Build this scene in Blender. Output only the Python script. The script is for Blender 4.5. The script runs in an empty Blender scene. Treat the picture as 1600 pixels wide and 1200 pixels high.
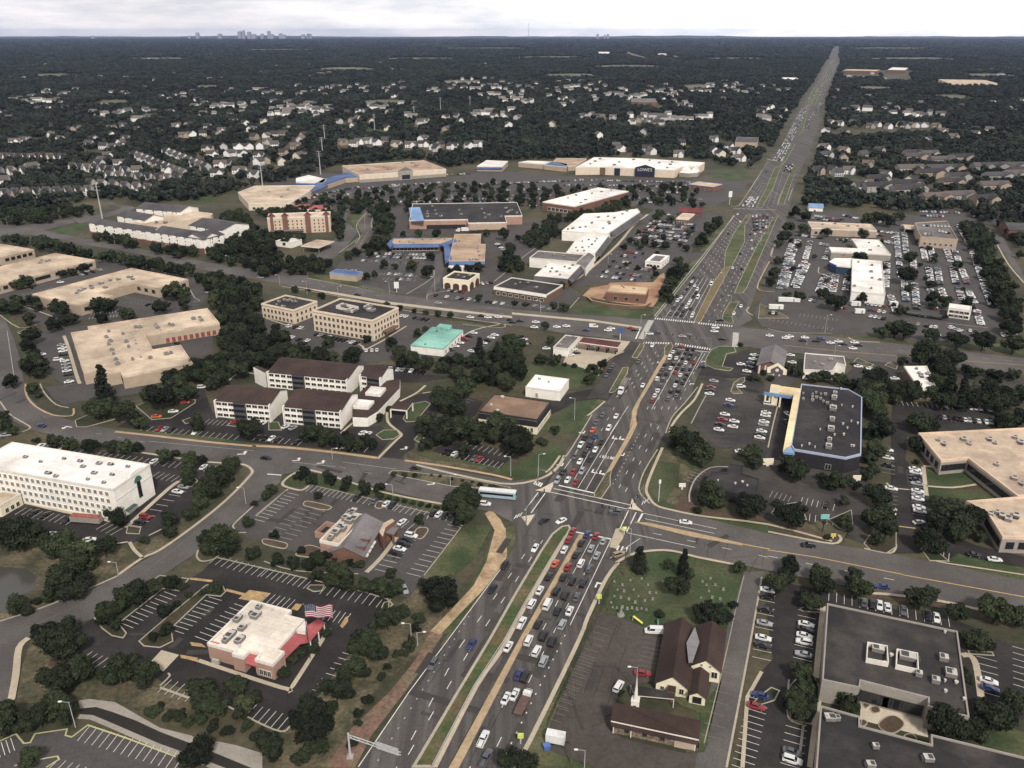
import bpy, bmesh, math, random
from mathutils import Vector, Matrix
random.seed(7)
R = math.radians
scene = bpy.context.scene
COL = scene.collection
# ---------------------------------------------------------------- camera model (photo pixels 1600x1200 -> world metres)
F, HOR, H = 1290.0, 50.0, 165.0
PITCH = math.atan((600 - HOR) / F)
CP, SP = math.cos(PITCH), math.sin(PITCH)
def U(x, y, z=0.0):
    a = (x - 800) / F; b = (600 - y) / F
    dy = CP + b * SP; dz = -SP + b * CP
    t = (z - H) / dz
    return (a * t, dy * t, z)
def proj(p):
    x, y, z = p[0], p[1], p[2] - H
    d = y * CP - z * SP; u = y * SP + z * CP
    return (800 + F * x / d, 600 - F * u / d)
def ps(s):
    return [tuple(float(v) for v in w.split(',')) for w in s.split()]
def q(ox, oy, k, s):
    return [(ox + x / k, oy + y / k) for x, y in ps(s)]
def W(pts, z=0.0):
    return [Vector(U(x, y, z)) for x, y in pts]
RAZ = R(20.5)                                    # highway bearing
RD = Vector((math.sin(RAZ), math.cos(RAZ), 0)); RN = Vector((math.cos(RAZ), -math.sin(RAZ), 0))

cam_d = bpy.data.cameras.new('camera'); cam = bpy.data.objects.new('camera', cam_d); COL.objects.link(cam)
cam.location = (0, 0, H); cam.rotation_euler = (math.pi / 2 - PITCH, 0, 0)
cam_d.sensor_width = 36; cam_d.lens = 36 * F / 1600; cam_d.clip_start = 1; cam_d.clip_end = 200000
scene.camera = cam

# ---------------------------------------------------------------- materials
def lin(r, g, b):
    f = lambda v: ((v / 255 + .055) / 1.055) ** 2.4 if v > 10 else v / 255 / 12.92
    c = (f(r), f(g), f(b)); l = .25 * c[0] + .65 * c[1] + .1 * c[2]
    return tuple(l + (v - l) * .86 for v in c)
MATS = {}
def node(nt, typ, **kw):
    n = nt.nodes.new(typ)
    for k, v in kw.items():
        if k.startswith('i_'):
            n.inputs[k[2:]].default_value = v
        else:
            setattr(n, k, v)
    return n
def mat(name, rgb, var=.12, scale=.06, fine=.10, fscale=1.3, rough=.85, spec=.25, tint=None, tvar=.0, stretch=None, metal=0.0, seam=None):
    """procedural surface: base colour broken up by a broad and a fine noise in world space"""
    if name in MATS: return MATS[name]
    m = bpy.data.materials.new(name); m.use_nodes = True; nt = m.node_tree
    b = nt.nodes['Principled BSDF']
    b.inputs['Roughness'].default_value = rough
    b.inputs['Specular IOR Level'].default_value = spec
    b.inputs['Metallic'].default_value = metal
    geo = node(nt, 'ShaderNodeNewGeometry')
    vec = geo.outputs['Position']
    if stretch:
        mp = node(nt, 'ShaderNodeMapping'); mp.inputs['Rotation'].default_value = (0, 0, stretch[0]); mp.inputs['Scale'].default_value = (stretch[1], stretch[2], 1)
        nt.links.new(vec, mp.inputs['Vector']); vec = mp.outputs['Vector']
    n1 = node(nt, 'ShaderNodeTexNoise', i_Scale=scale, i_Detail=5.0, i_Roughness=.6); nt.links.new(vec, n1.inputs['Vector'])
    n2 = node(nt, 'ShaderNodeTexNoise', i_Scale=fscale, i_Detail=3.0); nt.links.new(geo.outputs['Position'], n2.inputs['Vector'])
    def rng(n, v):
        r = node(nt, 'ShaderNodeMapRange'); r.inputs['From Min'].default_value = .3; r.inputs['From Max'].default_value = .7
        r.inputs['To Min'].default_value = 1 - v; r.inputs['To Max'].default_value = 1 + v
        nt.links.new(n.outputs['Fac'], r.inputs['Value']); return r.outputs['Result']
    mul = node(nt, 'ShaderNodeMath', operation='MULTIPLY'); nt.links.new(rng(n1, var), mul.inputs[0]); nt.links.new(rng(n2, fine), mul.inputs[1])
    col = lin(*rgb)
    if seam:
        bt = node(nt, 'ShaderNodeTexBrick', i_Scale=1.0); bt.inputs['Mortar Size'].default_value = seam[2]; bt.inputs['Brick Width'].default_value = seam[0]; bt.inputs['Row Height'].default_value = seam[1]; bt.inputs['Color1'].default_value = (1, 1, 1, 1); bt.inputs['Color2'].default_value = (.9, .9, .9, 1); bt.inputs['Mortar'].default_value = (.72, .72, .72, 1)
        mp2 = node(nt, 'ShaderNodeMapping'); mp2.inputs['Rotation'].default_value = (0, 0, RAZ); nt.links.new(geo.outputs['Position'], mp2.inputs['Vector']); nt.links.new(mp2.outputs['Vector'], bt.inputs['Vector'])
        mm = node(nt, 'ShaderNodeMath', operation='MULTIPLY'); nt.links.new(mul.outputs[0], mm.inputs[0]); nt.links.new(bt.outputs['Color'], mm.inputs[1]); mul = mm
    vm = node(nt, 'ShaderNodeVectorMath', operation='SCALE'); nt.links.new(mul.outputs[0], vm.inputs['Scale'])
    if tint:
        n3 = node(nt, 'ShaderNodeTexNoise', i_Scale=tvar, i_Detail=4.0, i_Roughness=.65); nt.links.new(vec, n3.inputs['Vector'])
        mr = node(nt, 'ShaderNodeMapRange'); mr.inputs['From Min'].default_value = .42; mr.inputs['From Max'].default_value = .62
        nt.links.new(n3.outputs['Fac'], mr.inputs['Value'])
        mx = node(nt, 'ShaderNodeMix', data_type='RGBA'); mx.inputs[6].default_value = (*col, 1); mx.inputs[7].default_value = (*lin(*tint), 1)
        nt.links.new(mr.outputs['Result'], mx.inputs[0]); nt.links.new(mx.outputs[2], vm.inputs[0])
    else:
        vm.inputs[0].default_value = col
    nt.links.new(vm.outputs['Vector'], b.inputs['Base Color'])
    MATS[name] = m
    return m
def leafmat(name, rgb, rgb2, iv=.25):
    if name in MATS: return MATS[name]
    m = bpy.data.materials.new(name); m.use_nodes = True; nt = m.node_tree
    b = nt.nodes['Principled BSDF']; b.inputs['Roughness'].default_value = .75; b.inputs['Specular IOR Level'].default_value = .2
    geo = node(nt, 'ShaderNodeNewGeometry'); oi = node(nt, 'ShaderNodeObjectInfo')
    mx = node(nt, 'ShaderNodeMix', data_type='RGBA'); mx.inputs[6].default_value = (*lin(*rgb), 1); mx.inputs[7].default_value = (*lin(*rgb2), 1)
    nt.links.new(oi.outputs['Random'], mx.inputs[0])
    r = node(nt, 'ShaderNodeMapRange'); r.inputs['To Min'].default_value = 1 - iv; r.inputs['To Max'].default_value = 1 + iv
    nt.links.new(geo.outputs['Random Per Island'], r.inputs['Value'])
    st_ = node(nt, 'ShaderNodeTexNoise', i_Scale=.0035, i_Detail=7.0, i_Roughness=.72); nt.links.new(geo.outputs['Position'], st_.inputs['Vector'])
    sr = node(nt, 'ShaderNodeMapRange'); sr.inputs['From Min'].default_value = .35; sr.inputs['From Max'].default_value = .65; sr.inputs['To Min'].default_value = .62; sr.inputs['To Max'].default_value = 1.42; nt.links.new(st_.outputs['Fac'], sr.inputs['Value'])
    mm = node(nt, 'ShaderNodeMath', operation='MULTIPLY'); nt.links.new(r.outputs['Result'], mm.inputs[0]); nt.links.new(sr.outputs['Result'], mm.inputs[1])
    vm = node(nt, 'ShaderNodeVectorMath', operation='SCALE'); nt.links.new(mx.outputs[2], vm.inputs[0]); nt.links.new(mm.outputs[0], vm.inputs['Scale'])
    nt.links.new(vm.outputs['Vector'], b.inputs['Base Color'])
    MATS[name] = m
    return m
def paintmat():
    m = bpy.data.materials.new('car_paint'); m.use_nodes = True; nt = m.node_tree
    b = nt.nodes['Principled BSDF']; b.inputs['Roughness'].default_value = .32; b.inputs['Specular IOR Level'].default_value = .5
    b.inputs['Coat Weight'].default_value = .35; b.inputs['Coat Roughness'].default_value = .12
    oi = node(nt, 'ShaderNodeObjectInfo'); geo = node(nt, 'ShaderNodeNewGeometry')
    n = node(nt, 'ShaderNodeTexNoise', i_Scale=1.5, i_Detail=2.0); nt.links.new(geo.outputs['Position'], n.inputs['Vector'])
    r = node(nt, 'ShaderNodeMapRange'); r.inputs['To Min'].default_value = .85; r.inputs['To Max'].default_value = 1.1; nt.links.new(n.outputs['Fac'], r.inputs['Value'])
    vm = node(nt, 'ShaderNodeVectorMath', operation='SCALE'); nt.links.new(oi.outputs['Color'], vm.inputs[0]); nt.links.new(r.outputs['Result'], vm.inputs['Scale'])
    nt.links.new(vm.outputs['Vector'], b.inputs['Base Color']); return m

# ---------------------------------------------------------------- mesh collector
class MB:
    def __init__(s): s.v = []; s.f = []; s.m = []; s.mats = []
    def mi(s, m):
        if m not in s.mats: s.mats.append(m)
        return s.mats.index(m)
    def add(s, vs, fs, m):
        o = len(s.v); s.v += [tuple(p) for p in vs]; k = s.mi(m)
        for f in fs: s.f.append([i + o for i in f]); s.m.append(k)
    def poly(s, pts, m): s.add(pts, [list(range(len(pts)))], m)
    def prism(s, pts, z0, z1, m, top=None, bottom=False):
        """vertical prism on the plan outline pts"""
        n = len(pts)
        a = sum(pts[i][0] * pts[(i + 1) % n][1] - pts[(i + 1) % n][0] * pts[i][1] for i in range(n))
        if a < 0: pts = pts[::-1]
        vs = [(p[0], p[1], z0) for p in pts] + [(p[0], p[1], z1) for p in pts]
        s.add(vs, [[i, (i + 1) % n, n + (i + 1) % n, n + i] for i in range(n)], m)
        s.add([(p[0], p[1], z1) for p in pts], [list(range(n))], top or m)
    def box(s, c, sx, sy, sz, m, rz=0.0, top=None):
        ca, sa = math.cos(rz), math.sin(rz)
        pts = [(c[0] + ca * x - sa * y, c[1] + sa * x + ca * y) for x, y in ((-sx / 2, -sy / 2), (sx / 2, -sy / 2), (sx / 2, sy / 2), (-sx / 2, sy / 2))]
        s.prism(pts, c[2], c[2] + sz, m, top)
        s.add([(p[0], p[1], c[2]) for p in pts][::-1], [[0, 1, 2, 3]], m)
    def tube(s, a, b, r0, r1, m, n=6):
        a = Vector(a); b = Vector(b); d = (b - a).normalized()
        u = d.orthogonal().normalized(); w = d.cross(u)
        vs = [a + (u * math.cos(2 * math.pi * i / n) + w * math.sin(2 * math.pi * i / n)) * r0 for i in range(n)] + \
             [b + (u * math.cos(2 * math.pi * i / n) + w * math.sin(2 * math.pi * i / n)) * r1 for i in range(n)]
        s.add(vs, [[i, (i + 1) % n, n + (i + 1) % n, n + i] for i in range(n)] + [list(range(n))[::-1], list(range(n, 2 * n))], m)
    def ribbon(s, pts, w, m, z=None, off=0.0):
        """flat strip of width w along a polyline of world points"""
        L = offs(pts, off + w / 2); Rr = offs(pts, off - w / 2)
        for i in range(len(pts) - 1):
            s.poly([(Rr[i][0], Rr[i][1], z if z is not None else pts[i][2]), (Rr[i + 1][0], Rr[i + 1][1], z if z is not None else pts[i][2]),
                    (L[i + 1][0], L[i + 1][1], z if z is not None else pts[i][2]), (L[i][0], L[i][1], z if z is not None else pts[i][2])], m)
    def curb(s, pts, w, h, m, closed=False, z0=0.0):
        if closed: pts = list(pts) + [pts[0]]
        A = offs(pts, w / 2, closed); B = offs(pts, -w / 2, closed)
        for i in range(len(pts) - 1):
            a0, a1, b0, b1 = A[i], A[i + 1], B[i], B[i + 1]
            T = lambda p, z: (p[0], p[1], z)
            s.add([T(b0, z0), T(b1, z0), T(a1, z0), T(a0, z0), T(b0, h), T(b1, h), T(a1, h), T(a0, h)],
                  [[4, 5, 6, 7], [0, 1, 5, 4], [2, 3, 7, 6]], m)
    def build(s, name, parent=None, smooth=False, loc=None):
        me = bpy.data.meshes.new(name); vs = s.v
        if loc is not None: vs = [(p[0] - loc[0], p[1] - loc[1], p[2] - loc[2]) for p in vs]
        me.from_pydata(vs, [], s.f)
        for m in s.mats: me.materials.append(m)
        me.polygons.foreach_set('material_index', s.m)
        if smooth: me.polygons.foreach_set('use_smooth', [True] * len(s.f))
        me.update()
        o = bpy.data.objects.new(name, me); COL.objects.link(o)
        if loc is not None: o.location = loc
        if parent is not None: o.parent = parent
        return o
def offs(pts, d, closed=False):
    out = []; n = len(pts)
    for i, p in enumerate(pts):
        if closed and i in (0, n - 1):
            a = pts[n - 2]; c = pts[1]; p = pts[0]
        else:
            a = pts[i - 1] if i else None; c = pts[i + 1] if i < n - 1 else None
        def nr(u, v):
            t = Vector((v[0] - u[0], v[1] - u[1])); t = t.normalized() if t.length > 1e-6 else Vector((1, 0)); return Vector((-t.y, t.x))
        if a is None: nn = nr(p, c)
        elif c is None: nn = nr(a, p)
        else:
            n1 = nr(a, p); n2 = nr(p, c); nn = n1 + n2
            nn = nn / max(.35, nn.length_squared / 2) if nn.length > .1 else n1
        out.append((p[0] + nn.x * d, p[1] + nn.y * d))
    return out
def smooth(pts, k=4, closed=False):
    """Catmull-Rom through the points"""
    P = [Vector(p) for p in pts]; n = len(P); out = []
    g = (lambda i: P[i % n]) if closed else (lambda i: P[max(0, min(n - 1, i))])
    for i in range(n if closed else n - 1):
        a, b, c, d = g(i - 1), g(i), g(i + 1), g(i + 2)
        for j in range(k):
            t = j / k
            out.append(.5 * ((2 * b) + (c - a) * t + (2 * a - 5 * b + 4 * c - d) * t * t + (3 * b - a - 3 * c + d) * t ** 3))
    if not closed: out.append(P[-1])
    return out
def ortho(pts):
    """square up a plan outline traced from the photo: edges become parallel / perpendicular to the longest"""
    n = len(pts); P = [Vector((p[0], p[1])) for p in pts]
    e = max(range(n), key=lambda i: (P[(i + 1) % n] - P[i]).length)
    # length-weighted dominant angle mod 90
    sx = sy = 0
    for i in range(n):
        d = P[(i + 1) % n] - P[i]; a = math.atan2(d.y, d.x) * 4; sx += d.length * math.cos(a); sy += d.length * math.sin(a)
    a = math.atan2(sy, sx) / 4
    ca, sa = math.cos(a), math.sin(a)
    Lc = [[p.x * ca + p.y * sa, -p.x * sa + p.y * ca] for p in P]
    kind = []
    for i in range(n):
        x0, y0 = Lc[i]; x1, y1 = Lc[(i + 1) % n]
        an = abs(math.degrees(math.atan2(y1 - y0, x1 - x0))) % 180
        kind.append('H' if an < 32 or an > 148 else ('V' if 58 < an < 122 else 'D'))
    for ax, k in ((1, 'H'), (0, 'V')):
        par = list(range(n))
        def fd(i):
            while par[i] != i: i = par[i]
            return i
        for i in range(n):
            if kind[i] == k: par[fd(i)] = fd((i + 1) % n)
        g = {}
        for i in range(n): g.setdefault(fd(i), []).append(i)
        for idx in g.values():
            mval = sum(Lc[i][ax] for i in idx) / len(idx)
            for i in idx: Lc[i][ax] = mval
    return [(x * ca - y * sa, x * sa + y * ca) for x, y in Lc]
def inpoly(p, poly):
    x, y = p[0], p[1]; c = False; n = len(poly); j = n - 1
    for i in range(n):
        xi, yi = poly[i][0], poly[i][1]; xj, yj = poly[j][0], poly[j][1]
        if (yi > y) != (yj > y) and x < (xj - xi) * (y - yi) / (yj - yi) + xi: c = not c
        j = i
    return c
# ---------------------------------------------------------------- object bookkeeping
def tag(o, label=None, cat=None, group=None, kind=None):
    if label: o['label'] = label
    if cat: o['category'] = cat
    if group: o['group'] = group
    if kind: o['kind'] = kind
    return o
def empty(name, loc, label, cat, group=None, rz=0.0):
    o = bpy.data.objects.new(name, None); COL.objects.link(o); o.location = loc; o.rotation_euler = (0, 0, rz); o.empty_display_size = .5
    return tag(o, label, cat, group)
def link(name, me, parent, loc=(0, 0, 0), rz=0.0, color=None):
    o = bpy.data.objects.new(name, me); COL.objects.link(o); o.parent = parent; o.location = loc; o.rotation_euler = (0, 0, rz)
    if color: o.color = color
    return o
ONES = ['', 'first', 'second', 'third', 'fourth', 'fifth', 'sixth', 'seventh', 'eighth', 'ninth', 'tenth', 'eleventh', 'twelfth', 'thirteenth', 'fourteenth',
        'fifteenth', 'sixteenth', 'seventeenth', 'eighteenth', 'nineteenth']
def ordw(k):
    if k < 20: return ONES[k]
    t = {2: 'twent', 3: 'thirt', 4: 'fort', 5: 'fift', 6: 'sixt', 7: 'sevent', 8: 'eight', 9: 'ninet'}[min(9, k // 10)]
    return t + 'ieth' if k % 10 == 0 else t + 'y-' + ONES[k % 10]

# ---------------------------------------------------------------- light, sky, air
SUN_AZ, SUN_EL = R(163), R(45)                    # bearing clockwise from +Y, height
sd = bpy.data.lights.new('sun', 'SUN'); sun = bpy.data.objects.new('sun', sd); COL.objects.link(sun)
sd.energy = 2.9; sd.angle = R(7); sd.color = (1, .95, .88)
sdir = Vector((math.sin(SUN_AZ) * math.cos(SUN_EL), math.cos(SUN_AZ) * math.cos(SUN_EL), math.sin(SUN_EL)))
sun.rotation_euler = sdir.to_track_quat('Z', 'Y').to_euler()
world = bpy.data.worlds.new('World'); scene.world = world; world.use_nodes = True
nt = world.node_tree; bg = nt.nodes['Background']; bg.inputs['Strength'].default_value = .1
sky = node(nt, 'ShaderNodeTexSky', sky_type='NISHITA', sun_disc=False, sun_elevation=SUN_EL, sun_rotation=SUN_AZ)
sky.altitude = 165; sky.air_density = 1; sky.dust_density = 2
tc = node(nt, 'ShaderNodeTexCoord')
sep = node(nt, 'ShaderNodeSeparateXYZ'); nt.links.new(tc.outputs['Generated'], sep.inputs[0])
mp = node(nt, 'ShaderNodeMapping'); mp.inputs['Scale'].default_value = (1, 1, 6); nt.links.new(tc.outputs['Generated'], mp.inputs['Vector'])
cn = node(nt, 'ShaderNodeTexNoise', i_Scale=7.0, i_Detail=8.0, i_Roughness=.6); nt.links.new(mp.outputs['Vector'], cn.inputs['Vector'])
# brightness of the cloud deck: glow round the veiled sun
dt = node(nt, 'ShaderNodeVectorMath', operation='DOT_PRODUCT'); dt.inputs[1].default_value = (math.sin(R(42)), math.cos(R(42)), .12)
nt.links.new(tc.outputs['Generated'], dt.inputs[0])
gr = node(nt, 'ShaderNodeValToRGB'); e = gr.color_ramp.elements
e[0].position = .0; e[0].color = (.80, .80, .83, 1); e[1].position = 1.0; e[1].color = (1.15, 1.15, 1.15, 1)
for p_, c_ in ((.45, (.64, .64, .67, 1)), (.70, (.78, .78, .80, 1)), (.80, (.92, .92, .95, 1)), (.92, (1.2, 1.2, 1.2, 1))):
    k_ = gr.color_ramp.elements.new(p_); k_.color = c_
nt.links.new(dt.outputs['Value'], gr.inputs['Fac'])
cr = node(nt, 'ShaderNodeValToRGB'); e = cr.color_ramp.elements
e[0].position = .40; e[0].color = (.88, .89, .92, 1); e[1].position = .64; e[1].color = (1.30, 1.22, 1.17, 1)
nt.links.new(cn.outputs['Fac'], cr.inputs['Fac'])
m1 = node(nt, 'ShaderNodeMix', data_type='RGBA', blend_type='MULTIPLY'); m1.inputs[0].default_value = 1
nt.links.new(gr.outputs['Color'], m1.inputs[6]); nt.links.new(cr.outputs['Color'], m1.inputs[7])
# sky dimmed from the horizon up, to lower the fill from overhead
zr = node(nt, 'ShaderNodeMapRange'); zr.inputs['From Min'].default_value = .08; zr.inputs['From Max'].default_value = .7; zr.inputs['To Min'].default_value = 11.4; zr.inputs['To Max'].default_value = 5.6
nt.links.new(sep.outputs['Z'], zr.inputs['Value'])
sc_ = node(nt, 'ShaderNodeVectorMath', operation='SCALE'); nt.links.new(m1.outputs[2], sc_.inputs[0]); nt.links.new(zr.outputs['Result'], sc_.inputs['Scale'])
m2 = node(nt, 'ShaderNodeMix', data_type='RGBA'); m2.inputs[0].default_value = .9
nt.links.new(sky.outputs['Color'], m2.inputs[6]); nt.links.new(sc_.outputs['Vector'], m2.inputs[7])
nt.links.new(m2.outputs[2], bg.inputs['Color'])
scene.view_settings.view_transform = 'Standard'; scene.view_settings.look = 'None'; scene.view_settings.exposure = .27; scene.view_settings.gamma = 1
scene.cycles.max_bounces = 5; scene.cycles.diffuse_bounces = 2; scene.cycles.glossy_bounces = 2; scene.cycles.transparent_max_bounces = 4; scene.cycles.volume_bounces = 0
HZ = MB()
hm = bpy.data.materials.new('haze_air'); hm.use_nodes = True; nt = hm.node_tree; nt.nodes.remove(nt.nodes['Principled BSDF'])
pv = node(nt, 'ShaderNodeVolumePrincipled'); pv.inputs['Density'].default_value = 1.7e-5; pv.inputs['Color'].default_value = (.50, .64, 1.0, 1); pv.inputs['Anisotropy'].default_value = .2
nt.links.new(pv.outputs['Volume'], nt.nodes['Material Output'].inputs['Volume'])
HZ.box((0, 17000, -3), 60000, 38000, 262, hm)
tag(HZ.build('haze'), kind='stuff')
# ================================================================ GROUND, ROADS, LOTS
T = lambda i, j, s: q(400 * i, 300 * j, 4, s)
M1 = lambda s: q(640, 1000, 6, s); M2 = lambda s: q(740, 820, 6, s); M3 = lambda s: q(820, 650, 6, s)
M4 = lambda s: q(900, 480, 6, s); M5 = lambda s: q(1000, 320, 6, s); M6 = lambda s: q(1100, 180, 6, s)
STR = (RAZ, .35, .012)
g_soil = mat('ground_soil_grass', (60, 62, 44), .30, .012, .22, .5, tint=(84, 76, 56), tvar=.02)
g_grass = mat('verge_grass', (60, 74, 40), .3, .05, .25, 1.0, tint=(86, 84, 56), tvar=.05)
g_lawn = mat('mown_lawn', (54, 70, 38), .3, .05, .25, 1.0, tint=(78, 80, 52), tvar=.04)
g_dark = mat('dark_turf', (44, 54, 34), .25, .06, .25, 1.2, tint=(70, 62, 46), tvar=.05)  # naturally dark green turf mottled with brown, for planting islands and hedge strip
g_dry = mat('dry_grass', (98, 88, 66), .35, .08, .35, .9, tint=(64, 66, 46), tvar=.11)
g_red = mat('red_clay', (122, 92, 78), .25, .2, .3, .9, tint=(104, 92, 70), tvar=.16)
g_tan = mat('graded_dirt', (180, 152, 114), .18, .15, .2, .8, tint=(150, 126, 94), tvar=.14)
g_brown = mat('bare_orange_soil', (150, 108, 78), .2, .06, .2, .6, tint=(172, 138, 104), tvar=.05)
a_road = mat('road_asphalt', (84, 79, 76), .16, .04, .14, 1.5, tint=(98, 93, 89), tvar=.03)
a_hwy = mat('highway_asphalt', (74, 70, 67), .24, .4, .14, 1.5, tint=(92, 87, 83), tvar=.3, stretch=(RAZ, 1.0, .03))
a_lot = mat('worn_lot_asphalt', (82, 78, 75), .18, .05, .14, 1.0, tint=(68, 64, 62), tvar=.05)
a_new = mat('fresh_sealed_asphalt', (43, 40, 40), .18, .05, .16, 1.0, tint=(54, 50, 48), tvar=.05)
a_mid = mat('aged_dark_asphalt', (58, 54, 52), .18, .05, .14, 1.0, tint=(70, 65, 61), tvar=.05)
a_old = mat('old_brown_asphalt', (78, 71, 65), .16, .06, .14, .8, tint=(64, 58, 53), tvar=.04)
c_tan = mat('tan_concrete', (176, 162, 138), .12, .15, .1, 1.5)
c_curb = mat('curb_concrete', (164, 154, 134), .12, .2, .1, 1.5)
c_pale = mat('pale_concrete', (196, 182, 158), .1, .2, .1, 1.5)
c_grey = mat('grey_concrete', (150, 142, 130), .12, .2, .1, 1.5)
c_buff = mat('worn_yellow_separator', (168, 144, 108), .14, .2, .14, 1.0)
w_white = mat('white_road_paint', (214, 210, 200), .12, .4, .14, 2.0)
w_fade = mat('faded_white_paint', (170, 166, 158), .14, .4, .16, 2.0)
w_ghost = mat('worn_stall_paint', (116, 109, 103), .14, .4, .16, 2.0)
w_yel = mat('yellow_road_paint', (192, 156, 92), .12, .4, .14, 2.0)
w_blue = mat('blue_stall_paint', (70, 110, 170), .1)
water = mat('pond_surface', (74, 72, 66), .05, .02, .03, .2, rough=.12, spec=.5)
ditch = mat('wet_channel_bed', (46, 42, 38), .2, .1, .2, 1.0, rough=.5)

def sheet(name, polys, m, z, kind='structure'):
    b = MB()
    for i, p in enumerate(polys): b.poly([(v[0], v[1], z + .001 * i) for v in W(p)], m)
    return tag(b.build(name), kind=kind)
gb = MB(); g_far = mat('far_wooded_land', (38, 46, 38), .35, .0006, .2, .004, tint=(60, 66, 54), tvar=.0012)
gb.poly([(-28000, 6000, .05), (28000, 6000, .05), (28000, 34000, .05), (-28000, 34000, .05)], g_far)
gb.poly([(-28000, -300, 0), (28000, -300, 0), (28000, 34000, 0), (-28000, 34000, 0)], g_soil)
tag(gb.build('ground'), kind='structure')

hb = MB(); rr_ = random.Random(4); N_ = 160; pr = [22 + 26 * math.sin(i * .21) * math.sin(i * .067 + 1) + rr_.uniform(0, 16) for i in range(N_ + 1)]
for i in range(N_):
    x0, x1 = -26000 + 52000 * i / N_, -26000 + 52000 * (i + 1) / N_; a, b_ = max(2, pr[i]), max(2, pr[i + 1])
    hb.add([(x0, 29500, 0), (x1, 29500, 0), (x1, 31000, b_), (x0, 31000, a), (x1, 33000, 0), (x0, 33000, 0)], [[0, 1, 2, 3], [3, 2, 4, 5]], g_far)
tag(hb.build('hills'), kind='structure')
FIELDS = []
for cx, cy, w_, h_ in ((90, 118, 40, 3), (250, 92, 60, 2), (330, 136, 26, 3), (540, 108, 50, 3), (660, 92, 70, 2), (720, 128, 34, 3), (890, 118, 46, 3), (980, 104, 60, 2.4), (1090, 136, 30, 4), (1150, 92, 60, 2), (1420, 92, 80, 2.2), (1540, 118, 44, 3), (1360, 138, 30, 3), (180, 160, 24, 4), (600, 160, 30, 4), (860, 90, 60, 2), (1480, 152, 34, 4), (440, 78, 80, 1.4), (1380, 76, 90, 1.6), (760, 76, 90, 1.4)):
    FIELDS.append([(cx + w_ * math.cos(t) * (1 + .2 * math.sin(3 * t + cx)), cy + h_ * math.sin(t)) for t in [2 * math.pi * k / 14 for k in range(14)]])
sheet('field', FIELDS, mat('pale_far_field', (104, 102, 82), .3, .006, .2, .05, tint=(84, 86, 66), tvar=.004), .1)
# ---- grass and bare ground areas
sheet('lawn', [
    T(2,3,'560,210 600,0 850,-160 1180,-120 1450,-20 1380,350 1320,330 940,330 830,330'),
    T(2,2,'820,700 880,480 940,410 1010,420 1200,490 1150,560 1100,700 1170,790 1600,850 1600,930 1000,800 860,750'),
    T(2,2,'10,520 140,440 180,380 300,385 340,420 290,490 180,575 0,600 -200,560 -600,430 -480,420 0,540'),
    T(2,2,'170,270 240,180 400,110 500,100 590,110 400,320 250,310'),
    T(2,1,'0,1080 320,1060 560,1100 520,1190 360,1240 0,1200 -200,1150'),
    T(2,1,'390,740 440,680 830,720 850,790 640,795 400,765'),
    T(2,1,'1220,1090 1260,990 1390,965 1450,990 1320,1030 1300,1090'),
    T(3,2,'980,530 1200,530 1300,620 1180,645 1000,640'), T(3,2,'1000,665 1180,660 1330,665 1440,710 1150,725 1010,720'),
    T(2,0,'1250,1110 1330,1045 1480,1060 1460,1110 1380,1130'), T(1,0,'650,830 700,805 800,810 820,835 700,845'), T(1,0,'860,790 900,765 940,780 900,800'),
    T(0,1,'270,250 350,220 560,190 480,280'), T(0,1,'1140,70 1240,35 1340,20 1340,60 1200,90'),
    T(2,1,'0,250 100,240 180,190 230,190 200,240 60,290'),
    T(1,2,'620,-40 720,-40 700,20 560,40'), T(1,2,'540,70 600,20 690,-10 740,-5 700,40 600,70'),
], g_lawn, .02)
sheet('verge', [
    T(2,0,'1540,1130 1600,1060 1600,1200 1480,1330 1440,1300'),
    T(2,0,'650,640 900,650 1000,670 850,690 700,660'),
    M5('560,440 700,250 870,110 880,120 640,440 420,720 150,1050 60,1040 330,780 520,480'),
    M4('20,1190 170,980 300,875 210,860 90,1010 -60,1190'),
    M2('380,0 400,130 250,410 85,640 0,740 -200,1060 -400,1199 -420,1000 -100,700 60,400 200,60'),
    T(1,2,'1280,900 1440,880 1470,900 1360,1100 1240,1200 1060,1200 1100,1120'),
    T(1,2,'920,470 950,430 1100,470 1530,525 1580,480 1600,590 1480,560 1200,510 980,470'),
    T(1,2,'270,560 420,570 800,660 1170,760 1240,840 1190,830 800,730 330,630'),
    T(1,2,'200,640 190,600 250,560 330,600 290,640'),
    T(0,2,'720,290 740,270 900,280 1450,330 1600,350 1600,385 1000,320'),
    T(2,3,'1090,1090 1200,600 1300,640 1340,450 1380,350 1400,350 1200,1110'),
    T(2,3,'210,1080 540,1200 100,1200 100,1050'), T(2,3,'0,1100 100,1050 560,230 610,40 640,40 560,240 350,650 230,960 200,1060 100,1100'),
    T(3,3,'-140,760 40,590 90,640 60,780 -120,850'), T(3,3,'1180,1110 1500,940 1600,980 1600,1130'),
    T(3,2,'1010,1100 1180,1060 1600,1150 1600,1240 1250,1150'),
    T(3,1,'650,870 900,930 1450,950 1600,980 1600,1020 1100,960 700,920 540,910'),
    T(1,1,'330,520 440,520 640,560 860,640 850,650 640,590 350,550'), T(1,1,'1110,670 1600,720 1600,740 1100,690'),
    T(1,1,'590,175 620,110 720,95 760,110 650,160 620,230'), T(1,1,'1100,800 1290,810 1530,840 1500,860 1200,850'),
    T(0,2,'40,310 0,170 0,240 90,290 190,280 160,300'), T(0,1,'130,830 0,740 0,780 110,850'),
    T(0,1,'110,880 180,850 260,870 240,900 190,920 200,1010 290,1110 450,1190 360,1190 160,1060 130,960'),
], g_grass, .04)
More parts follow.
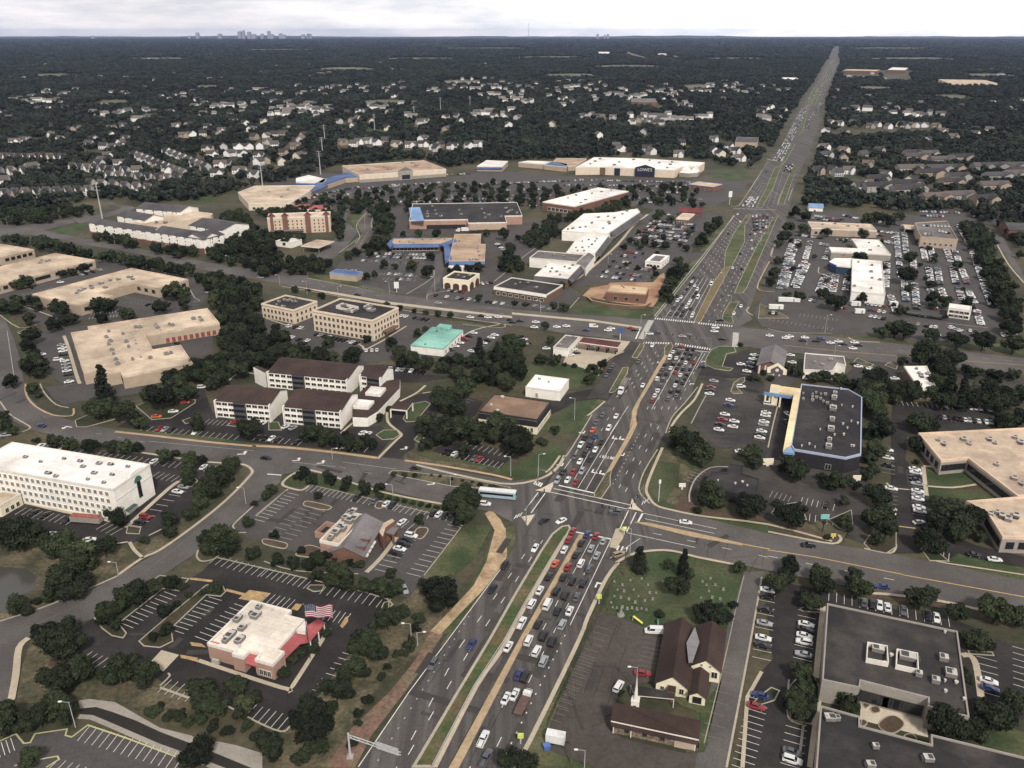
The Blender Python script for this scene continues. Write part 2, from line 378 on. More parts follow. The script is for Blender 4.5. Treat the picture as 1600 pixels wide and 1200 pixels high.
sheet('dry_meadow', [
    T(0,2,'800,990 850,980 960,930 1200,880 1480,680 1580,540 1560,570 1480,660 1100,990 890,1080 820,1040'),
    T(0,2,'0,990 300,1010 500,1040 730,1010 800,1040 870,1110 760,1190 600,1290 300,1420 0,1480 0,1180'),
    T(0,3,'200,390 260,420 400,520 560,560 640,620 1180,740 1200,830 1100,920 900,860 720,790 520,770 400,800 240,790 100,800 140,560'),
    T(1,3,'1060,-20 1130,20 1240,-20 1230,200 1000,500 700,760 470,1200 100,1200 100,1000 210,930 330,760 420,560 560,520 640,400 900,180'),
    T(1,2,'920,450 960,420 1000,440 1080,470 1500,530 1480,560 1000,480'),
    T(2,2,'850,470 960,420 1010,450 1150,560 1120,680 1060,770 960,740 1040,600 1050,500'),
], g_dry, .07)
sheet('bare_clay', [
    T(1,3,'1090,340 1170,360 1130,450 950,700 720,1000 620,1200 440,1200 600,950 840,720 1000,520'),
], g_red, .082)
sheet('dirt_strip', [
    T(1,3,'1090,345 1240,190 1360,60 1440,-90 1490,-280 1560,-300 1570,-120 1480,20 1400,110 1300,210 1150,370'),
    T(1,2,'1430,810 1470,785 1530,850 1560,910 1500,930'),
], g_tan, .085)
sheet('building_site_soil', [T(2,1,'440,650 490,600 600,580 620,560 880,565 940,500 960,520 930,600 910,680 880,720 640,690')], g_brown, .088)
sheet('bare_mulch', [
    T(2,2,'1000,790 1060,700 1100,700 1170,790 1300,800 1600,830 1600,860 1200,830'),
    T(3,2,'0,880 60,870 340,930 440,960 420,990 250,960'), T(3,3,'620,105 860,100 1080,150 1330,200 1320,230 1000,190 640,130'),
    T(0,3,'340,450 420,440 560,540 500,600 300,560'),
], mat('bark_mulch', (84, 68, 54), .2, .1, .25, 1.2), .078)
sheet('pond', [T(0,2,'-120,1150 60,1145 180,1160 230,1210 210,1290 120,1330 60,1420 -20,1440 -200,1420')], water, .09)

# ---- parking lots
def lots(name, polys, m, z=.10): return sheet(name, polys, m, z)
lots('parking_lot', [
    # steakhouse
    [(482,757),(540,769),(622,786),(705,808),(718,822),(640,935),(618,930),(578,905),(505,876),(440,856),(392,842),(364,828),(376,800),(440,768)],
    # west office lots and around the tan L building
    T(0,1,'240,870 340,860 560,830 700,800 870,790 870,760 1000,740 1150,700 1330,740 1330,1000 1200,1080 1100,1080 900,1180 700,1250 620,1270 440,1230 300,1140 220,1000'),
    T(0,1,'0,440 200,450 560,440 620,400 700,440 900,480 1180,540 1320,560 1300,660 1240,720 1180,720 800,780 560,800 330,850 240,830 100,740 0,700'),
    T(0,2,'280,20 480,0 900,0 870,60 560,100 500,110 400,130 330,90'),
    # beige offices and green roof
    T(1,1,'0,740 60,700 380,680 900,740 1150,800 1300,830 1540,850 1560,870 1480,950 1380,1040 900,1040 640,1080 500,1010 300,1000 100,900 0,880'),
    # retail strips in the middle
    T(1,1,'520,450 560,400 700,380 1160,370 1180,520 1150,560 1060,640 900,640 660,580 480,500'),
    T(1,1,'1140,500 1200,480 1400,480 1480,430 1600,480 1600,740 1100,680 1080,650'),
    T(1,1,'880,280 820,180 820,90 920,60 1600,10 1600,300 1480,420 1400,480 1440,330 1400,250'),
    T(2,1,'0,200 220,170 260,140 420,120 300,230 200,330 100,430 0,480 -60,440 -120,300 -80,210'),
    T(2,1,'0,550 150,560 330,580 440,640 330,720 250,750 0,720'),
    # bank corner and dealership, east side
    T(3,1,'-20,640 170,680 320,690 600,740 660,880 560,900 400,880 200,890 -40,840 -90,760'),
    T(3,1,'60,200 240,120 480,110 560,150 700,150 860,140 1180,180 1290,330 1420,620 1480,870 1380,940 900,930 650,880 600,800 200,700 0,640 -80,520 -40,360'),
    T(3,1,'930,110 1130,100 1420,150 1430,200 1180,200 940,170'),
    T(3,2,'-20,-60 140,-100 260,-60 130,10 0,30'),
], a_lot)
sheet('shopping_centre_lot', [
    # plaza beside the highway
    T(2,1,'340,580 440,510 600,380 740,250 860,130 900,100 1060,120 1250,130 1330,140 1260,200 1140,300 1120,380 1220,380 1160,420 1010,470 960,500 850,560 520,570 430,590'),
    # big box lots at the back
    [(430,322),(470,300),(520,290),(560,283),(640,282),(720,275),(760,266),(900,276),(1095,282),(1170,283),(1160,300),(1120,322),(1040,330),(990,322),(960,296),(880,300),(860,318),(820,318),(700,322),(640,330),(600,335),(560,330),(520,335)],
    T(1,0,'-20,1190 280,1080 480,1080 620,1110 460,1200 200,1240'),
], a_lot, .095)
sheet('sealed_parking_lot', [
    # burger restaurant
    [(336,870),(400,886),(485,906),(606,937),(600,958),(560,1008),(535,1035),(500,1085),(455,1132),(438,1143),(398,1126),(345,1098),(290,1078),(250,1064),(228,1042),(150,1048),(128,1030),(118,983),(148,966),(185,985),(200,960),(260,915),(300,903),(318,892)],
    # white hotel
    T(0,2,'180,390 280,380 500,410 900,440 1180,490 1290,500 1380,520 1250,640 1230,720 1180,800 1060,910 960,960 790,1000 700,1010 500,980 280,960 0,960 0,780 500,760 820,820 960,650 960,560 700,500'),
    # brown roofed lodge
    T(0,2,'730,270 1000,120 1080,60 1270,20 1330,180 1600,280 1600,370 1300,330'), T(1,2,'0,60 0,370 400,400 760,450 800,400 860,330 780,260 560,280 200,260'),
    T(1,1,'500,1090 800,1080 1060,1110 1070,1140 1200,1160 1040,1190 900,1190 780,1140'),
    T(1,2,'780,480 860,350 900,320 880,280 840,240 850,180 900,110 1040,60 1170,60 1200,100 1130,200 1040,290 1000,340 990,400 930,440 910,470 950,500'),
    # small brown roofed office
    T(1,2,'1100,420 1180,380 1330,360 1600,430 1600,460 1530,520 1300,480'), T(1,2,'1170,200 1290,90 1350,90 1420,110 1370,200 1250,240'),
    T(2,2,'240,120 360,60 560,20 640,40 600,110 520,90 400,110 300,165 250,190'),
    # bank lot east of the far junction
    M4('1370,560 1420,440 1500,450 1540,410 1620,400 1700,440 1700,700 1560,660 1370,665 1260,645 1170,640 1130,660 1210,530 1280,570 1400,605 1460,590'),
    # lots right of the blue trim store, drive to the tan building
    T(3,2,'780,120 830,110 1420,190 1440,260 1150,300 930,310 870,280 860,470 900,520 880,560 960,620 1000,740 990,900 1150,950 1300,1010 1600,1080 1600,1150 1330,1100 1190,1060 1110,1110 980,1020 950,1060 780,1060 810,1000 770,900 770,300'),
    # long lot right of the church
    T(3,3,'-30,30 130,50 400,100 640,170 800,210 1130,260 1300,330 1420,430 1480,640 1430,860 1260,880 1160,350 360,170 340,250 330,480 300,640 330,800 330,1200 -200,1200 -120,830 -130,740 -40,600 30,520'),
    T(3,3,'1430,400 1600,440 1600,900 1480,880 1400,620'),
], a_new, .125)
sheet('side_lot', [
    M4('1130,660 1240,645 1370,655 1460,700 1700,660 1760,700 1800,1199 1900,1400 1700,1480 1400,1300 1330,1200 1160,1130 1090,1090 1200,830 1240,690'),   # cars beside the blue trim store
    T(2,2,'1600,40 1640,300 1600,440 1560,480 1460,400 1270,400 1180,300 1120,240 1200,60 1230,-10'),
    T(3,2,'-10,130 60,140 110,90 150,110 120,330 90,460 230,480 480,520 600,520 620,640 560,660 340,650 100,590 -100,580 -100,400'),
    T(3,2,'-100,620 0,610 300,640 610,670 620,850 600,1000 480,960 460,1000 530,890 380,850 200,860 0,850 -60,820'),
    T(2,2,'1090,700 1110,600 1190,530 1350,510 1600,560 1700,640 1560,640 1350,530 1240,560 1160,630 1130,720 1150,760'),
    T(3,1,'500,1040 850,1080 830,1130 780,1190 600,1200 480,1150 540,1090'), T(3,1,'1170,1110 1600,1160 1600,1260 1200,1240'),
    M4('300,860 310,800 370,740 500,560 520,470 570,420 580,360 470,310 430,400 360,470 260,640 180,750 100,860 190,850'),
], a_mid, .137)
sheet('church_lot', [T(2,3,'540,250 610,240 820,320 950,300 920,420 880,660 760,680 660,750 640,860 580,880 600,960 680,1010 860,1060 1080,1110 1200,1110 1330,1240 700,1260 440,1170 230,1090 200,1080 260,890 380,600')], a_old, .147)
sheet('bottom_lot', [T(0,3,'-60,1080 100,990 150,1050 190,1050 220,1000 420,960 405,1000 450,1015 550,935 1110,1140 1150,1180 1100,1260 -60,1260')], a_lot, .148)
sheet('fuel_forecourt', [T(2,1,'330,1040 400,940 420,905 690,930 740,935 690,1000 600,1040 520,1140 440,1100 320,1070')], c_tan, .15)
sheet('concrete_pad', [T(0,3,'940,540 1010,465 1120,495 1020,600')], c_tan, .152)

# ---- roads
hw = [(545,1215),(557,1200),(640,1080),(740,943),(785,885),(806,850),(808,838),(800,812)] + [(800,752),(850,747),(878,720),(887,702),(903,682),(923,650),(950,626),(1000,555),(1013,528),(1000,520),(1020,497),(1070,440),(1107,393),(1147,337),(1182,282),(1200,252),(1223,225),(1243,180),(1275,130),(1297,87),(1305,66)]
he = [(1309.5,66),(1311,82),(1310,100),(1282,162),(1280,193),(1265,238),(1247,273),(1240,297),(1232,330),(1210,385),(1203,400),(1200,408),(1192,427),(1183,450),(1170,487),(1145,508),(1140,535),(1112,547),(1103,562),(1088,593),(1077,623),(1047,657),(1040,675),(1025,703),(997,760),(1003,775),(1040,797),(1015,845),(980,868),(962,882),(947,905),(917,965),(905,1000),(828,1162),(800,1215)]
sheet('highway', [hw + he], a_hwy, .175)
sheet('cross_street', [
    [(810,752),(800,752),(700,734),(645,720),(587,714),(400,697),(250,680),(185,672),(125,662),(88,650),(60,636),(44,618),(36,590),(31,560),(22,530),(8,500),(-10,485),(-10,640),(0,642),(20,658),(47,672),(90,682),(140,693),(225,707),(320,720),(392,733),(440,742),(467,737),(505,741),(600,765),(695,789),(770,800),(810,822),(830,790)],
    [(990,770),(1005,787),(1060,800),(1200,834),(1300,851),(1390,865),(1475,882),(2100,1012),(2100,1085),(1470,941),(1340,920),(1190,890),(1145,880),(1090,870),(1050,860),(1015,860),(985,867),(962,882),(960,840)],
    [(-10,343),(0,351),(32,353),(75,347),(112,343),(118,348),(68,360),(120,371),(262,397),(350,415),(400,421),(480,417),(482,434),(615,460),(670,467),(800,484),(1015,500),(1030,530),(1000,536),(975,532),(880,521),(800,508),(720,498),(625,481),(400,437),(310,420),(240,402),(82,373),(47,367),(0,370),(-10,371)],
    [(1120,510),(1147,510),(1200,516),(1335,530),(1425,540),(2000,606),(2000,634),(1500,575),(1412,570),(1317,560),(1225,550),(1170,543),(1150,541),(1108,552)],
], a_road, .168)
sheet('diagonal_street', [[(378,724),(392,732),(370,765),(275,847),(190,897),(150,919),(60,950),(-10,974),(-10,1150),(15,1097),(25,1017),(45,998),(85,985),(147,967),(250,903),(310,862),(365,818),(395,790),(437,755),(442,741)]], a_road, .166)
sheet('side_street', [
    [(1162,895),(1195,893),(1190,905),(1160,1060),(1137,1205),(1085,1205),(1100,1110),(1130,1000)],
    T(1,1,'520,380 620,330 660,260 630,200 650,150 720,110 760,100 740,200 750,250 700,290 640,370'),
    T(0,1,'450,170 470,150 640,140 760,100 720,90 640,50 630,30 660,20 690,60 720,75 800,85 860,100 780,130 640,165 500,200'),
    T(1,1,'1060,640 1110,560 1120,400 1160,380 1180,470 1150,560 1110,600 1090,670'), T(2,1,'700,100 760,60 820,40 870,30 850,55 800,70 770,90'),
    T(1,1,'400,380 560,230 560,200 500,60 560,0 600,0 580,120 560,190 580,200 640,250 540,370 480,420 320,470'),
    T(3,1,'1380,240 1440,230 1620,560 1600,580'), T(1,0,'200,1240 -60,1300 -90,1280 180,1210'),
    M4('1280,195 1560,190 1560,240 1280,240'),
], a_road, .155)
sheet('frontage_road', [[(1146,508),(1158,495),(1170,470),(1185,432),(1205,385),(1222,345),(1232,330),(1226,356),(1203,400),(1203,402),(1192,427),(1183,450),(1170,487),(1175,500),(1150,514)]], a_road, .18)

# ---- raised islands and medians: curb ring + planted top
def island(name, pts, top, curbm=c_curb, cw=.34, h=.27, sm=False):
    w = W(pts)
    if sm: w = smooth(w, 3, True)
    b = MB(); b.prism([(p.x, p.y) for p in w], 0, h - .04, curbm, top)
    b.curb(w, cw, h, curbm, True); return tag(b.build(name), kind='structure')
med_top = mat('median_grass', (64, 82, 42), .3, .05, .25, 1.0, tint=(98, 86, 58), tvar=.08)
island('median', M1('40,1190 430,530 750,0') + M2('400,640 640,240 740,90 830,20 890,10 905,40 860,120 700,380 470,780 250,1180') + M1('620,440 230,1190'), med_top, cw=.8)
island('median', M3('760,540 655,720 650,765 715,775 740,740 800,650 800,570 815,510'), g_dry)
island('separator', M3('1003,0 1010,90 940,230 760,540 815,510 1000,190 1050,80 1048,0') + M4('570,1080 570,970 600,890 860,460 830,450 545,940 525,990 530,1080 500,1150'), c_buff, c_buff, .3, .26)
island('median', M4('830,450 830,380 890,330 910,370 860,460'), g_dry)
island('median', M5('510,1090 680,740 790,590 850,580 720,820 570,1095 540,1110'), mat('brown_median_turf', (112, 96, 62), .2, .05, .2, .8))
island('median', M5('790,590 800,440 880,270 1000,100 1030,90 1040,100 980,200 980,350 860,580'), med_top)
island('median', M5('885,830 960,660 1100,380 1160,280 1240,140 1290,95 1290,110 1120,500 1000,780 960,830'), med_top)
island('median', M5('770,1080 780,1020 840,920 930,905 870,1020 860,1060 880,1110 840,1115'), med_top)
island('median', M6('490,870 580,690 660,500 730,460 780,330 830,270 850,280 760,440 720,480 650,680 540,870'), med_top)
island('median', M6('690,840 760,650 830,490 880,470 800,690 750,840'), med_top)
island('median', T(3,0,'185,840 240,690 280,550 310,545 250,690 215,830'), med_top)
island('median', [(1267,165),(1301,92),(1303,92),(1273,165)], med_top)
island('median', M4('310,800 440,570 490,565 480,620 370,790 330,805'), med_top, sm=False)
island('median', M4('525,470 600,345 640,350 630,390 570,480'), med_top)
island('median', T(1,2,'830,560 850,545 900,545 1300,590 1590,650 1590,665 1230,642 920,582'), g_dry)
island('separator', M1('385,1195 1030,0 1085,0 465,1195'), c_buff, c_buff, .3, .26) if 0 else None
island('separator', [(702,1201),(812,1000),(905,836),(912,836),(820,1000),(716,1201)], c_buff, c_buff, .25, .25)
island('separator', T(2,2,'760,865 850,870 1130,930 1440,1000 1440,1012 1120,955 840,885'), c_buff, c_buff, .2, .25)
island('separator', T(1,1,'210,585 500,630 850,690 1600,778 1600,790 850,705 480,640') , c_tan, c_tan, .2, .25)
island('separator', T(2,1,'0,755 500,800 810,845 810,856 500,812 0,766'), c_tan, c_tan, .2, .25)
island('refuge_island', M3('-30,950 90,930 25,1030'), c_pale, c_pale, .3, .26)
island('refuge_island', T(2,2,'610,1020 650,910 710,900 690,970 650,1030'), c_tan, c_tan, .3, .26)
# kerbed planting islands in the lots
g_mulch = MATS['bark_mulch']
for p in ('300,745 330,735 460,765 465,780 430,790 310,765', '40,985 60,972 180,995 195,1015 170,1030 60,1005', '990,940 1010,905 1060,900 1075,920 1040,965 1005,965',
          '745,770 760,740 810,745 800,770 770,780', '250,1070 280,1040 330,1010 420,1040 460,1100 330,1085'):
    island('planting_island', T(1,2,p), g_mulch, sm=True)
for p in ('590,265 640,230 1000,0 1180,20 1120,95 1020,80 740,300 790,360 770,390 700,375 640,330', '870,410 1040,265 1290,60 1390,60 1410,100 1380,130 1290,120 1070,330 1080,410 1000,450 900,440'):
    island('planting_island', T(0,3,p), g_dark)
for p in ('320,80 340,60 430,60 410,95 360,100', '780,215 800,170 830,160 830,230 800,235'):
    island('planting_island', T(1,3,p), g_dark)
for p in ('480,270 470,230 560,190 700,180 720,220 540,270', '850,140 900,120 1060,100 1100,90 1220,100 1220,120 1070,215 950,225', '1420,260 1460,235 1490,250 1470,268', '790,935 800,890 880,900 870,940', '1140,630 1220,590 1235,610 1200,640', '1140,230 1200,210 1210,240 1160,250'):
    island('planting_island', T(0,2,p), g_dark)
for p in ('920,220 960,130 1060,110 1090,125 1000,235 940,240', '750,320 800,290 880,290 900,320 860,345 790,350', '80,240 140,240 160,290 80,290', '990,350 1020,310 1050,340 1030,370'):
    island('planting_island', T(1,2,p), g_lawn)
for p in ('600,1000 660,910 800,930 800,1020 740,1060 640,1040', '950,1025 1010,1010 1130,1110 1010,1105', '380,850 520,790 530,880 480,915 440,900', '20,810 60,760 200,740 240,850 60,840'):
    island('planting_island', T(3,2,p), g_dark)
for p in ('130,700 250,560 320,700 310,850 270,930 140,900', '200,205 230,195 330,215 325,230 215,222', '1250,470 1400,480 1410,500 1260,490', '-120,830 -60,760 20,700 70,720 40,780'):
    island('planting_island', T(3,3,p), g_dark)
island('planting_island', M4('1210,540 1220,480 1270,400 1340,370 1480,375 1500,420 1410,440 1370,560 1470,575 1440,600 1300,580'), g_lawn)
island('planting_island', M4('1450,790 1480,710 1540,670 1580,660 1580,700 1500,750 1560,810 1480,815'), g_dry)
for p in ('500,545 540,530 590,580 570,600', '730,1085 760,1065 810,1085 800,1110', '520,1075 560,1040 660,1080 640,1095', '-50,700 100,770 130,790 -60,790'):
    island('planting_island', T(3,1,p), g_dry)
island('planting_island', T(3,2,'0,640 0,600 0,590') and T(0,1,'110,880 180,850 250,865 180,905'), g_grass)
# ---- pavements, gutters, paths
sb = MB()
def walk(pts, w, m=c_tan, z=.222, sm=True, off=0.0):
    p = W(pts); w *= .72; sb.ribbon(smooth(p, 3) if sm else p, w, m, z, off)
walk([(796,1210),(826,1162),(905,1000),(918,966),(947,905),(966,880)], 1.7, c_tan)                     # gutter pan of the highway
walk([(680,1200),(745,1073),(784,1017),(820,950),(859,883),(884,840)], 1.5, c_tan, .275)
walk([(882,712),(872,730),(848,747),(800,757),(740,748),(650,727)], 1.8)
walk([(925,648),(890,706),(880,716)], .8, c_curb); walk(T(2,2,'580,110 500,180 470,200'), 1.3); walk(T(2,2,'300,450 250,520 210,555'), 1.3)
walk(T(1,2,'-20,388 200,400 450,425 690,455 760,465'), 2.6, mat('sandy_verge', (176, 146, 110), .14, .1, .12, 1.0)); walk(T(0,2,'720,300 1000,330 1300,365 1600,392'), 2.2, MATS['sandy_verge'])
walk(T(1,2,'930,480 1000,490 1200,520 1480,570 1600,600'), 2.0, MATS['sandy_verge'])
walk(T(1,2,'330,540 420,560 800,680 1180,755'), 1.6); walk(T(1,2,'270,545 200,585 165,630 220,655 290,665 340,630'), 1.5); walk(T(1,2,'200,660 100,740 0,825'), 1.0, c_curb)
walk(T(0,2,'40,310 140,300 190,275 150,245 60,190 0,110'), 1.0, c_curb); walk(T(0,2,'160,0 165,70 220,140 330,195 450,200 460,155'), 1.2, MATS['sandy_verge']); walk(T(0,2,'250,0 280,60 350,130 430,150'), .9, c_curb)
walk(T(0,2,'470,230 500,200 720,270'), .8, c_curb) if 0 else None
walk(T(0,2,'880,430 1300,490 1500,500 1575,540 1550,590 1400,740 1200,900 1000,1040 890,1090 740,1195'), 1.6); walk(T(0,2,'810,990 840,1040 895,1090'), 1.6, c_tan)
walk(T(0,3,'740,0 560,80 280,195 0,285'), 1.0, c_curb); walk(T(0,3,'180,390 120,450 100,620 70,780'), 2.6, c_tan); walk(T(0,2,'1590,760 1470,870 1460,900 1480,930 1540,930'), .9, c_curb)
walk(T(0,2,'1240,1040 1230,1080 1260,1110 1330,1100 1360,1080'), .9, c_curb)
walk(T(2,2,'940,400 870,560 840,650 850,700 900,760 1000,790 1200,830 1600,880 2000,985'), 1.6); walk(T(2,2,'910,410 830,540 795,640 805,690 860,750'), .7, c_curb)
walk(T(2,2,'1190,0 1140,100 1060,180 1000,260 980,310'), 1.6); walk(T(2,2,'960,310 1000,210 1080,120 1160,20'), .7, c_curb)
walk(T(2,2,'1120,250 1170,150 1220,60'), .6, c_curb); walk(T(2,2,'1350,520 1240,525 1150,590 1110,680 1110,740'), .8, c_curb)
walk(T(2,2,'650,1120 740,1070 860,1045 1000,1045 1160,1085 1390,1130'), 1.6); walk(T(2,3,'1450,0 1400,200 1330,520 1200,1050'), .4, c_grey); walk(T(2,3,'1560,10 1480,470 1340,1200'), .8, c_curb)
walk(T(3,2,'0,925 200,965 400,1000 455,975 440,945'), 1.4); walk(T(3,2,'600,1030 760,1060 800,1020 790,990'), 1.0); walk(T(3,2,'970,1030 990,1070 1050,1110 1300,1150 1600,1195'), 1.0)
walk(T(3,2,'970,520 990,700'), 2.2); walk(T(3,2,'970,515 1130,525 1210,510 1330,600 1440,700 1550,705'), 2.0); walk(T(3,2,'990,640 1150,650 1300,630'), 1.6)
walk(T(3,2,'740,620 780,650 900,665'), 1.0); walk(T(3,2,'800,890 920,905'), .8, w_yel, .23)
walk(T(3,2,'60,140 30,260 0,400'), .8, c_curb); walk(T(3,2,'230,490 480,535'), 1.8)
walk(T(3,3,'320,770 290,960 260,1200'), 1.8, c_tan); walk(T(3,3,'345,190 320,420 300,640'), 2.2, c_tan); walk(T(3,3,'1210,500 1260,500 1300,560 1330,760'), 2.5, c_tan); walk(T(3,3,'640,110 780,120 1080,160 1330,215'), 1.8, c_tan)
walk(T(3,3,'-40,600 -130,760 -160,1200') , 1.4, c_tan, .222, False); walk(T(3,3,'220,940 200,1100 190,1200'), .9, c_curb); walk(T(3,3,'130,650 120,850 150,910 240,940'), .7, c_curb)
walk(T(0,3,'-20,1045 100,990 150,1050 190,1045 220,990 420,960 410,1000 450,1010 550,935 800,1020 1120,1140'), .6, mat('yellowed_curb', (176, 172, 120), .1), .225, False)
walk(T(0,3,'90,1190 130,1180'), .6, c_curb); walk(T(0,3,'250,1150 300,1140 360,1130 370,1150 290,1200'), .6, MATS['yellowed_curb'], .225, False)
walk(T(0,3,'1240,530 1600,650 1800,710 1830,690 2060,330') + [], 1.8, c_tan); walk(T(0,3,'1000,700 1180,765'), 1.0, c_curb); walk(T(0,3,'1000,690 1060,630 1050,610'), .7, c_curb)
walk(T(1,3,'-60,120 60,150'), 1.0, c_curb) if 0 else None
walk(T(1,2,'690,1180 780,1090 880,960'), 2.2); walk(T(1,2,'1290,890 1240,860 1220,870'), .8, c_curb); walk(T(1,2,'1280,900 1050,1200'), .5, c_curb); walk(T(1,2,'330,630 800,740 1240,845'), .5, c_curb)
walk(T(1,2,'190,670 0,830'), .6, c_curb); walk(T(1,2,'50,1110 250,1170 640,1190'), .7, c_curb)
walk(T(1,2,'820,170 825,240 880,290 910,320 880,350 830,400 760,470'), 1.7); walk(T(1,2,'900,110 1000,60 1060,10'), 1.8); walk(T(1,2,'530,310 600,250 640,230'), 1.5); walk(T(1,2,'1160,40 1040,60'), 1.2)
walk(T(0,2,'790,900 830,860 1050,660 1120,610'), 2.4); walk(T(0,2,'160,745 400,800 700,860'), 2.0); walk(T(0,2,'720,1000 800,990'), 1.0); walk(T(0,2,'930,950 1030,900'), .9, c_curb)
walk(T(0,1,'400,900 430,980 480,1150 500,1200'), 2.4); walk(T(0,1,'0,770 120,850 230,830'), 1.0, c_curb); walk(T(0,1,'130,710 220,740 330,780'), 1.2); walk(T(0,1,'0,640 240,560 450,510 560,490 640,480'), 1.4)
walk(T(0,1,'1180,590 1215,660 1250,680 1210,690'), .8, c_curb); walk(T(0,1,'1370,840 1380,880 1340,900'), 1.0, c_curb); walk(T(0,1,'1600,1140 1500,1130 1420,1190'), 1.4)
walk(T(1,1,'370,890 640,950 700,980 940,840'), 1.6); walk(T(1,1,'60,790 240,850 290,860'), 1.4); walk(T(1,1,'1180,980 1350,870 1520,830'), 1.6); walk(T(1,1,'1290,830 1530,850 1550,830 1480,815'), .8, c_curb)
walk(T(1,1,'620,320 650,280 630,200 720,105'), .9, c_curb); walk(T(1,1,'520,380 600,320 640,290'), .9, c_curb); walk(T(1,1,'740,250 720,200 740,130'), .9, c_curb); walk(T(1,1,'320,540 480,570 640,600'), .9, c_curb)
walk(T(1,1,'1070,670 1080,640 1200,620'), .8, c_curb); walk(T(1,1,'940,640 1100,540 1110,480'), .9, c_curb); walk(T(1,1,'1490,560 1600,470'), .9, c_curb); walk(T(1,1,'160,590 330,620 600,670 850,730 1600,835'), 1.0, c_tan)
walk(T(2,1,'350,580 480,490 660,330 760,210 850,140'), 3.2); walk(T(2,1,'420,660 360,730'), .8, c_curb); walk(T(2,1,'0,460 150,350 300,260'), .9, c_curb); walk(T(2,1,'700,1000 600,1050 540,1150'), 1.0, c_tan)
walk(T(2,1,'0,770 500,800 860,800'), .8, c_curb) if 0 else None
walk(T(3,1,'1370,240 1420,310 1500,450 1600,570'), 1.6); walk(T(3,1,'320,470 320,510 420,520'), .9); walk(T(3,1,'1110,820 1370,850'), .8, c_curb) ; walk(T(3,1,'20,400 40,330 45,350'), 1.0)
walk(T(3,1,'0,855 120,880 400,885'), .8, c_curb); walk(T(3,1,'500,910 560,935 700,940'), 1.2, c_tan)
walk(M5('1250,390 1225,480 1280,490'), 1.0, MATS['sandy_verge']); walk(M5('1215,530 1150,650 1100,770 1150,810 1260,815'), 1.2, MATS['sandy_verge']); walk(M5('1020,960 1000,1000 1060,1040'), 1.0)
walk(M5('0,1080 330,820 440,720 590,500'), 1.0, c_curb) if 0 else walk(M5('150,1055 420,720 640,440 880,100'), .9, c_curb)
walk(M6('250,850 330,840 490,610 540,520'), .8, c_curb); walk(M6('590,410 640,425'), 2.0, c_pale)
walk(M6('690,840 720,740 850,500'), .6, c_curb); walk(M6('790,800 830,690'), .9, c_curb)
walk([(340,872),(400,886),(485,906),(606,937),(600,957)], .7, c_curb); walk([(455,1133),(440,1144),(398,1127),(345,1099),(290,1079)], .7, c_curb)
tag(sb.build('pavement'), kind='structure')

sheet('churchyard_lawn', [T(2,3,'1110,740 1220,770 1310,650 1330,520 1290,700 1225,1050 1200,1105 1085,1108 1095,1070 1165,1060 1178,860 1060,815 1010,770'), T(2,3,'590,60 560,180 470,400 350,650 210,1000 170,1010 240,860 380,560 520,260')], g_grass, .185)
sheet('hedge_strip', [T(2,3,'640,10 610,100 540,240 460,420 330,700 230,920 205,1000 220,900 330,660 450,400 540,210 600,60')], g_dark, .2)
sheet('corner_paving', [M3('95,700 150,685 275,618 262,665 235,722 190,715'), M3('985,858 1005,775 1050,850 1115,905 1040,885 960,872')], c_pale, .215)
sheet('yellow_pad', [T(0,3,'1490,145 1560,90 1690,110 1620,170'), T(0,3,'1190,12 1330,28 1325,42 1185,26'), T(0,3,'1415,82 1600,128 1595,145 1410,98'), T(0,3,'1185,415 1260,425 1290,450 1200,440'), T(0,3,'1125,495 1240,515 1235,540 1130,515'), T(1,3,'525,315 560,260 577,255 575,290 540,330'), T(1,3,'220,210 250,175 290,180 260,220')], mat('pad_yellow', (184, 150, 98), .2, .5, .25, 1.6, seam=(3, .55, .16)), .212)
# ---- concrete lined drainage ditch at the lower left
cb = MB()
up = W(T(0,3,'490,780 560,770 720,790 860,870 1000,950 1240,1010 1480,1060 1640,1110'), .0); lo = W(T(0,3,'500,830 600,820 700,850 850,905 1000,975 1200,1050 1400,1130 1640,1230'), 0)
lo2 = W(T(0,3,'500,865 580,870 700,920 850,985 1000,1050 1200,1120 1380,1190 1500,1235'), 0)
for i in range(7):
    z = lambda p, h: (p[0], p[1], h)
    cb.poly([z(up[i], .1), z(lo[i], .085), z(lo[i + 1], .085), z(up[i + 1], .1)], c_grey)
    cb.poly([z(lo[i], .06), z(lo2[i], .06), z(lo2[i + 1], .06), z(lo[i + 1], .06)], ditch)
for i in range(7):
    cb.poly([(lo2[i][0], lo2[i][1], .07), (lo2[i][0] , lo2[i][1] - 1.6, .12), (lo2[i + 1][0], lo2[i + 1][1] - 1.6, .12), (lo2[i + 1][0], lo2[i + 1][1], .07)], c_grey)
tag(cb.build('drainage_channel'), kind='structure')

# ---- painted markings
mk = MB(); ZM = .205
def line(a, b, w=.16, m=w_white, dash=None, z=ZM):
    a = Vector(U(*a)); b = Vector(U(*b)); L = (b - a).length; d = (b - a) / L; n = Vector((-d.y, d.x, 0)) * w / 2
    t = 0
    while t < L - .2:
        e = min(L, t + (dash[0] if dash else L))
        p, r = a + d * t, a + d * e
        mk.poly([(v.x, v.y, z) for v in (p - n, r - n, r + n, p + n)], m)
        t = e + (dash[1] if dash else 0) + (.01 if not dash else 0)
D = (3.2, 8.6); DOT = (.6, 3.0)
def lanes(a0, a1, b0, b1, n, ks=None, w=.2, dash=D, m=w_white):
    for k in (ks or range(1, n)):
        f = k / n
        line((a0[0] + (b0[0] - a0[0]) * f, a0[1] + (b0[1] - a0[1]) * f), (a1[0] + (b1[0] - a1[0]) * f, a1[1] + (b1[1] - a1[1]) * f), w, m, dash)
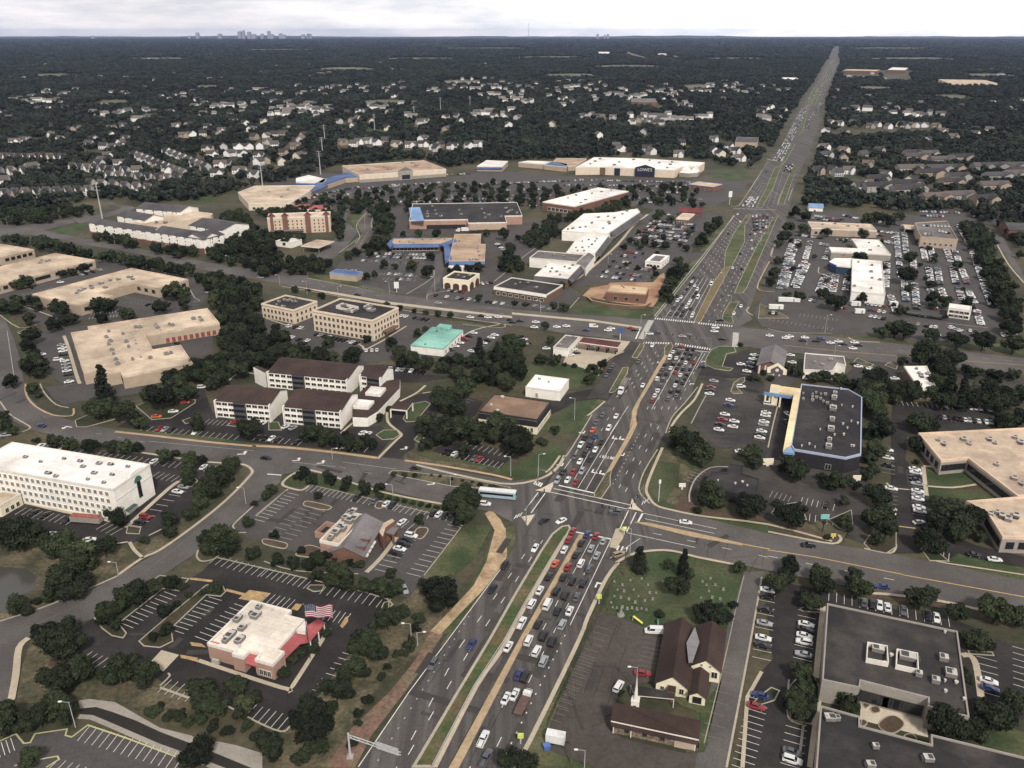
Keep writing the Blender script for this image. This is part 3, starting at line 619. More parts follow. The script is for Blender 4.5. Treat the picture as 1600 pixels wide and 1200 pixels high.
line((560,1199),(640,1081),.22); line((640,1081),(745,940),.22); line((745,940),(782,890),.22)                 # left edge line
line((612,1215),(719,1011),.2,w_white,D); line((719,1011),(835,845),.2,w_white,D); line((638,1180),(733,1018),.2,w_white,D); line((733,1018),(848,845),.2,w_white,D)
line((590,1190),(735,960),.26,w_fade,DOT)
line((646,1200),(764,1000),.35,w_yel); line((764,1000),(845,860),.35,w_yel)
line((727,1214),(827,1025),.2,w_white,D); line((827,1025),(890,905),.2,w_white,D); line((748,1225),(844,1030),.2,w_white,D); line((844,1030),(907,908),.2,w_white,D)
line((895,897),(925,841),.18); line((912,899),(939,843),.18)
line((790,1180),(888,983),.3,w_white,DOT); line((891,977),(955,843),.22); line((900,832),(955,843),.75); line((953,873),(1000,842),.2)
line((873,759),(928,771),.75); line((865,764),(987,790),.35); line((858,769),(980,796),.35); line((841,770),(820,798),.35); line((852,771),(830,802),.35)
line((982,798),(967,830),.35); line((994,801),(979,832),.35); line((1004,803),(997,816),.7)
line((972,650),(903,763),.2); line((963,683),(915,767),.2); line((920,708),(893,758),.18); line((960,637),(920,708),.18,w_white,D); line((903,703),(875,743),.2); line((935,680),(905,718),.18,w_white,D)
line((967,763),(1023,653),.2,w_white,D); line((977,769),(1035,655),.2,w_white,D); line((958,757),(1000,676),.3,w_white,DOT)
line((1000,830),(1145,863),.22) if 0 else line((979,833),(1086,856),.22)
line(*T(2,2,'830,845 1265,937'), .2); line(*T(2,2,'820,810 1280,908'), .2); line(*T(2,2,'880,935 1600,1085'), .2, w_white, (3.2, 9)); line(*T(3,2,'0,1078 800,1230'), .2, w_white, (3.2, 9))
line(*T(2,2,'1440,1003 1610,1035'), .5, w_yel); line(*T(3,2,'0,1040 300,1085'), .4, w_yel); line(*T(3,2,'300,1085 850,1195'), .4, w_yel); line(*T(3,3,'840,-5 1610,135'), .4, w_yel)
# between the junctions
line((1040,600),(972,650),.2) if 0 else None
line(*M4('490,930 320,1190'), .2); lanes((950,628),(1012,545),(1003,600),(1038,556),4,[1,2,3]); line(*M4('710,960 1010,420'), .2)
lanes((1020,590),(1052,548),(1100,575),(1112,553),6,[2,3,4,5],.18,None); lanes((1000,640),(1020,590),(1066,640),(1100,575),6,[1,2,3,4,5],.2)
line(*M4('1010,755 1190,415'), .2); line((1053,545),(1112,551),.6)
# north of the far junction
lanes((1030,495),(1080,432),(1087,500),(1118,437),6,[1,2,3,4,5],.2,None); lanes((1080,432),(1148,340),(1130,420),(1165,345),5,[1,2,3,4],.25)
lanes((1097,502),(1145,415),(1128,506),(1165,430),3,[1,2],.25); lanes((1145,415),(1172,345),(1165,430),(1212,345),4,[1,2,3],.25)
lanes((1155,320),(1185,285),(1185,322),(1200,285),4,[1,2,3],.3); lanes((1190,325),(1212,262),(1215,322),(1232,265),3,[1,2],.3)
line((1022,495),(1148,337),.3); line((1155,322),(1200,252),.3,w_fade); line((1145,326),(1212,328),1.2,w_fade)
# ladder crossings
def ladder(a, b, length, bw=.65, gap=.75, m=w_white, dv=None):
    a = Vector(U(*a)); b = Vector(U(*b)); L = (b - a).length; d = (b - a) / L; n = dv or RD; t = 0
    while t < L - bw:
        p = a + d * t; r = p + d * bw
        mk.poly([(v.x, v.y, ZM) for v in (p, r, r + n * length, p + n * length)], m); t += bw + gap
ladder(*M4('735,115 1110,152'), 3.2); ladder(*M4('1145,160 1470,188'), 3.2); ladder(*M4('625,342 880,350'), 3.0); ladder(*M4('925,355 1270,408'), 3.4)
line(*M4('705,125 610,300'), 3.6, w_fade); line(*M4('1500,240 1490,375'), 3.4, w_fade); line(*M4('600,205 560,300'), .8)
ladder((1002,790),(1014,783), 3.0, .6, .9); ladder(*T(2,2,'650,1040 720,1055'), 3.0, .6, .9); ladder((833,757),(846,762), 3, .7, .3); ladder((802,812),(816,806), 3, .7, .6)
# cross street lines
line(*T(1,2,'70,565 160,572'), .6); line(*T(1,2,'540,490 880,535'), .2, w_fade); line(*T(1,2,'230,490 500,520'), .18, w_fade); line(*T(1,2,'520,520 760,570'), .18, w_fade, D); line(*T(0,2,'930,360 1590,420'), .18, w_fade); line(*T(0,2,'600,310 930,370'), .18, w_fade, D)
line(*T(0,1,'45,870 95,1200'), .25, w_fade); line(*T(0,3,'120,350 620,130'), .14, w_ghost); line(*T(0,2,'900,1180 1500,720'), .14, w_ghost)
line(*T(1,1,'0,500 500,585'), .2, w_fade, D); line(*T(1,1,'250,560 850,665'), .2, w_fade, D); line(*T(1,1,'1000,700 1600,770'), .2, w_fade, D); line(*T(1,1,'1000,745 1600,815'), .2, w_fade, D); line(*T(2,1,'0,800 780,870'), .2, w_fade, D); line(*T(2,1,'0,830 770,905'), .2, w_fade, D)
line(*T(0,1,'340,300 1500,520'), .2, w_fade, D); line(*T(3,1,'100,960 480,1000'), .35, w_yel); line(*T(3,1,'480,1000 900,1032'), .35, w_yel); line(*T(3,1,'0,905 900,1000'), .2, w_fade, D); line(*T(3,1,'900,1000 1600,1065'), .2, w_fade, D); line(*T(3,1,'900,1035 1600,1085'), .3, w_yel)
line(*T(1,1,'680,110 680,230'), .2, w_yel); line(*T(1,1,'700,250 640,350'), .2, w_yel)
# arrows and legends on the lanes
def arrow(p, turn=0, s=1.0, dirv=RD, m=w_white):
    o = Vector(U(*p)); d = Vector(dirv).normalized(); n = Vector((d.y, -d.x, 0))
    f = lambda x, y: (o.x + n.x * x * s + d.x * y * s, o.y + n.y * x * s + d.y * y * s, ZM)
    mk.poly([f(-.18, -1.6), f(.18, -1.6), f(.18, .4), f(-.18, .4)], m)
    if turn == 0: mk.poly([f(-.6, .4), f(.6, .4), f(0, 1.7)], m)
    else: mk.poly([f(.18 * turn, .4), f(.18 * turn, -.1), f(.9 * turn, -.1), f(.9 * turn, .4)] if turn > 0 else [f(-.18, .4), f(-.9, .4), f(-.9, -.1), f(-.18, -.1)], m); mk.poly([f(.9 * turn, .8), f(.9 * turn, -.5), f(1.7 * turn, .15)][::1 if turn < 0 else -1], m)
arrow((933,912), 1, 1.5); arrow((925,738), -1, 1.5, -RD); arrow((937,740), -1, 1.5, -RD); arrow((957,685), -1, 1.5, -RD); arrow((968,686), -1, 1.5, -RD); arrow((974,712), 1, 1.4, -RD)
arrow((912,677), 1, 1.4, -RD); arrow((878,728), 1, 1.4, -RD); arrow((1027,567), -1, 1.2, -RD); arrow((1097,565), 1, 1.2); arrow((1079,600), 1, 1.2)
for p in ((466,720),(504,724),(677,757),(634,702)): arrow(p, -1, 1.5, (1, .15, 0))
arrow((105,667), -1, 1.7, (-.9, .3, 0)); arrow((381,710), -1, 1.7, (1, .1, 0))
def word(p, s=1.0, dirv=-RD):
    """ONLY painted on the lane: letter strokes"""
    G = {'O': [(0,0,1,0),(1,0,1,1),(1,1,0,1),(0,1,0,0)], 'N': [(0,0,0,1),(0,1,1,0),(1,0,1,1)], 'L': [(0,1,0,0),(0,0,1,0)], 'Y': [(.5,0,.5,.5),(.5,.5,0,1),(.5,.5,1,1)]}
    o = Vector(U(*p)); d = Vector(dirv); n = Vector((d.y, -d.x, 0))
    for i, ch in enumerate('ONLY'):
        for x0, y0, x1, y1 in G[ch]:
            a = o + n * ((i - 2) * .75 + x0 * .5) * s + d * (y0 * 2.4) * s; b = o + n * ((i - 2) * .75 + x1 * .5) * s + d * (y1 * 2.4) * s
            dd = (b - a); L = dd.length; dd /= L; pn = Vector((-dd.y, dd.x, 0)) * .1
            mk.poly([(v.x, v.y, ZM) for v in (a - pn, b - pn, b + pn, a + pn)], w_white)
word((943,712)); word((955,714)); word((1118,436), 1.2); word((1112,452), 1.2)
tag(mk.build('lane_markings'), kind='structure')
# ================================================================ BUILDINGS
B1 = lambda s: q(480, 780, 8.889, s); B2 = lambda s: q(310, 920, 6.667, s); B3 = lambda s: q(920, 960, 5.454, s); B4 = lambda s: q(320, 550, 4.571, s)
B5 = lambda s: q(1180, 585, 8, s); B6 = lambda s: q(130, 305, 6.667, s); B7 = lambda s: q(590, 320, 6.667, s); B8 = lambda s: q(1160, 530, 5, s)
def wallm(n, rgb, **k): return mat(n, rgb, k.pop('var', .10), k.pop('scale', .25), k.pop('fine', .08), k.pop('fscale', 1.6), **k)
def roofm(n, rgb, t=None, **k): return mat(n, rgb, k.pop('var', .26), .045, .08, .9, tint=t, tvar=.06, seam=k.pop('seam', (22, 3.4, .07)), **k)
wl_white = wallm('white_stucco', (232, 226, 214)); wl_cream = wallm('cream_siding', (228, 216, 184)); wl_beige = wallm('beige_precast', (208, 190, 164)); wl_tan = wallm('tan_masonry', (172, 152, 130))
wl_brick = wallm('red_brick', (118, 84, 71), fine=.16); wl_pink = wallm('pink_brick', (166, 130, 112)); wl_dark = wallm('dark_cladding', (44, 42, 46)); wl_grey = wallm('grey_masonry', (148, 140, 130)); wl_brown = wallm('brown_brick', (110, 84, 68), fine=.14)
wl_stone = mat('rubble_stone', (128, 110, 92), .2, .4, .4, 1.6, tint=(92, 80, 70), tvar=.9); wl_slate = wallm('slate_grey_siding', (78, 76, 80))
rf_white = roofm('white_membrane_roof', (232, 226, 218), (212, 204, 194)); rf_bright = roofm('bright_membrane_roof', (240, 235, 228), (226, 218, 208)); rf_tan = roofm('tan_ballast_roof', (204, 182, 154), (176, 154, 130)); rf_pinktan = roofm('pinkish_tan_roof', (202, 178, 150), (172, 150, 128)); rf_black = roofm('black_membrane_roof', (42, 40, 43), (64, 60, 58)); rf_dark = roofm('dark_grey_roof', (48, 46, 46), (74, 68, 64)); rf_brown = roofm('brown_shingle', (62, 47, 42), (72, 56, 50))
rf_grey = roofm('grey_metal_roof', (122, 116, 116), (108, 102, 102)); rf_slate = roofm('slate_shingle', (88, 84, 86), (76, 72, 74)); rf_red = roofm('red_metal_roof', (176, 88, 88), (160, 78, 80), seam=(40, .7, .06)); rf_blue = roofm('blue_metal_roof', (88, 112, 156), (76, 98, 140), seam=(40, .7, .06)); rf_sky = roofm('light_blue_roof', (124, 158, 198), (108, 142, 184), seam=(40, .9, .06)); rf_teal = roofm('teal_roof', (134, 190, 172), (118, 174, 158), seam=(60, .8, .06)); rf_orange = roofm('weathered_orange_roof', (186, 156, 128), (160, 134, 110)); rf_ggrey = roofm('gravel_grey_roof', (118, 112, 108), (100, 94, 92)); rf_cream = roofm('cream_metal_fascia', (232, 208, 156), (220, 194, 142)); rf_maroon = roofm('maroon_roof', (122, 62, 60), (108, 52, 52)); rf_taupe = roofm('taupe_gravel_roof', (140, 112, 90), (122, 96, 76)); rf_cgrey = roofm('church_grey_roof', (128, 124, 124))
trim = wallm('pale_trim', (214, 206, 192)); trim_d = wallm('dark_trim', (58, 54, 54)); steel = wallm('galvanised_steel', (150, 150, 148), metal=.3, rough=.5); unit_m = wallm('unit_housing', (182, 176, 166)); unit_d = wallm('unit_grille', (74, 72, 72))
glass = mat('window_glass', (34, 38, 42), .2, .3, .1, 1, rough=.12, spec=.5); glass_b = mat('blue_glass', (52, 70, 90), .2, .3, .1, 1, rough=.12, spec=.5)
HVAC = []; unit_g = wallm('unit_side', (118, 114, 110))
def hvac_mesh(k):
    b = MB(); r = random.Random(k)
    if k < 3:
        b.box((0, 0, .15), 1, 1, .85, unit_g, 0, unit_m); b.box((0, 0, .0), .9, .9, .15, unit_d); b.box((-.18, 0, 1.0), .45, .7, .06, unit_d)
        if k == 1: b.box((.62, 0, .1), .25, .7, .6, unit_d)
        if k == 2: b.tube((.25, .2, 1), (.25, .2, 1.35), .12, .12, unit_m)
    else:
        b.tube((0, 0, 0), (0, 0, .75), .34, .34, unit_m, 10); b.tube((0, 0, .75), (0, 0, 1), .5, .42, unit_m, 10)
    me_o = b.build('rooftop_unit'); me = me_o.data; bpy.data.objects.remove(me_o); return me
HVAC = [hvac_mesh(i) for i in range(4)]
WINM = {}
def winmesh(w, h, gm, fm):
    k = (round(w, 2), round(h, 2), gm.name, fm.name)
    if k not in WINM:
        b = MB(); b.box((0, .0, -h / 2), w, .10, h, gm)
        t = max(.1, w * .07)
        for sx in (-1, 1): b.box((sx * (w / 2), 0, -h / 2 - t), t, .2, h + 2 * t, fm)
        b.box((0, 0, h / 2), w - t, .2, t, fm); b.box((0, 0, -h / 2 - t), w - t, .2, t, fm); b.box((0, .01, -h / 2), .07, .13, h, fm)
        o = b.build('window'); WINM[k] = o.data; bpy.data.objects.remove(o)
    return WINM[k]
class Bld:
    def __init__(s, name, label, cat, px, h, orth=True, group=None, plan=None):
        P = plan if plan else [(p.x, p.y) for p in W(px, h)]
        if orth: P = ortho(P)
        a = sum(P[i][0] * P[(i + 1) % len(P)][1] - P[(i + 1) % len(P)][0] * P[i][1] for i in range(len(P)))
        s.ccw = a > 0; s.P = P; s.h = h
        s.c = (sum(p[0] for p in P) / len(P), sum(p[1] for p in P) / len(P), 0)
        s.root = empty(name, s.c, label, cat, group)
        e = max(range(len(P)), key=lambda i: (P[i][0] - P[(i + 1) % len(P)][0]) ** 2 + (P[i][1] - P[(i + 1) % len(P)][1]) ** 2)
        s.ang = math.atan2(P[(e + 1) % len(P)][1] - P[e][1], P[(e + 1) % len(P)][0] - P[e][0])
    def part(s, b, name, **k):
        o = b.build(name, s.root, loc=s.c, **k); o.location = (0, 0, 0); return o
    def box(s, wm, rm, par=.6, cap=None, z0=0.0, pw=.4):
        b = MB(); b.prism(s.P, z0, s.h - .03, wm); s.part(b, 'wall')
        b = MB(); b.poly([(p[0], p[1], s.h) for p in (s.P if s.ccw else s.P[::-1])], rm); s.part(b, 'roof')
        if par:
            b = MB(); ring = offs(list(s.P) + [s.P[0]], (pw / 2 - .06) * (1 if s.ccw else -1), True)[:-1]
            b.curb([Vector((p[0], p[1], 0)) for p in ring], pw, s.h + par, cap or wm, True, s.h - .5); s.part(b, 'parapet')
        return s
    def edge(s, i):
        a = Vector((*s.P[i % len(s.P)], 0)); b = Vector((*s.P[(i + 1) % len(s.P)], 0)); d = (b - a); L = max(d.length, 1e-4); d /= L
        n = Vector((d.y, -d.x, 0)) * (1 if s.ccw else -1); return a, b, d, n, L
    def win(s, i, zs, n, w, h, m0=1.0, m1=None, gm=None, fm=None, name='window'):
        a, b, d, nn, L = s.edge(i); me = winmesh(w, h, gm or glass, fm or trim); m1 = m0 if m1 is None else m1
        for z in zs:
            for k in range(n):
                t = m0 + (L - m0 - m1) * ((k + .5) / n); p = a + d * t + nn * .04
                link(name, me, s.root, (p.x - s.c[0], p.y - s.c[1], z), math.atan2(d.y, d.x))
        return s
    def strip(s, i, z, h, dep, m, name, m0=0.0, m1=0.0, out=.0):
        """a band, awning or canopy along one wall"""
        a, b, d, nn, L = s.edge(i); p = a + d * ((m0 + L - m1) / 2) + nn * (dep / 2 + out + .02)
        o = MB(); o.box((p.x, p.y, z), L - m0 - m1, dep, h, m, math.atan2(d.y, d.x)); s.part(o, name); return s
    def slope(s, i, z0, z1, dep, m, name='awning', m0=0.0, m1=0.0):
        a, b, d, nn, L = s.edge(i); p, r = a + d * m0 + nn * .03, b - d * m1 + nn * .03; o = MB()
        v = [(p.x, p.y, z1), (r.x, r.y, z1), (r.x + nn.x * dep, r.y + nn.y * dep, z0), (p.x + nn.x * dep, p.y + nn.y * dep, z0)]
        v += [(x, y, z - .25) for x, y, z in v]
        o.add(v, [[0, 1, 2, 3], [4, 7, 6, 5], [3, 2, 6, 7], [0, 3, 7, 4], [1, 5, 6, 2]], m); s.part(o, name); return s
    def units(s, pts, sx=2.2, sy=1.6, sz=1.4, k=0, z=None):
        for j, (x, y) in enumerate(pts):
            p = U(x, y, (z or s.h)); o = link('rooftop_unit', HVAC[k if k == 3 else (k + j) % 3], s.root, (p[0] - s.c[0], p[1] - s.c[1], (z or s.h) + .01), s.ang)
            f = 1 + .25 * ((j * 37) % 5 - 2) / 2; o.scale = (sx * f, sy * f, sz)
        return s
    def poly3(s, pts, m, name, th=0.0):
        b = MB(); n = len(pts); b.poly(pts, m)
        if th:
            b.add(list(pts) + [(p[0], p[1], p[2] - th) for p in pts], [[i, (i + 1) % n, n + (i + 1) % n, n + i] for i in range(n)] + [list(range(2 * n - 1, n - 1, -1))], m)
        s.part(b, name); return s
    def gable(s, e0, e1, r0, zr, rm, wm, ze, back=None, over=.5, name='roof', zb=0.0):
        """gabled volume: e0,e1 near eave (world xy), r0 a point on the ridge line; far eave mirrored or at distance back"""
        e0 = Vector((e0[0], e0[1], 0)); e1 = Vector((e1[0], e1[1], 0)); d = (e1 - e0); L = d.length; d /= L; n = Vector((-d.y, d.x, 0))
        w = (Vector((r0[0], r0[1], 0)) - e0).dot(n); wb = back if back is not None else w
        wb = abs(wb) * (1 if w > 0 else -1); ra, rb = e0 + n * w, e1 + n * w; f0, f1 = ra + n * wb, rb + n * wb
        z = lambda p, h: (p.x, p.y, h); b = MB()
        b.add([z(e0, zb), z(e1, zb), z(f1, zb), z(f0, zb), z(e0, ze), z(e1, ze), z(f1, ze), z(f0, ze), z(ra, zr - .05), z(rb, zr - .05)],
              [[0, 1, 5, 4], [1, 2, 6, 9, 5], [2, 3, 7, 6], [3, 0, 4, 8, 7]], wm); s.part(b, 'wall')
        so = over * (zr - ze) / abs(w); sgn = 1 if w > 0 else -1; dd = d * over; nn = n * over * sgn; b = MB(); th = .22
        for (p, r, k) in ((e0, e1, -1), (f0, f1, 1)):
            sl = over * (zr - ze) / abs(w if k < 0 else wb)
            v = [z(p - dd + nn * k, ze - sl), z(r + dd + nn * k, ze - sl), z(rb + dd, zr), z(ra - dd, zr)]; v = [(x, y, c + .12) for x, y, c in v]; v += [(x, y, c - th) for x, y, c in v]
            b.add(v, [[0, 1, 2, 3], [7, 6, 5, 4], [0, 4, 5, 1], [1, 5, 6, 2], [0, 3, 7, 4]], rm)
        s.part(b, name); return s, [(v.x, v.y) for v in (e0, e1, f1, f0)]
def text_part(parent, body, size, loc, rz, m, name='lettering', tilt=math.pi / 2):
    cu = bpy.data.curves.new('lettering', 'FONT'); cu.body = body; cu.size = size; cu.extrude = .05; cu.align_x = 'CENTER'; cu.align_y = 'CENTER'; cu.resolution_u = 2
    o = bpy.data.objects.new('lettering', cu); me = bpy.data.meshes.new_from_object(o); bpy.data.objects.remove(o); me.materials.clear(); me.materials.append(m)
    t = bpy.data.objects.new(name, me); COL.objects.link(t); t.parent = parent; t.location = loc; t.rotation_euler = (tilt, 0, rz); return t
px1 = lambda f, s, z: U(*f(s)[0], z)

# ---- 1 white four storey hotel, lower left
b = Bld('hotel', 'white four storey hotel with bright flat roof and arched green end window', 'hotel', T(0,2,'740,640 938,510 112,372 28,378 -160,452 -330,520'), 13, False)
b.P = ortho([(p.x, p.y) for p in W(T(0,2,'740,640 938,510 112,372 -420,300 -700,470'), 13)][:3] + [tuple(W(T(0,2,'-260,525'), 13)[0][:2])])
a_, c_ = Vector(b.P[0]), Vector(b.P[1]); b.P[3] = tuple(a_ + (Vector(b.P[2]) - c_)); b.c = (sum(p[0] for p in b.P) / 4, sum(p[1] for p in b.P) / 4, 0); b.root.location = b.c
b.ccw = sum(b.P[i][0] * b.P[(i + 1) % 4][1] - b.P[(i + 1) % 4][0] * b.P[i][1] for i in range(4)) > 0
b.box(wl_white, rf_bright, .5, trim); b.win(3, [2.0, 5.0, 8.0, 11.0], 24, 1.5, 1.6, 2, 2, mat('curtained_glass', (112, 108, 100), .3, .3, .15, 1, rough=.25), wl_white)
b.units(T(0,2,'255,490 500,485 620,500 800,520 690,505 550,600 350,580 300,560 650,620 520,520 400,470 160,460 590,560 700,570'), 1.6, 1.2, .8)
a, bb, d, nn, L = b.edge(0); mid = a + d * L * .62
arch = MB(); arch.box((mid.x + nn.x * .1, mid.y + nn.y * .1, 3.4), 1.7, .3, 6.6, glass, math.atan2(d.y, d.x)); b.part(arch, 'window')
arch = MB(); pts = [Vector((math.cos(t) * 2.0, 0, math.sin(t) * 2.3)) for t in [math.pi * k / 10 for k in range(11)]]
fr = [mid + nn * .16 + d * p.x + Vector((0, 0, 10.1 + p.z)) for p in pts]; arch.poly(fr, wallm('green_sign_face', (60, 110, 84))); b.part(arch, 'arched_sign')
arch = MB(); fr = [mid + d * (math.cos(t) * 4.2) + nn * .12 + Vector((0, 0, 13.3 + math.sin(t) * 1.7)) for t in [math.pi * k / 12 for k in range(13)]]; n_ = len(fr)
arch.add(fr + [v - nn * .5 for v in fr], [list(range(n_)), list(range(2 * n_ - 1, n_ - 1, -1))] + [[i, i + 1, n_ + i + 1, n_ + i] for i in range(n_ - 1)], wl_white); b.part(arch, 'curved_gable')
b.strip(0, 2.6, .3, 1.6, wallm('green_awning', (62, 84, 74)), 'awning', 3, L - 8); b.strip(0, 8.6, .25, .15, trim, 'cornice', 0, 0)
b2 = Bld('hotel_lobby_wing', 'low cream lobby wing in front of the white hotel at the left edge', 'building', T(0,2,'0,765 130,690 20,672 -160,700 -160,790'), 4.5)
b2.box(wl_cream, rf_tan, .5, trim).win(0, [1.6], 3, 1.4, 1.7)
# ---- 2 brick steakhouse
b = Bld('steakhouse', 'brick restaurant with sloping grey metal roof, dormers and cluttered flat back roof', 'restaurant', B1('180,595 560,190 850,245 430,640'), 5.4)
b.box(wl_pink, rf_pinktan, .7, trim)
e0, e1, r0 = px1(B1, '780,790', 3.4), px1(B1, '1045,330', 3.4), px1(B1, '520,650', 6.5)
_, gp = b.gable(e0, e1, r0, 6.5, rf_grey, wl_brick, 3.4)
e0v, e1v = Vector(e0), Vector(e1); dv = (e1v - e0v).normalized(); nv = Vector((-dv.y, dv.x, 0)); nv = nv if (Vector(r0) - e0v).dot(nv) > 0 else -nv
for t in (3.2, 7.6):
    c = e0v + dv * t + nv * 1.6; m_ = MB(); m_.box((c.x, c.y, 3.6), 2.2, 2.4, 2.1, wl_brick, math.atan2(dv.y, dv.x)); m_.box((c.x - nv.x * .2, c.y - nv.y * .2, 5.7), 2.8, 3.2, .25, rf_grey, math.atan2(dv.y, dv.x)); b.part(m_, 'dormer')
for t in (2, 4.6, 7.2, 9.6):
    c = e0v + dv * t - nv * .5; m_ = MB(); m_.box((c.x, c.y, 2.2), 1.6, 1.0, .5, rf_white, math.atan2(dv.y, dv.x)); b.part(m_, 'awning')
for s_, z_, n_, mm in (('1000,455 1060,330 1180,270 1215,300 1090,390 1050,520', 6.2, 'entrance_tower', wl_brick), ('1065,460 1115,380 1275,385 1205,490', 4.4, 'entrance_porch', rf_grey)):
    m_ = MB(); m_.prism([(p.x, p.y) for p in W(B1(s_), z_)], 0 if mm is wl_brick else z_ - .5, z_, mm if mm is wl_brick else wl_brick, rf_pinktan if mm is wl_brick else rf_grey); b.part(m_, n_)
for s_ in ('1195,495', '1262,400'):
    c = px1(B1, s_, 3.9); m_ = MB(); m_.box((c[0], c[1], 0), .6, .6, 3.9, wl_brick, b.ang); b.part(m_, 'porch_column')
b.units(B1('590,215 640,200 660,290 470,400 400,480 330,560 540,280 600,310 500,430'), 3.0, 2.2, 1.6); b.units(B1('280,570 430,580 350,430'), .9, .9, 1, 3)
e_ = Bld('bin_enclosure', 'roofless brick bin enclosure against the back of the brick steakhouse', 'enclosure', B1('115,445 270,305 385,340 240,480'), 2.6)
m_ = MB(); m_.curb([Vector((*p, 0)) for p in e_.P], .35, 2.6, wl_pink, True); e_.part(m_, 'wall'); m_ = MB(); m_.prism([((p[0] - e_.c[0]) * .6 + e_.c[0], (p[1] - e_.c[1]) * .6 + e_.c[1]) for p in e_.P], .1, 1.5, wl_dark); e_.part(m_, 'waste_bin')
# ---- 3 burger restaurant
b = Bld('burger_restaurant', 'pink brick restaurant with cream flat roof and red metal awnings', 'restaurant', B2('600,135 960,240 930,285 1095,330 1020,440 830,640 890,672 780,798 590,748 640,690 522,656 482,728 362,692 382,650 200,602 70,590 180,455'), 5.2)
b.box(wl_pink, roofm('cream_flat_roof', (232, 220, 202), (214, 200, 182)), .55, trim, 0, .7)
V = lambda s, z: tuple(px1(B2, s, z))
b.poly3([V('835,640', 4.9), V('1025,450', 4.9), V('1245,312', 4.9), V('1325,352', 3.3), V('1160,550', 3.3), V('1060,570', 3.3), V('905,725', 3.3)], rf_red, 'awning', .35)
b.poly3([V('522,660', 5.0), V('640,692', 5.0), V('602,808', 3.3), V('478,772', 3.3)], rf_red, 'awning', .35); b.poly3([V('128,542', 5.9), V('215,562', 5.9), V('195,603', 5.2), V('85,580', 5.2)], rf_red, 'awning', .2)
m_ = MB(); m_.prism([(p.x, p.y) for p in W(B2('1020,425 1110,330 1130,345 1110,440'), 6.4)], 5.0, 6.4, trim); b.part(m_, 'raised_parapet')
b.win(8, [1.7], 4, 1.1, 1.8, .5, .5, glass, trim); b.win(7, [1.7], 3, 1.2, 1.8); b.win(5, [1.7], 5, 1.5, 1.8)
b.units(B2('630,205 410,330 600,290 290,550 430,550 560,270 460,420 330,500'), 2.4, 1.8, 1.3); b.units(B2('770,230 530,380 430,610 680,190 350,340 490,300'), .8, .8, .9, 3)
for s_ in ('1165,545', '1250,450', '1310,375'):
    c = px1(B2, s_, 3.2); m_ = MB(); m_.box((c[0], c[1], 0), .3, .3, 3.1, trim); b.part(m_, 'awning_post')
cab = Bld('utility_cabinet', 'small pale green utility cabinet beside the red awning restaurant', 'cabinet', B2('135,735 150,722 222,735 210,752'), 1.5); cab.box(wallm('cabinet_green', (150, 158, 138)), wallm('cabinet_lid', (170, 176, 156)), 0); cab.win(0, [.7], 1, .8, .9, .1, .1, unit_d, steel, 'door')
# ---- 4 church and hall
b = Bld('church', 'stone church with brown shingle roof and white steeple', 'church', B3('250,700 955,850 920,1045 210,895'), 4.4)
e0, e1, r0 = px1(B3, '212,897', 4.4), px1(B3, '918,1048', 4.4), px1(B3, '590,830', 8.6)
_, gp = b.gable(e0, e1, r0, 8.6, rf_brown, wl_stone, 4.4, None, .6); e0v, e1v = Vector(e0), Vector(e1); dv = (e1v - e0v).normalized(); nv = Vector((-dv.y, dv.x, 0)); nv = nv if (Vector(r0) - e0v).dot(nv) > 0 else -nv; ag = math.atan2(dv.y, dv.x)
gm = MB(); c = (e0v + e1v) / 2 - nv * .62; gm.box((c.x, c.y, 4.15), (e1v - e0v).length + 1.2, .12, .32, trim, ag); b.part(gm, 'gutter')
for t in (3.5, 8, 12.5, 17, 21):
    c = e0v + dv * t - nv * .06; o = link('window', winmesh(1.2, 2.2, glass, wl_stone), b.root, (c.x - b.c[0], c.y - b.c[1], 2.1), ag)
L_ = (e1v - e0v).length
gm = MB(); c = e0v + dv * (L_ - 2.6) - nv * .1; gm.box((c.x, c.y, 0), 5.2, .25, 4.1, wl_tan, ag); b.part(gm, 'brick_bay')
for t in (.1, 4.6, L_ - .1):
    gm = MB(); c = e0v + dv * t - nv * .2; gm.box((c.x, c.y, 0), .25, .2, 4.1, trim, ag); b.part(gm, 'downpipe')
c = Vector(px1(B3, '395,770', 8.3)); gm = MB(); gm.box((c.x, c.y, 6.4), 1.9, 1.9, 3.6, trim, ag); gm.box((c.x, c.y, 10.0), 2.1, 2.1, .2, trim, ag)
for k in range(8):
    t0, t1 = 2 * math.pi * k / 8, 2 * math.pi * (k + 1) / 8; gm.add([(c.x + .6 * math.cos(t0), c.y + .6 * math.sin(t0), 10.2), (c.x + .6 * math.cos(t1), c.y + .6 * math.sin(t1), 10.2), (c.x, c.y, 17.5)], [[0, 1, 2]], trim)
st = b.part(gm, 'steeple'); gm = MB(); gm.box((c.x + dv.x * 0 - nv.x * .97, c.y - nv.y * .97, 7.6), .7, .1, 1.3, glass, ag); b.part(gm, 'louvre')
b = Bld('parish_hall', 'long brown roofed parish hall with cream gable ends behind the stone church', 'hall', B3('575,575 665,90 840,200 855,630'), 3.6)
e0, e1, r0 = px1(B3, '575,575', 3.6), px1(B3, '662,85', 3.6), px1(B3, '715,550', 6.8)
_, gp = b.gable(e0, e1, r0, 6.8, rf_brown, wl_cream, 3.6)
def on_front(bl, e0, r0, fr, z, me, nm, e1):
    e0v = Vector(e0); e1v = Vector(e1); d = (e1v - e0v).normalized(); n = Vector((-d.y, d.x, 0)); w = (Vector(r0) - e0v).dot(n); p = e0v + n * (2 * w * fr) - d * .05
    link(nm, me, bl.root, (p.x - bl.c[0], p.y - bl.c[1], z), math.atan2(n.y, n.x))
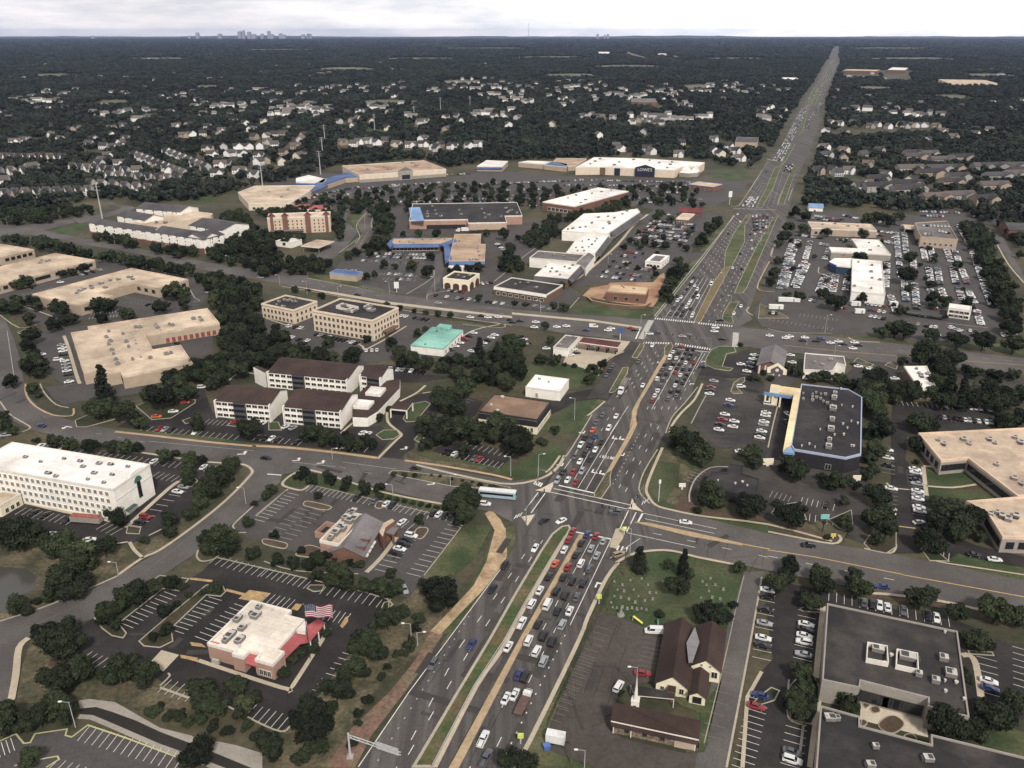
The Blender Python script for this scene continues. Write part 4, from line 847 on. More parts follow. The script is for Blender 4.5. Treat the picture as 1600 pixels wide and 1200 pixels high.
on_front(b, e0, r0, .2, 2.0, winmesh(1.0, 1.2, glass, trim), 'window', e1); on_front(b, e0, r0, .8, 2.0, winmesh(1.2, 1.8, glass, trim), 'window', e1)
d_ = (Vector(e1) - Vector(e0)).normalized(); n_ = Vector((-d_.y, d_.x, 0)); w_ = (Vector(r0) - Vector(e0)).dot(n_); c = Vector(e0) + n_ * w_ - d_ * 1.2
gm = MB(); gm.box((c.x, c.y, 0), abs(w_) * .5, 2.4, 3.4, wl_brown, math.atan2(n_.y, n_.x), rf_brown); b.part(gm, 'porch')
e0, e1, r0 = px1(B3, '1120,478', 4.6), px1(B3, '1160,150', 4.6), px1(B3, '1003,400', 7.4)
b2 = Bld('church_annex', 'wide brown roofed annex with cream gable right of the parish hall', 'hall', B3('1120,470 1160,150 920,100 880,420'), 4.6)
b2.gable(e0, e1, r0, 7.4, rf_brown, wl_cream, 4.6)
for fr, z, w, h in ((.18, 2.6, 1.6, 2.0), (.35, 5.2, .6, .6), (.65, 5.2, .6, .6), (.82, 2.6, .9, 1.4)): on_front(b2, e0, r0, fr, z, winmesh(w, h, glass, trim), 'window', e1)
b2.poly3([px1(B3, '905,105', 6.3), px1(B3, '943,232', 6.5), px1(B3, '885,405', 6.0), px1(B3, '850,405', 6.0), px1(B3, '832,240', 6.2)], rf_cgrey, 'valley_roof', .4)
b3 = Bld('church_porch_wing', 'small cream gabled wing with white framed window below the annex', 'building', B3('1000,695 1012,510 880,480 855,650'), 3.2)
e0, e1, r0 = px1(B3, '995,705', 3.2), px1(B3, '1015,505', 3.2), px1(B3, '928,682', 4.6); b3.gable(e0, e1, r0, 4.6, rf_brown, wl_cream, 3.2); on_front(b3, e0, r0, .5, 1.6, winmesh(2.2, 1.8, glass, trim_d), 'window', e1)
b4 = Bld('covered_walkway', 'low dark covered walkway between the stone church and the hall', 'walkway', B3('360,600 660,650 730,655 725,720 400,690 375,655'), 3.0, False); m_ = MB(); m_.prism(b4.P, 2.7, 3.0, trim, rf_dark); b4.part(m_, 'roof')
for p in b4.P[:2] + b4.P[3:5]: m_ = MB(); m_.box((p[0], p[1], 0), .2, .2, 2.7, trim); b4.part(m_, 'post')
# ---- 5 brown roofed lodge
def lodge(label, e0, e1, r0, back, n, ze=8.6, zr=11.2, name='lodge_wing'):
    E0, E1, R0 = px1(B4, e0, ze), px1(B4, e1, ze), px1(B4, r0, zr); bl = Bld(name, label, 'apartment block', None, ze, False, plan=[E0[:2], E1[:2], R0[:2]])
    _, gp = bl.gable(E0, E1, R0, zr, rf_brown, wl_white, ze, back, .4); bl.P = gp; bl.ccw = sum(gp[i][0] * gp[(i + 1) % 4][1] - gp[(i + 1) % 4][0] * gp[i][1] for i in range(4)) > 0
    a, b_, d, nn, L = bl.edge(0); me = winmesh(2.6, 1.35, glass, wl_white)
    for z in (1.5, 4.3, 7.1):
        for k in range(n):
            p = a + d * (L * (k + .5) / n) + nn * .05; link('window', me, bl.root, (p.x - bl.c[0], p.y - bl.c[1], z), math.atan2(d.y, d.x))
    k0 = int(n * .35); m_ = MB(); p = a + d * (L * (k0 + 1) / n) + nn * .35; m_.box((p.x, p.y, 0), L * 2 / n, .7, 8.3, wl_slate, math.atan2(d.y, d.x)); bl.part(m_, 'grey_bay')
    for z in (1.6, 4.4, 7.1):
        m_ = MB(); p = a + d * (L * (k0 + 1) / n) + nn * .74; m_.box((p.x, p.y, z - .6), L * 1.8 / n, .1, 1.3, glass, math.atan2(d.y, d.x)); bl.part(m_, 'window')
    for k in (0, n):
        m_ = MB(); p = a + d * (L * k / n); m_.box((p.x, p.y, 0), .5, 2.4, 8.9, wl_white, math.atan2(d.y, d.x)); bl.part(m_, 'fin_wall')
    return bl
lodge('front left brown roofed lodge wing with white balconies facing the street', '75,345', '462,378', '235,248', 7, 9)
lodge('front right brown roofed lodge wing stepping toward the lobby', '563,388', '968,425', '690,270', 7, 9)
lodge('rear brown roofed lodge wing behind the two front wings', '452,142', '1015,198', '640,50', 7, 13)
lodge('short rear brown roofed lodge block with plain white wall near the lobby', '1112,165', '1255,185', '1185,95', 6, 3)
bl = Bld('lodge_stair_block', 'plain white block at the left end of the rear lodge wing', 'building', B4('350,108 375,95 440,130 430,150'), 8.6); bl.box(wl_white, rf_brown, 0); bl.win(0, [2, 5], 1, 1.2, 1.2, .3)
bl = Bld('lodge_lobby', 'low brown roofed lobby with two white skylight boxes', 'building', B4('1055,465 1055,330 1180,222 1395,190 1390,260 1235,425 1160,470'), 4.6, False); bl.box(wl_white, rf_brown, .0)
for s_ in ('1150,290 1190,245 1290,255 1250,300', '1062,385 1100,338 1205,348 1165,392'):
    m_ = MB(); P_ = [Vector((p.x, p.y, 0)) for p in W(B4(s_), 6.0)]; m_.curb(P_, .5, 6.0, rf_white, True, 4.6); m_.poly([(p.x, p.y, 5.2) for p in P_], rf_white); bl.part(m_, 'skylight_box')
bl = Bld('porte_cochere', 'brown roofed drive-through canopy on white posts at the lodge entrance', 'canopy', B4('1320,405 1372,352 1490,358 1440,415'), 4.6); m_ = MB(); m_.prism(bl.P, 3.9, 4.6, trim, rf_brown); bl.part(m_, 'roof')
for p in bl.P: m_ = MB(); m_.box((p[0] * .97 + bl.c[0] * .03, p[1] * .97 + bl.c[1] * .03, 0), .6, .6, 3.9, trim, bl.ang); bl.part(m_, 'post')
# ---- 6 blue trim store
b = Bld('department_store', 'dark roofed store with cream fascia and pale blue trim beside the side lot', 'shop', B5('575,128 1160,192 1335,292 1322,1005 1130,1052 480,945 445,890'), 7, False)
b.box(wl_dark, rf_black, .5, wallm('pale_blue_trim', (158, 166, 188)), 0, .5)
m_ = MB(); m_.prism([(p.x, p.y) for p in W(B5('290,140 572,178 445,888 350,935 482,248 290,215'), 7.6)], 6.0, 7.6, rf_cream); b.part(m_, 'fascia_roof')
m_ = MB(); m_.prism([(p.x, p.y) for p in W(B5('300,150 560,190 480,260 280,240'), 6)], 0, 5.9, wl_dark); b.part(m_, 'wall')
m_ = MB(); m_.prism([(p.x, p.y) for p in W(B5('200,120 310,135 300,170 190,155'), 9.5)], 0, 9.5, wl_cream, rf_cream); b.part(m_, 'entrance_tower')
tp = [Vector(px1(B5, s_, 9.5)) for s_ in ('190,155', '300,170')]; td = (tp[1] - tp[0]).normalized(); tn = Vector((td.y, -td.x, 0)); m_ = MB(); mid = (tp[0] + tp[1]) / 2 + tn * .1
m_.add([mid - td * 4.4 + Vector((0, 0, 7)), mid + td * 4.4 + Vector((0, 0, 7)), mid + td * 4.4 + Vector((0, 0, 9.6)), mid + Vector((0, 0, 12.6)), mid - td * 4.4 + Vector((0, 0, 9.6))], [[0, 1, 2, 3, 4]], wl_cream); b.part(m_, 'gable_front')
m_ = MB(); mid2 = mid + tn * .1; m_.add([mid2 - td * 2.8 + Vector((0, 0, 6.9)), mid2 + td * 2.8 + Vector((0, 0, 6.9)), mid2 + td * 2.8 + Vector((0, 0, 9)), mid2 + Vector((0, 0, 11)), mid2 - td * 2.8 + Vector((0, 0, 9))], [[0, 1, 2, 3, 4]], wallm('mauve_panel', (92, 80, 84))); m_.tube(mid2 + Vector((0, 0, 8.9)), mid2 + tn * .1 + Vector((0, 0, 8.9)), .8, .8, trim, 12); b.part(m_, 'sign_panel')
m_ = MB(); mid3 = mid + tn * .5 + td * 3; m_.box((mid3.x, mid3.y, 5.2), 15, .8, 1.5, rf_sky, math.atan2(td.y, td.x)); b.part(m_, 'blue_awning')
for k in (-3.6, -.2, 3.2): m_ = MB(); c = mid + td * k + tn * .6; m_.box((c.x, c.y, 0), .8, .8, 5.2, wl_cream, math.atan2(td.y, td.x)); b.part(m_, 'column')
b.poly3([px1(B5, '440,890', 8.2), px1(B5, '495,985', 6.6), px1(B5, '355,968', 6.6)], rf_sky, 'corner_gable', 1.0)
b.units(B5('995,255 985,310 970,440 960,580 945,700 925,840 915,920'), 3.4, 2.4, 1.6); b.units(B5('715,260 715,295 715,335 760,240 765,300 820,260 815,315 875,260 850,350 900,370 600,250 600,320'), 1.4, 1.1, 1.0); b.units(B5('1080,395 1215,415 1095,630 1200,595 1280,620 810,700 990,765 1105,760 580,905 675,880 745,920 1200,900 1070,190 1150,680 1230,905'), .9, .9, 1.0, 3)
b.win(4, [2.0], 6, 2.2, 2.2, 6, 14); text_part(b.root, 'HOME STORE', 1.1, (0, 0, 0), 0, trim) if 0 else None
# ---- 7 tan office buildings on the left
def tan_office(label, pts, h=6.2, wins=(), **k):
    bl = Bld('office_building', label, 'office building', pts, h); bl.box(wl_tan, rf_tan, .7, rf_tan, 0, .6)
    for i, n in wins: bl.win(i, [3.6], n, 3.0, 2.0, 1.5, 1.5, glass, trim_d)
    return bl
b = tan_office('tan roofed office with a loading court of red doors and rows of roof units', T(0,1,'455,885 550,868 552,842 1305,735 1362,822 900,905 960,985 1140,965 1195,1072 770,1165 752,1122 640,1148 628,1108 512,1138'), 6.5, [(9, 4), (11, 3), (13, 4)])
b.units(T(0,1,'680,875 665,910 690,935 680,955 700,990 710,1015 725,1050 735,1075 770,890 790,937 805,970 850,848 875,848 975,835 985,850 1060,830 1080,835 1210,795 1250,790 1260,805 830,1050 940,1040 1040,1015 1070,1010'), 2.4, 1.9, 1.4)
b.units(T(0,1,'830,890 845,925 850,945 865,985 880,1030 1000,860 815,880'), 2.6, .9, .25)
wr = wallm('red_loading_door', (136, 58, 50)); b.win(4, [1.7], 9, 2.0, 2.8, 2, 10, wr, wl_tan, 'loading_door')
b = tan_office('tan roofed office with a notched court and a line of roof units', T(0,1,'225,640 815,480 1168,548 1000,608 835,575 620,632 700,655 485,722'), 6.2, [(2, 4), (6, 4), (3, 3)])
b.units(T(0,1,'480,635 520,610 500,620 570,590 630,575 690,555 740,550 810,535 830,548 660,600 575,605'), 2.6, 2.0, 1.2)
b = tan_office('long tan roofed office running off the left edge', T(0,1,'-100,612 -100,520 125,428 330,378 578,432 322,500 200,530'), 6, [(4, 6), (5, 4), (6, 6)]); b.units(T(0,1,'260,430 290,435 250,445 310,430'), 2.6, 2.0, 1.2)
b = tan_office('small tan roofed office at the far left edge', T(0,1,'-120,395 -100,318 0,322 212,362 30,408'), 6, [(3, 5)])
# ---- 8 beige offices, green roof
def beige(label, pts, h, fl, n0, n1, e0, e1):
    bl = Bld('office_building', label, 'office building', pts, h); bl.box(wl_beige, rf_black, .9, wl_beige, 0, .6); zs = [1.8 + 3.7 * k for k in range(fl)]
    bl.win(e0, zs, n0, 1.7, 2.0, .8, .8, glass, wl_beige); bl.win(e1, zs, n1, 1.7, 2.0, .8, .8, glass, wl_beige); bl.strip(e0, h - .1, .4, .35, wl_beige, 'cornice'); bl.strip(e1, h - .1, .4, .35, wl_beige, 'cornice'); return bl
b = beige('larger beige three storey office with black roof and screened roof plant', T(1,1,'728,806 350,750 528,668 892,732'), 12.2, 3, 13, 8, 0, 3); b.units(T(1,1,'550,715 575,750 600,745 710,720 720,745 690,730'), 4.2, 3.2, 1.6)
m_ = MB(); m_.curb([Vector((p.x, p.y, 0)) for p in W(T(1,1,'500,710 540,692 640,715 600,738'), 14)], .2, 14, trim, True, 12.2); b.part(m_, 'plant_screen'); b.poly3([px1(lambda s: T(1,1,s), '640,705', 12.4), px1(lambda s: T(1,1,s), '690,682', 12.4), px1(lambda s: T(1,1,s), '735,690', 12.4), px1(lambda s: T(1,1,s), '630,720', 12.4)], wl_dark, 'hatch', .1)
b.strip(3, 3.2, .5, 3.5, wl_brown, 'entrance_canopy', 6, 9)
b = beige('smaller beige two storey office with black roof left of the larger one', T(1,1,'240,742 22,706 190,650 382,690'), 8.4, 2, 8, 5, 0, 3); b.units(T(1,1,'130,710 145,690 170,722 200,685 215,680 230,690 245,670 180,680 250,690'), 1.8, 1.6, 1.2)
b = Bld('green_roof_building', 'low white building with a bright teal roof beside the beige offices', 'shop', T(1,1,'958,962 1110,842 1285,868 1180,978'), 4.6); b.box(wl_white, rf_teal, .25, rf_teal); b.win(2, [1.9], 6, 1.6, 1.8)
e_ = MB(); e_.prism([(p.x, p.y) for p in W(T(1,1,'1128,840 1150,822 1225,832 1210,858'), 6.4)], 4.6, 6.4, rf_teal); b.part(e_, 'raised_roof'); b.units(T(1,1,'1058,955 1130,870'), 1, 1, .8)
# ---- 9 middle retail
b = Bld('strip_shops', 'orange roofed shop row with blue awnings facing the busy car park', 'shop', B7('150,352 770,345 800,368 660,412 640,415 150,415'), 5.5); b.box(wl_brick, rf_orange, .5, rf_blue); b.units(B7('230,385 370,400 470,365 560,360 640,355 700,360 330,390'), 1.6, 1.3, 1)
b.slope(4, 4.0, 5.6, 2.8, rf_blue); b.win(4, [1.8], 12, 3.0, 2.2, 1, 1)
b2 = Bld('corner_shops', 'tan roofed corner shop block with blue awnings', 'shop', B7('785,312 1065,305 1085,412 1140,415 1165,550 1050,602 772,578 772,420'), 6); b2.box(wl_brick, rf_orange, .5, rf_tan); b2.units(B7('1045,430 1040,455 1050,490 1060,530 960,575 990,570 1020,570 1045,575 820,430 850,380'), 1.8, 1.4, 1.0)
b2.slope(6, 4.2, 6.2, 3.0, rf_blue); b2.slope(5, 4.2, 6.2, 2.6, rf_blue); b2.slope(4, 4.2, 6.2, 2.6, rf_blue) if 0 else None
for s_ in ('690,425 745,420 775,575 700,575', '655,412 815,355 825,380 690,425', '95,410 140,358 165,410 130,445'):
    m_ = MB(); m_.prism([(p.x, p.y) for p in W(B7(s_), 6.3)], 5.0, 6.3, rf_blue); (b2 if s_ != '95,410 140,358 165,410 130,445' else b).part(m_, 'blue_roof')
m_ = MB(); m_.prism([(p.x, p.y) for p in W(B7('735,645 765,608 985,620 930,655'), 3.6)], 0, 3.6, wl_white, rf_bright); b2.part(m_, 'glazed_porch')
b = Bld('supermarket', 'black roofed supermarket with pink walls and a light blue entrance roof', 'supermarket', B7('290,35 430,-18 1440,-12 1520,105 1335,130 1342,188 945,190 930,150 485,162 330,170'), 8); b.box(wl_pink, rf_black, .5, trim); b.units(B7('600,65 610,105 660,125 850,60 870,105 1085,50 1110,95 1335,40 1285,130 1350,85 1400,60 1450,90 1160,110 1120,140 1370,70 520,75 520,100 520,130 570,20'), 2.4, 1.8, 1.2)
b.poly3([px1(B7, '325,30', 8.3), px1(B7, '440,22', 9.0), px1(B7, '488,165', 9.0), px1(B7, '350,172', 8.0)], rf_sky, 'blue_roof', .4)
b.strip(5, 2.5, 4.5, 3.0, wl_tan, 'stucco_bay', 1, 1); b.strip(7, 0.3, 3.4, .3, wl_dark, 'loading_bay', 2, 2)
b = Bld('arched_restaurant', 'cream restaurant with arched brick windows on the corner of the cross street', 'restaurant', B7('672,772 800,705 1082,722 940,798'), 7); b.box(wl_cream, rf_dark, .8, wl_cream, 0, .9); b.units(B7('840,740 900,760 960,740'), 2, 1.6, 1)
for i_, n_ in ((3, 3), (2, 2)):
    a, bb_, d, nn, L = b.edge(i_)
    for k in range(n_):
        c = a + d * (L * (k + .5) / n_) + nn * .1; r_ = L / n_ * .36; fr = [c + d * (-r_) , c + d * r_] + [c + d * (r_ * math.cos(t)) + Vector((0, 0, 3.0 + r_ * .7 * math.sin(t))) for t in [math.pi * j / 10 for j in range(11)]]
        m_ = MB(); m_.poly(fr, wl_maroon if 0 else wallm('arch_glazing', (84, 56, 50))); b.part(m_, 'arched_window')
b = Bld('shop_row', 'dark roofed brick shop row beside the arched restaurant', 'shop', [(773,449),(801,433),(873,447),(858,462)], 5.5); b.box(wl_brown, rf_dark, .6, trim); b.strip(3, 4.0, 1.2, .5, wl_white, 'sign_band'); b.units(T(2,1,'50,570 100,570 150,600 20,580'), 1.8, 1.4, 1); b.win(3, [1.7], 8, 2.6, 2)
b = Bld('blue_roof_cafe', 'small blue roofed building at the corner of the car park', 'restaurant', T(1,1,'472,502 500,482 645,500 640,528'), 4.6); b.box(wl_tan, rf_blue, .3, rf_sky); b.win(0, [1.6], 3, 1.6, 1.6); b.units(T(1,1,'560,490 600,492 620,495'), 1.6, 1.4, .9)
# ---- 10 plaza along the highway
b = Bld('plaza_anchor_store', 'large white roofed plaza store behind a grey arcade', 'shop', T(2,1,'312,245 448,138 640,130 785,106 800,126 612,252 600,262'), 8, False); b.box(wl_white, rf_bright, .5, trim); b.units(T(2,1,'460,220 500,195 380,230 600,155 610,200 570,230 640,165 720,120 690,140 540,160 350,235 425,225 605,190'), 2.4, 1.8, 1.2)
b.slope(4, 4.5, 7.6, 4.0, rf_slate); b.strip(6, 0, 4, .5, wl_dark, 'loading_bay', 2, 6) if 0 else None
b = Bld('plaza_shops', 'stepped white roofed plaza shops in the middle of the arcade', 'shop', T(2,1,'338,382 400,300 470,268 600,280 520,385'), 6.2, False); b.box(wl_white, rf_bright, .5, trim); b.units(T(2,1,'440,310 480,300 520,310 400,350 440,350 480,345 530,295 500,330 410,370 450,370'), 1.6, 1.3, 1); b.slope(3, 4, 6.4, 4.0, rf_slate)
b = Bld('plaza_gabled_store', 'grey roofed plaza store with a white gabled front', 'shop', T(2,1,'108,412 165,372 455,392 405,440'), 7); b.box(wl_white, rf_ggrey, .5, trim)
fa = [px1(lambda s: T(2,1,s), k, z) for k, z in (('405,440', 7), ('480,378', 10.0), ('515,400', 7), ('460,470', 7))]; b.poly3(fa, rf_grey, 'gable_roof', .3); m_ = MB(); m_.prism([fa[0][:2], fa[2][:2], fa[3][:2]], 0, 6.6, wl_white); b.part(m_, 'wall'); b.units(T(2,1,'200,385 320,405 260,395 380,425'), 1.8, 1.4, 1)
b = Bld('plaza_end_store', 'white roofed brick store at the near end of the plaza', 'shop', T(2,1,'140,525 230,447 440,458 340,545'), 6); b.box(wl_brick, rf_white, .5, trim); b.slope(3, 3.8, 6.2, 3.5, rf_slate); b.slope(2, 3.8, 6.2, 3.5, rf_slate); b.units(T(2,1,'210,470 250,480 280,500 330,470 360,480 300,520 240,500 380,460'), 1.8, 1.4, 1)
b = Bld('brick_white_store', 'brick store with white roof behind the plaza trees', 'shop', T(2,1,'245,68 350,2 560,-28 695,-2 690,8 405,98'), 8); b.box(wl_brick, rf_bright, .5, trim); b.win(5, [2.5], 6, 4, 3, 3, 6, wl_dark, trim); b.units(T(2,1,'350,40 400,20 460,50 500,10 560,0 620,-10 430,70'), 2.4, 1.8, 1)
b = Bld('bank_branch', 'small bank with white framed roof in the plaza car park', 'bank', T(2,1,'842,432 882,388 968,402 945,450'), 4.5); b.box(wl_white, rf_ggrey, .5, rf_bright, 0, 2.4); b.win(3, [1.8], 4, 2, 1.8); b.win(2, [1.8], 3, 2, 1.8)
b = Bld('tavern', 'brown brick restaurant with pale flat roof at the far end of the plaza', 'restaurant', T(2,1,'1035,165 1065,132 1130,140 1110,178'), 5); b.box(wl_brown, rf_pinktan, .5, trim); b.win(3, [1.8], 4, 2, 1.6)
b = Bld('gabled_tavern', 'restaurant with maroon gabled roof behind the pale roofed tavern', 'restaurant', T(2,1,'1045,120 1060,98 1190,105 1185,125'), 4.2); b.gable(px1(lambda s: T(2,1,s), '1045,122', 4), px1(lambda s: T(2,1,s), '1185,128', 4), px1(lambda s: T(2,1,s), '1115,100', 7), 7, rf_maroon, wl_brown, 4); b.win(0, [1.8], 4, 2, 1.6)
b = Bld('unfinished_building', 'half built brick building on bare orange soil', 'building', T(2,1,'600,622 615,578 850,598 842,642'), 6.5); b.box(wl_brick, roofm('raw_deck', (214, 186, 148), (196, 164, 126)), .4, c_buff); b.win(3, [2.4], 3, 2.4, 2.4, 2, 2, wl_dark, c_buff, 'opening'); b.units(T(2,1,'700,600 760,605 690,590'), 1.6, 1.2, .6)
w_ = Bld('retaining_wall', 'low brick retaining wall curving round the unfinished building', 'wall', T(2,1,'470,655 500,680 600,700 740,715 830,712 865,690'), 1.6, False); m_ = MB(); m_.curb([Vector((*p, 0)) for p in w_.P], .6, 1.8, wl_brown); w_.part(m_, 'wall_body'); m_ = MB(); m_.curb([Vector((*p, 0)) for p in w_.P], .9, 1.95, c_buff, False, 1.82); w_.part(m_, 'coping')
# ---- 11 fuel stations
b = Bld('fuel_canopy', 'dark red fuel station canopy with pale fascia by the far junction', 'canopy', T(2,1,'412,938 448,910 692,938 655,968'), 5.6); m_ = MB(); m_.prism(b.P, 4.7, 5.6, trim, roofm('dark_red_deck', (96, 52, 50), (74, 42, 40))); b.part(m_, 'roof')
a_, c_ = Vector(b.P[0]), Vector(b.P[2])
for f in (.15, .4, .65, .88):
    for g in (.35, .75):
        p = Vector(b.P[0]) + (Vector(b.P[3]) - Vector(b.P[0])) * f + (Vector(b.P[1]) - Vector(b.P[0])) * g; m_ = MB(); m_.box((p.x, p.y, 0), .4, .4, 4.7, steel, b.ang); m_.box((p.x + .9, p.y, .13), .7, .5, 1.6, wl_dark, b.ang); b.part(m_, 'pump_column')
b.strip(3, 4.72, .3, .1, wallm('red_stripe', (170, 60, 56)), 'red_stripe')
b = Bld('fuel_shop', 'flat grey roofed shop beside the dark red fuel canopy', 'shop', T(2,1,'262,972 332,896 420,908 352,988'), 4.2); b.box(wl_white, rf_ggrey, .5, trim); b.win(2, [1.6], 5, 1.8, 1.8); b.units(T(2,1,'330,920 380,910 300,960'), 1.6, 1.3, .9)
b = Bld('white_storage_building', 'plain white flat roofed building beyond the brown roofed office', 'building', [(819,605),(838,587),(890,592),(875,612)], 5); b.box(wl_white, rf_bright, .3, trim); b.win(3, [1.5], 1, 1.2, 2.2, 8, 2, wl_grey, trim, 'door'); b.units(T(2,1,'230,1190 170,1170'), 1, 1, .6)
b = Bld('brown_roof_office', 'square office with brown gravel roof and dark glass band', 'office building', [(747,643),(772,617),(862,628),(838,657)], 7); b.box(wl_cream, rf_taupe, .5, trim_d); b.strip(3, 3.8, 2.6, .25, wl_dark, 'dark_band'); b.strip(2, 3.8, 2.6, .25, wl_dark, 'dark_band'); b.win(2, [1.8], 9, 1.2, 2.2, 1, 1); b.win(3, [1.8], 9, 1.2, 2.2, 1, 1); b.units(T(1,2,'1470,135 1510,170 1540,85'), 1.8, 1.5, .9, 3)
# ---- 12 right side
b = Bld('bank_branch', 'dark roofed bank with a drive-through lane above the trees', 'bank', T(2,2,'1212,610 1245,550 1345,558 1358,500 1450,512 1440,562 1548,600 1528,692 1400,680 1290,655'), 4.5, False); b.box(wl_dark, rf_black, .4, trim_d); b.units(T(2,2,'1287,606 1395,625 1440,615 1470,638'), 1.0, 1.0, .7, 3)
b = Bld('campus_building', 'large pinkish tan roofed building at the right edge', 'office building', T(3,2,'938,312 1600,280 1900,262 1900,690 1560,708 1250,470 1082,486'), 6, False); b.box(wl_grey, rf_pinktan, .6, roofm('tan_cap', (212, 182, 152)), 0, .8); b.units(T(3,2,'1065,355 1100,380 1225,350 1260,380 1385,350 1420,375 1545,340 1580,370 1430,510 1540,595 1585,630'), 2.2, 1.6, 1.1); b.win(4, [3.0], 12, 2.6, 2.4, 1, 1, glass, trim_d); b.win(5, [3.0], 5, 2.6, 2.4, 1, 1, glass, trim_d); b.win(6, [3.0], 5, 2.6, 2.4, 1, 1, glass, trim_d)
b = Bld('campus_wing', 'lower right wing of the pinkish tan building below the lawns', 'office building', T(3,2,'1238,738 1560,712 1900,694 1900,975 1465,962 1365,802'), 6.0, False); b.box(wl_grey, rf_pinktan, .6, MATS['tan_cap'], 0, .8); b.units(T(3,2,'1430,810 1460,830 1500,850 1390,820 1550,830'), 2.6, 1.8, 1.2); b.win(3, [3.0], 5, 2.6, 2.4, 1, 1, glass, trim_d); b.win(4, [3.0], 6, 2.6, 2.4, 1, 1, glass, trim_d)
b = Bld('warehouse_office', 'big dark grey flat roof with two screened plant wells at the lower right', 'office building', T(3,3,'370,178 1182,352 1255,888 1000,820 1000,768 578,660 572,705 338,655'), 7, False); b.box(wl_grey, rf_dark, .5, wl_grey, 0, .4)
for s_ in ('618,512 625,412 745,435 752,538', '803,552 808,455 935,480 940,582'):
    m_ = MB(); m_.curb([Vector((p.x, p.y, 0)) for p in W(T(3,3,s_), 8.6)], .25, 8.6, trim, True, 7); b.part(m_, 'plant_screen')
b.units(T(3,3,'685,470 870,515'), 4.2, 2.8, 1.5); b.units(T(3,3,'940,625 1095,525 1140,620 1045,665'), 2.2, 2.2, 1.5); b.units(T(3,3,'1105,660 1108,725 770,500 1105,355 1175,670 730,545 1225,775'), 1, 1, .8, 3)
b.win(5, [3.2], 3, 5, 3.4, 2, 2, glass, trim_d); b.win(4, [2.6], 5, 4.4, 3.0, 1.5, 1.5, glass, trim_d)
b = Bld('south_office', 'dark grey flat roof cut off by the bottom edge at the right', 'office building', T(3,3,'328,818 572,885 572,942 1020,1060 1018,998 1700,1165 1700,1400 290,1330'), 6.4, False); b.box(wl_grey, rf_dark, .5, wl_grey, 0, .4); b.units(T(3,3,'670,1075 640,1190 385,895 425,898 1000,1150'), 2, 1.6, 1.2)
ct = sheet('courtyard_paving', [T(3,3,'580,760 980,860 1000,1010 575,900')], c_pale, .1)
for s_ in ('600,790 740,800 760,820 660,800 610,830', '690,930 740,885 800,880 850,930 790,985 720,970', '640,830 680,815 700,850 660,860', '840,830 950,850 970,880 880,860', '590,900 620,920 600,940 580,935', '850,1000 900,990 930,1030 870,1020', '790,820 830,830 820,850 790,845'):
    island('courtyard_bed', T(3,3,s_), g_mulch, sm=True, cw=.2, h=.3)
# dealership and neighbours
b = Bld('car_showroom', 'white roofed car showroom with blue corner surrounded by cars', 'car dealership', T(3,1,'528,418 722,438 720,636 520,630'), 7); b.box(wl_white, rf_bright, .5, trim); b.units(T(3,1,'565,440 650,460 645,500 650,540 700,550 645,605 540,590'), 2.4, 1.8, 1.1); b.strip(3, .2, 3.2, .3, wl_dark, 'garage_doors', 12, 1)
b2 = Bld('glass_showroom', 'curved blue glass showroom front joined to the white roofed showroom', 'car dealership', T(3,1,'382,440 415,418 528,420 524,472 430,462'), 6, False); b2.box(glass_b, rf_bright, .6, wl_white, 0, .8); b2.strip(4, 4.6, 1.6, .3, wallm('blue_sign_band', (60, 90, 160)), 'sign_band')
b = Bld('service_building', 'white flat roofed service building behind the showroom', 'garage', T(3,1,'390,352 540,350 542,296 702,302 748,356 745,392 700,386 392,382'), 6); b.box(wl_grey, rf_white, .5, trim); b.units(T(3,1,'630,320 640,365 470,395 690,340'), 2, 1.6, 1)
b = Bld('long_shop', 'long grey roofed building with arched bays beyond the dealership', 'shop', T(3,1,'262,196 450,190 662,202 655,240 430,238 265,228'), 6); b.box(wl_tan, rf_pinktan, .5, trim); b.win(4, [2.4], 4, 3, 2.6, 2, 2, wl_dark, trim); b.units(T(3,1,'340,205 420,200 500,215 560,215'), 2, 1.6, 1)
b = Bld('parking_deck_garage', 'square tan garage with cars parked on its roof', 'garage', T(3,1,'930,198 1152,186 1165,262 1140,292 942,288'), 8); b.box(wl_tan, rf_ggrey, .8, wl_tan); b.win(3, [3.2], 6, 1.8, 1.8, 2, 2)
b = Bld('showroom_kiosk', 'small white two level showroom near the right road', 'car dealership', T(3,1,'1122,722 1140,705 1265,712 1278,740 1270,748'), 6); b.box(wl_white, rf_bright, .5, trim); b.win(4, [1.6, 4.2], 4, 3.2, 1.5, 1, 1)
b = Bld('guard_canopy', 'small tan canopy attached left of the roof parking garage', 'canopy', T(3,1,'850,205 928,205 930,232 850,228'), 4.5); m_ = MB(); m_.prism(b.P, 3.8, 4.5, wl_tan, rf_tan); b.part(m_, 'roof')
for p in b.P: m_ = MB(); m_.box((p[0], p[1], 0), .5, .5, 3.8, wl_tan); b.part(m_, 'post')
b = Bld('pediment_bank', 'bank with grey gabled roof and columned front by the dark lot', 'bank', B8('125,195 150,78 322,92 290,222'), 5)
e0, e1, r0 = px1(B8, '122,198', 5), px1(B8, '160,72', 5), px1(B8, '212,205', 8); _, gp = b.gable(e0, e1, r0, 8, rf_grey, wl_brick, 5, None, .8)
for fr in (.08, .32, .68, .92): on_front(b, e0, r0, fr, 2.5, winmesh(.7, 4.8, trim, trim), 'column', e1)
on_front(b, e0, r0, .5, 2.4, winmesh(2.4, 3.6, glass, trim), 'door', e1)
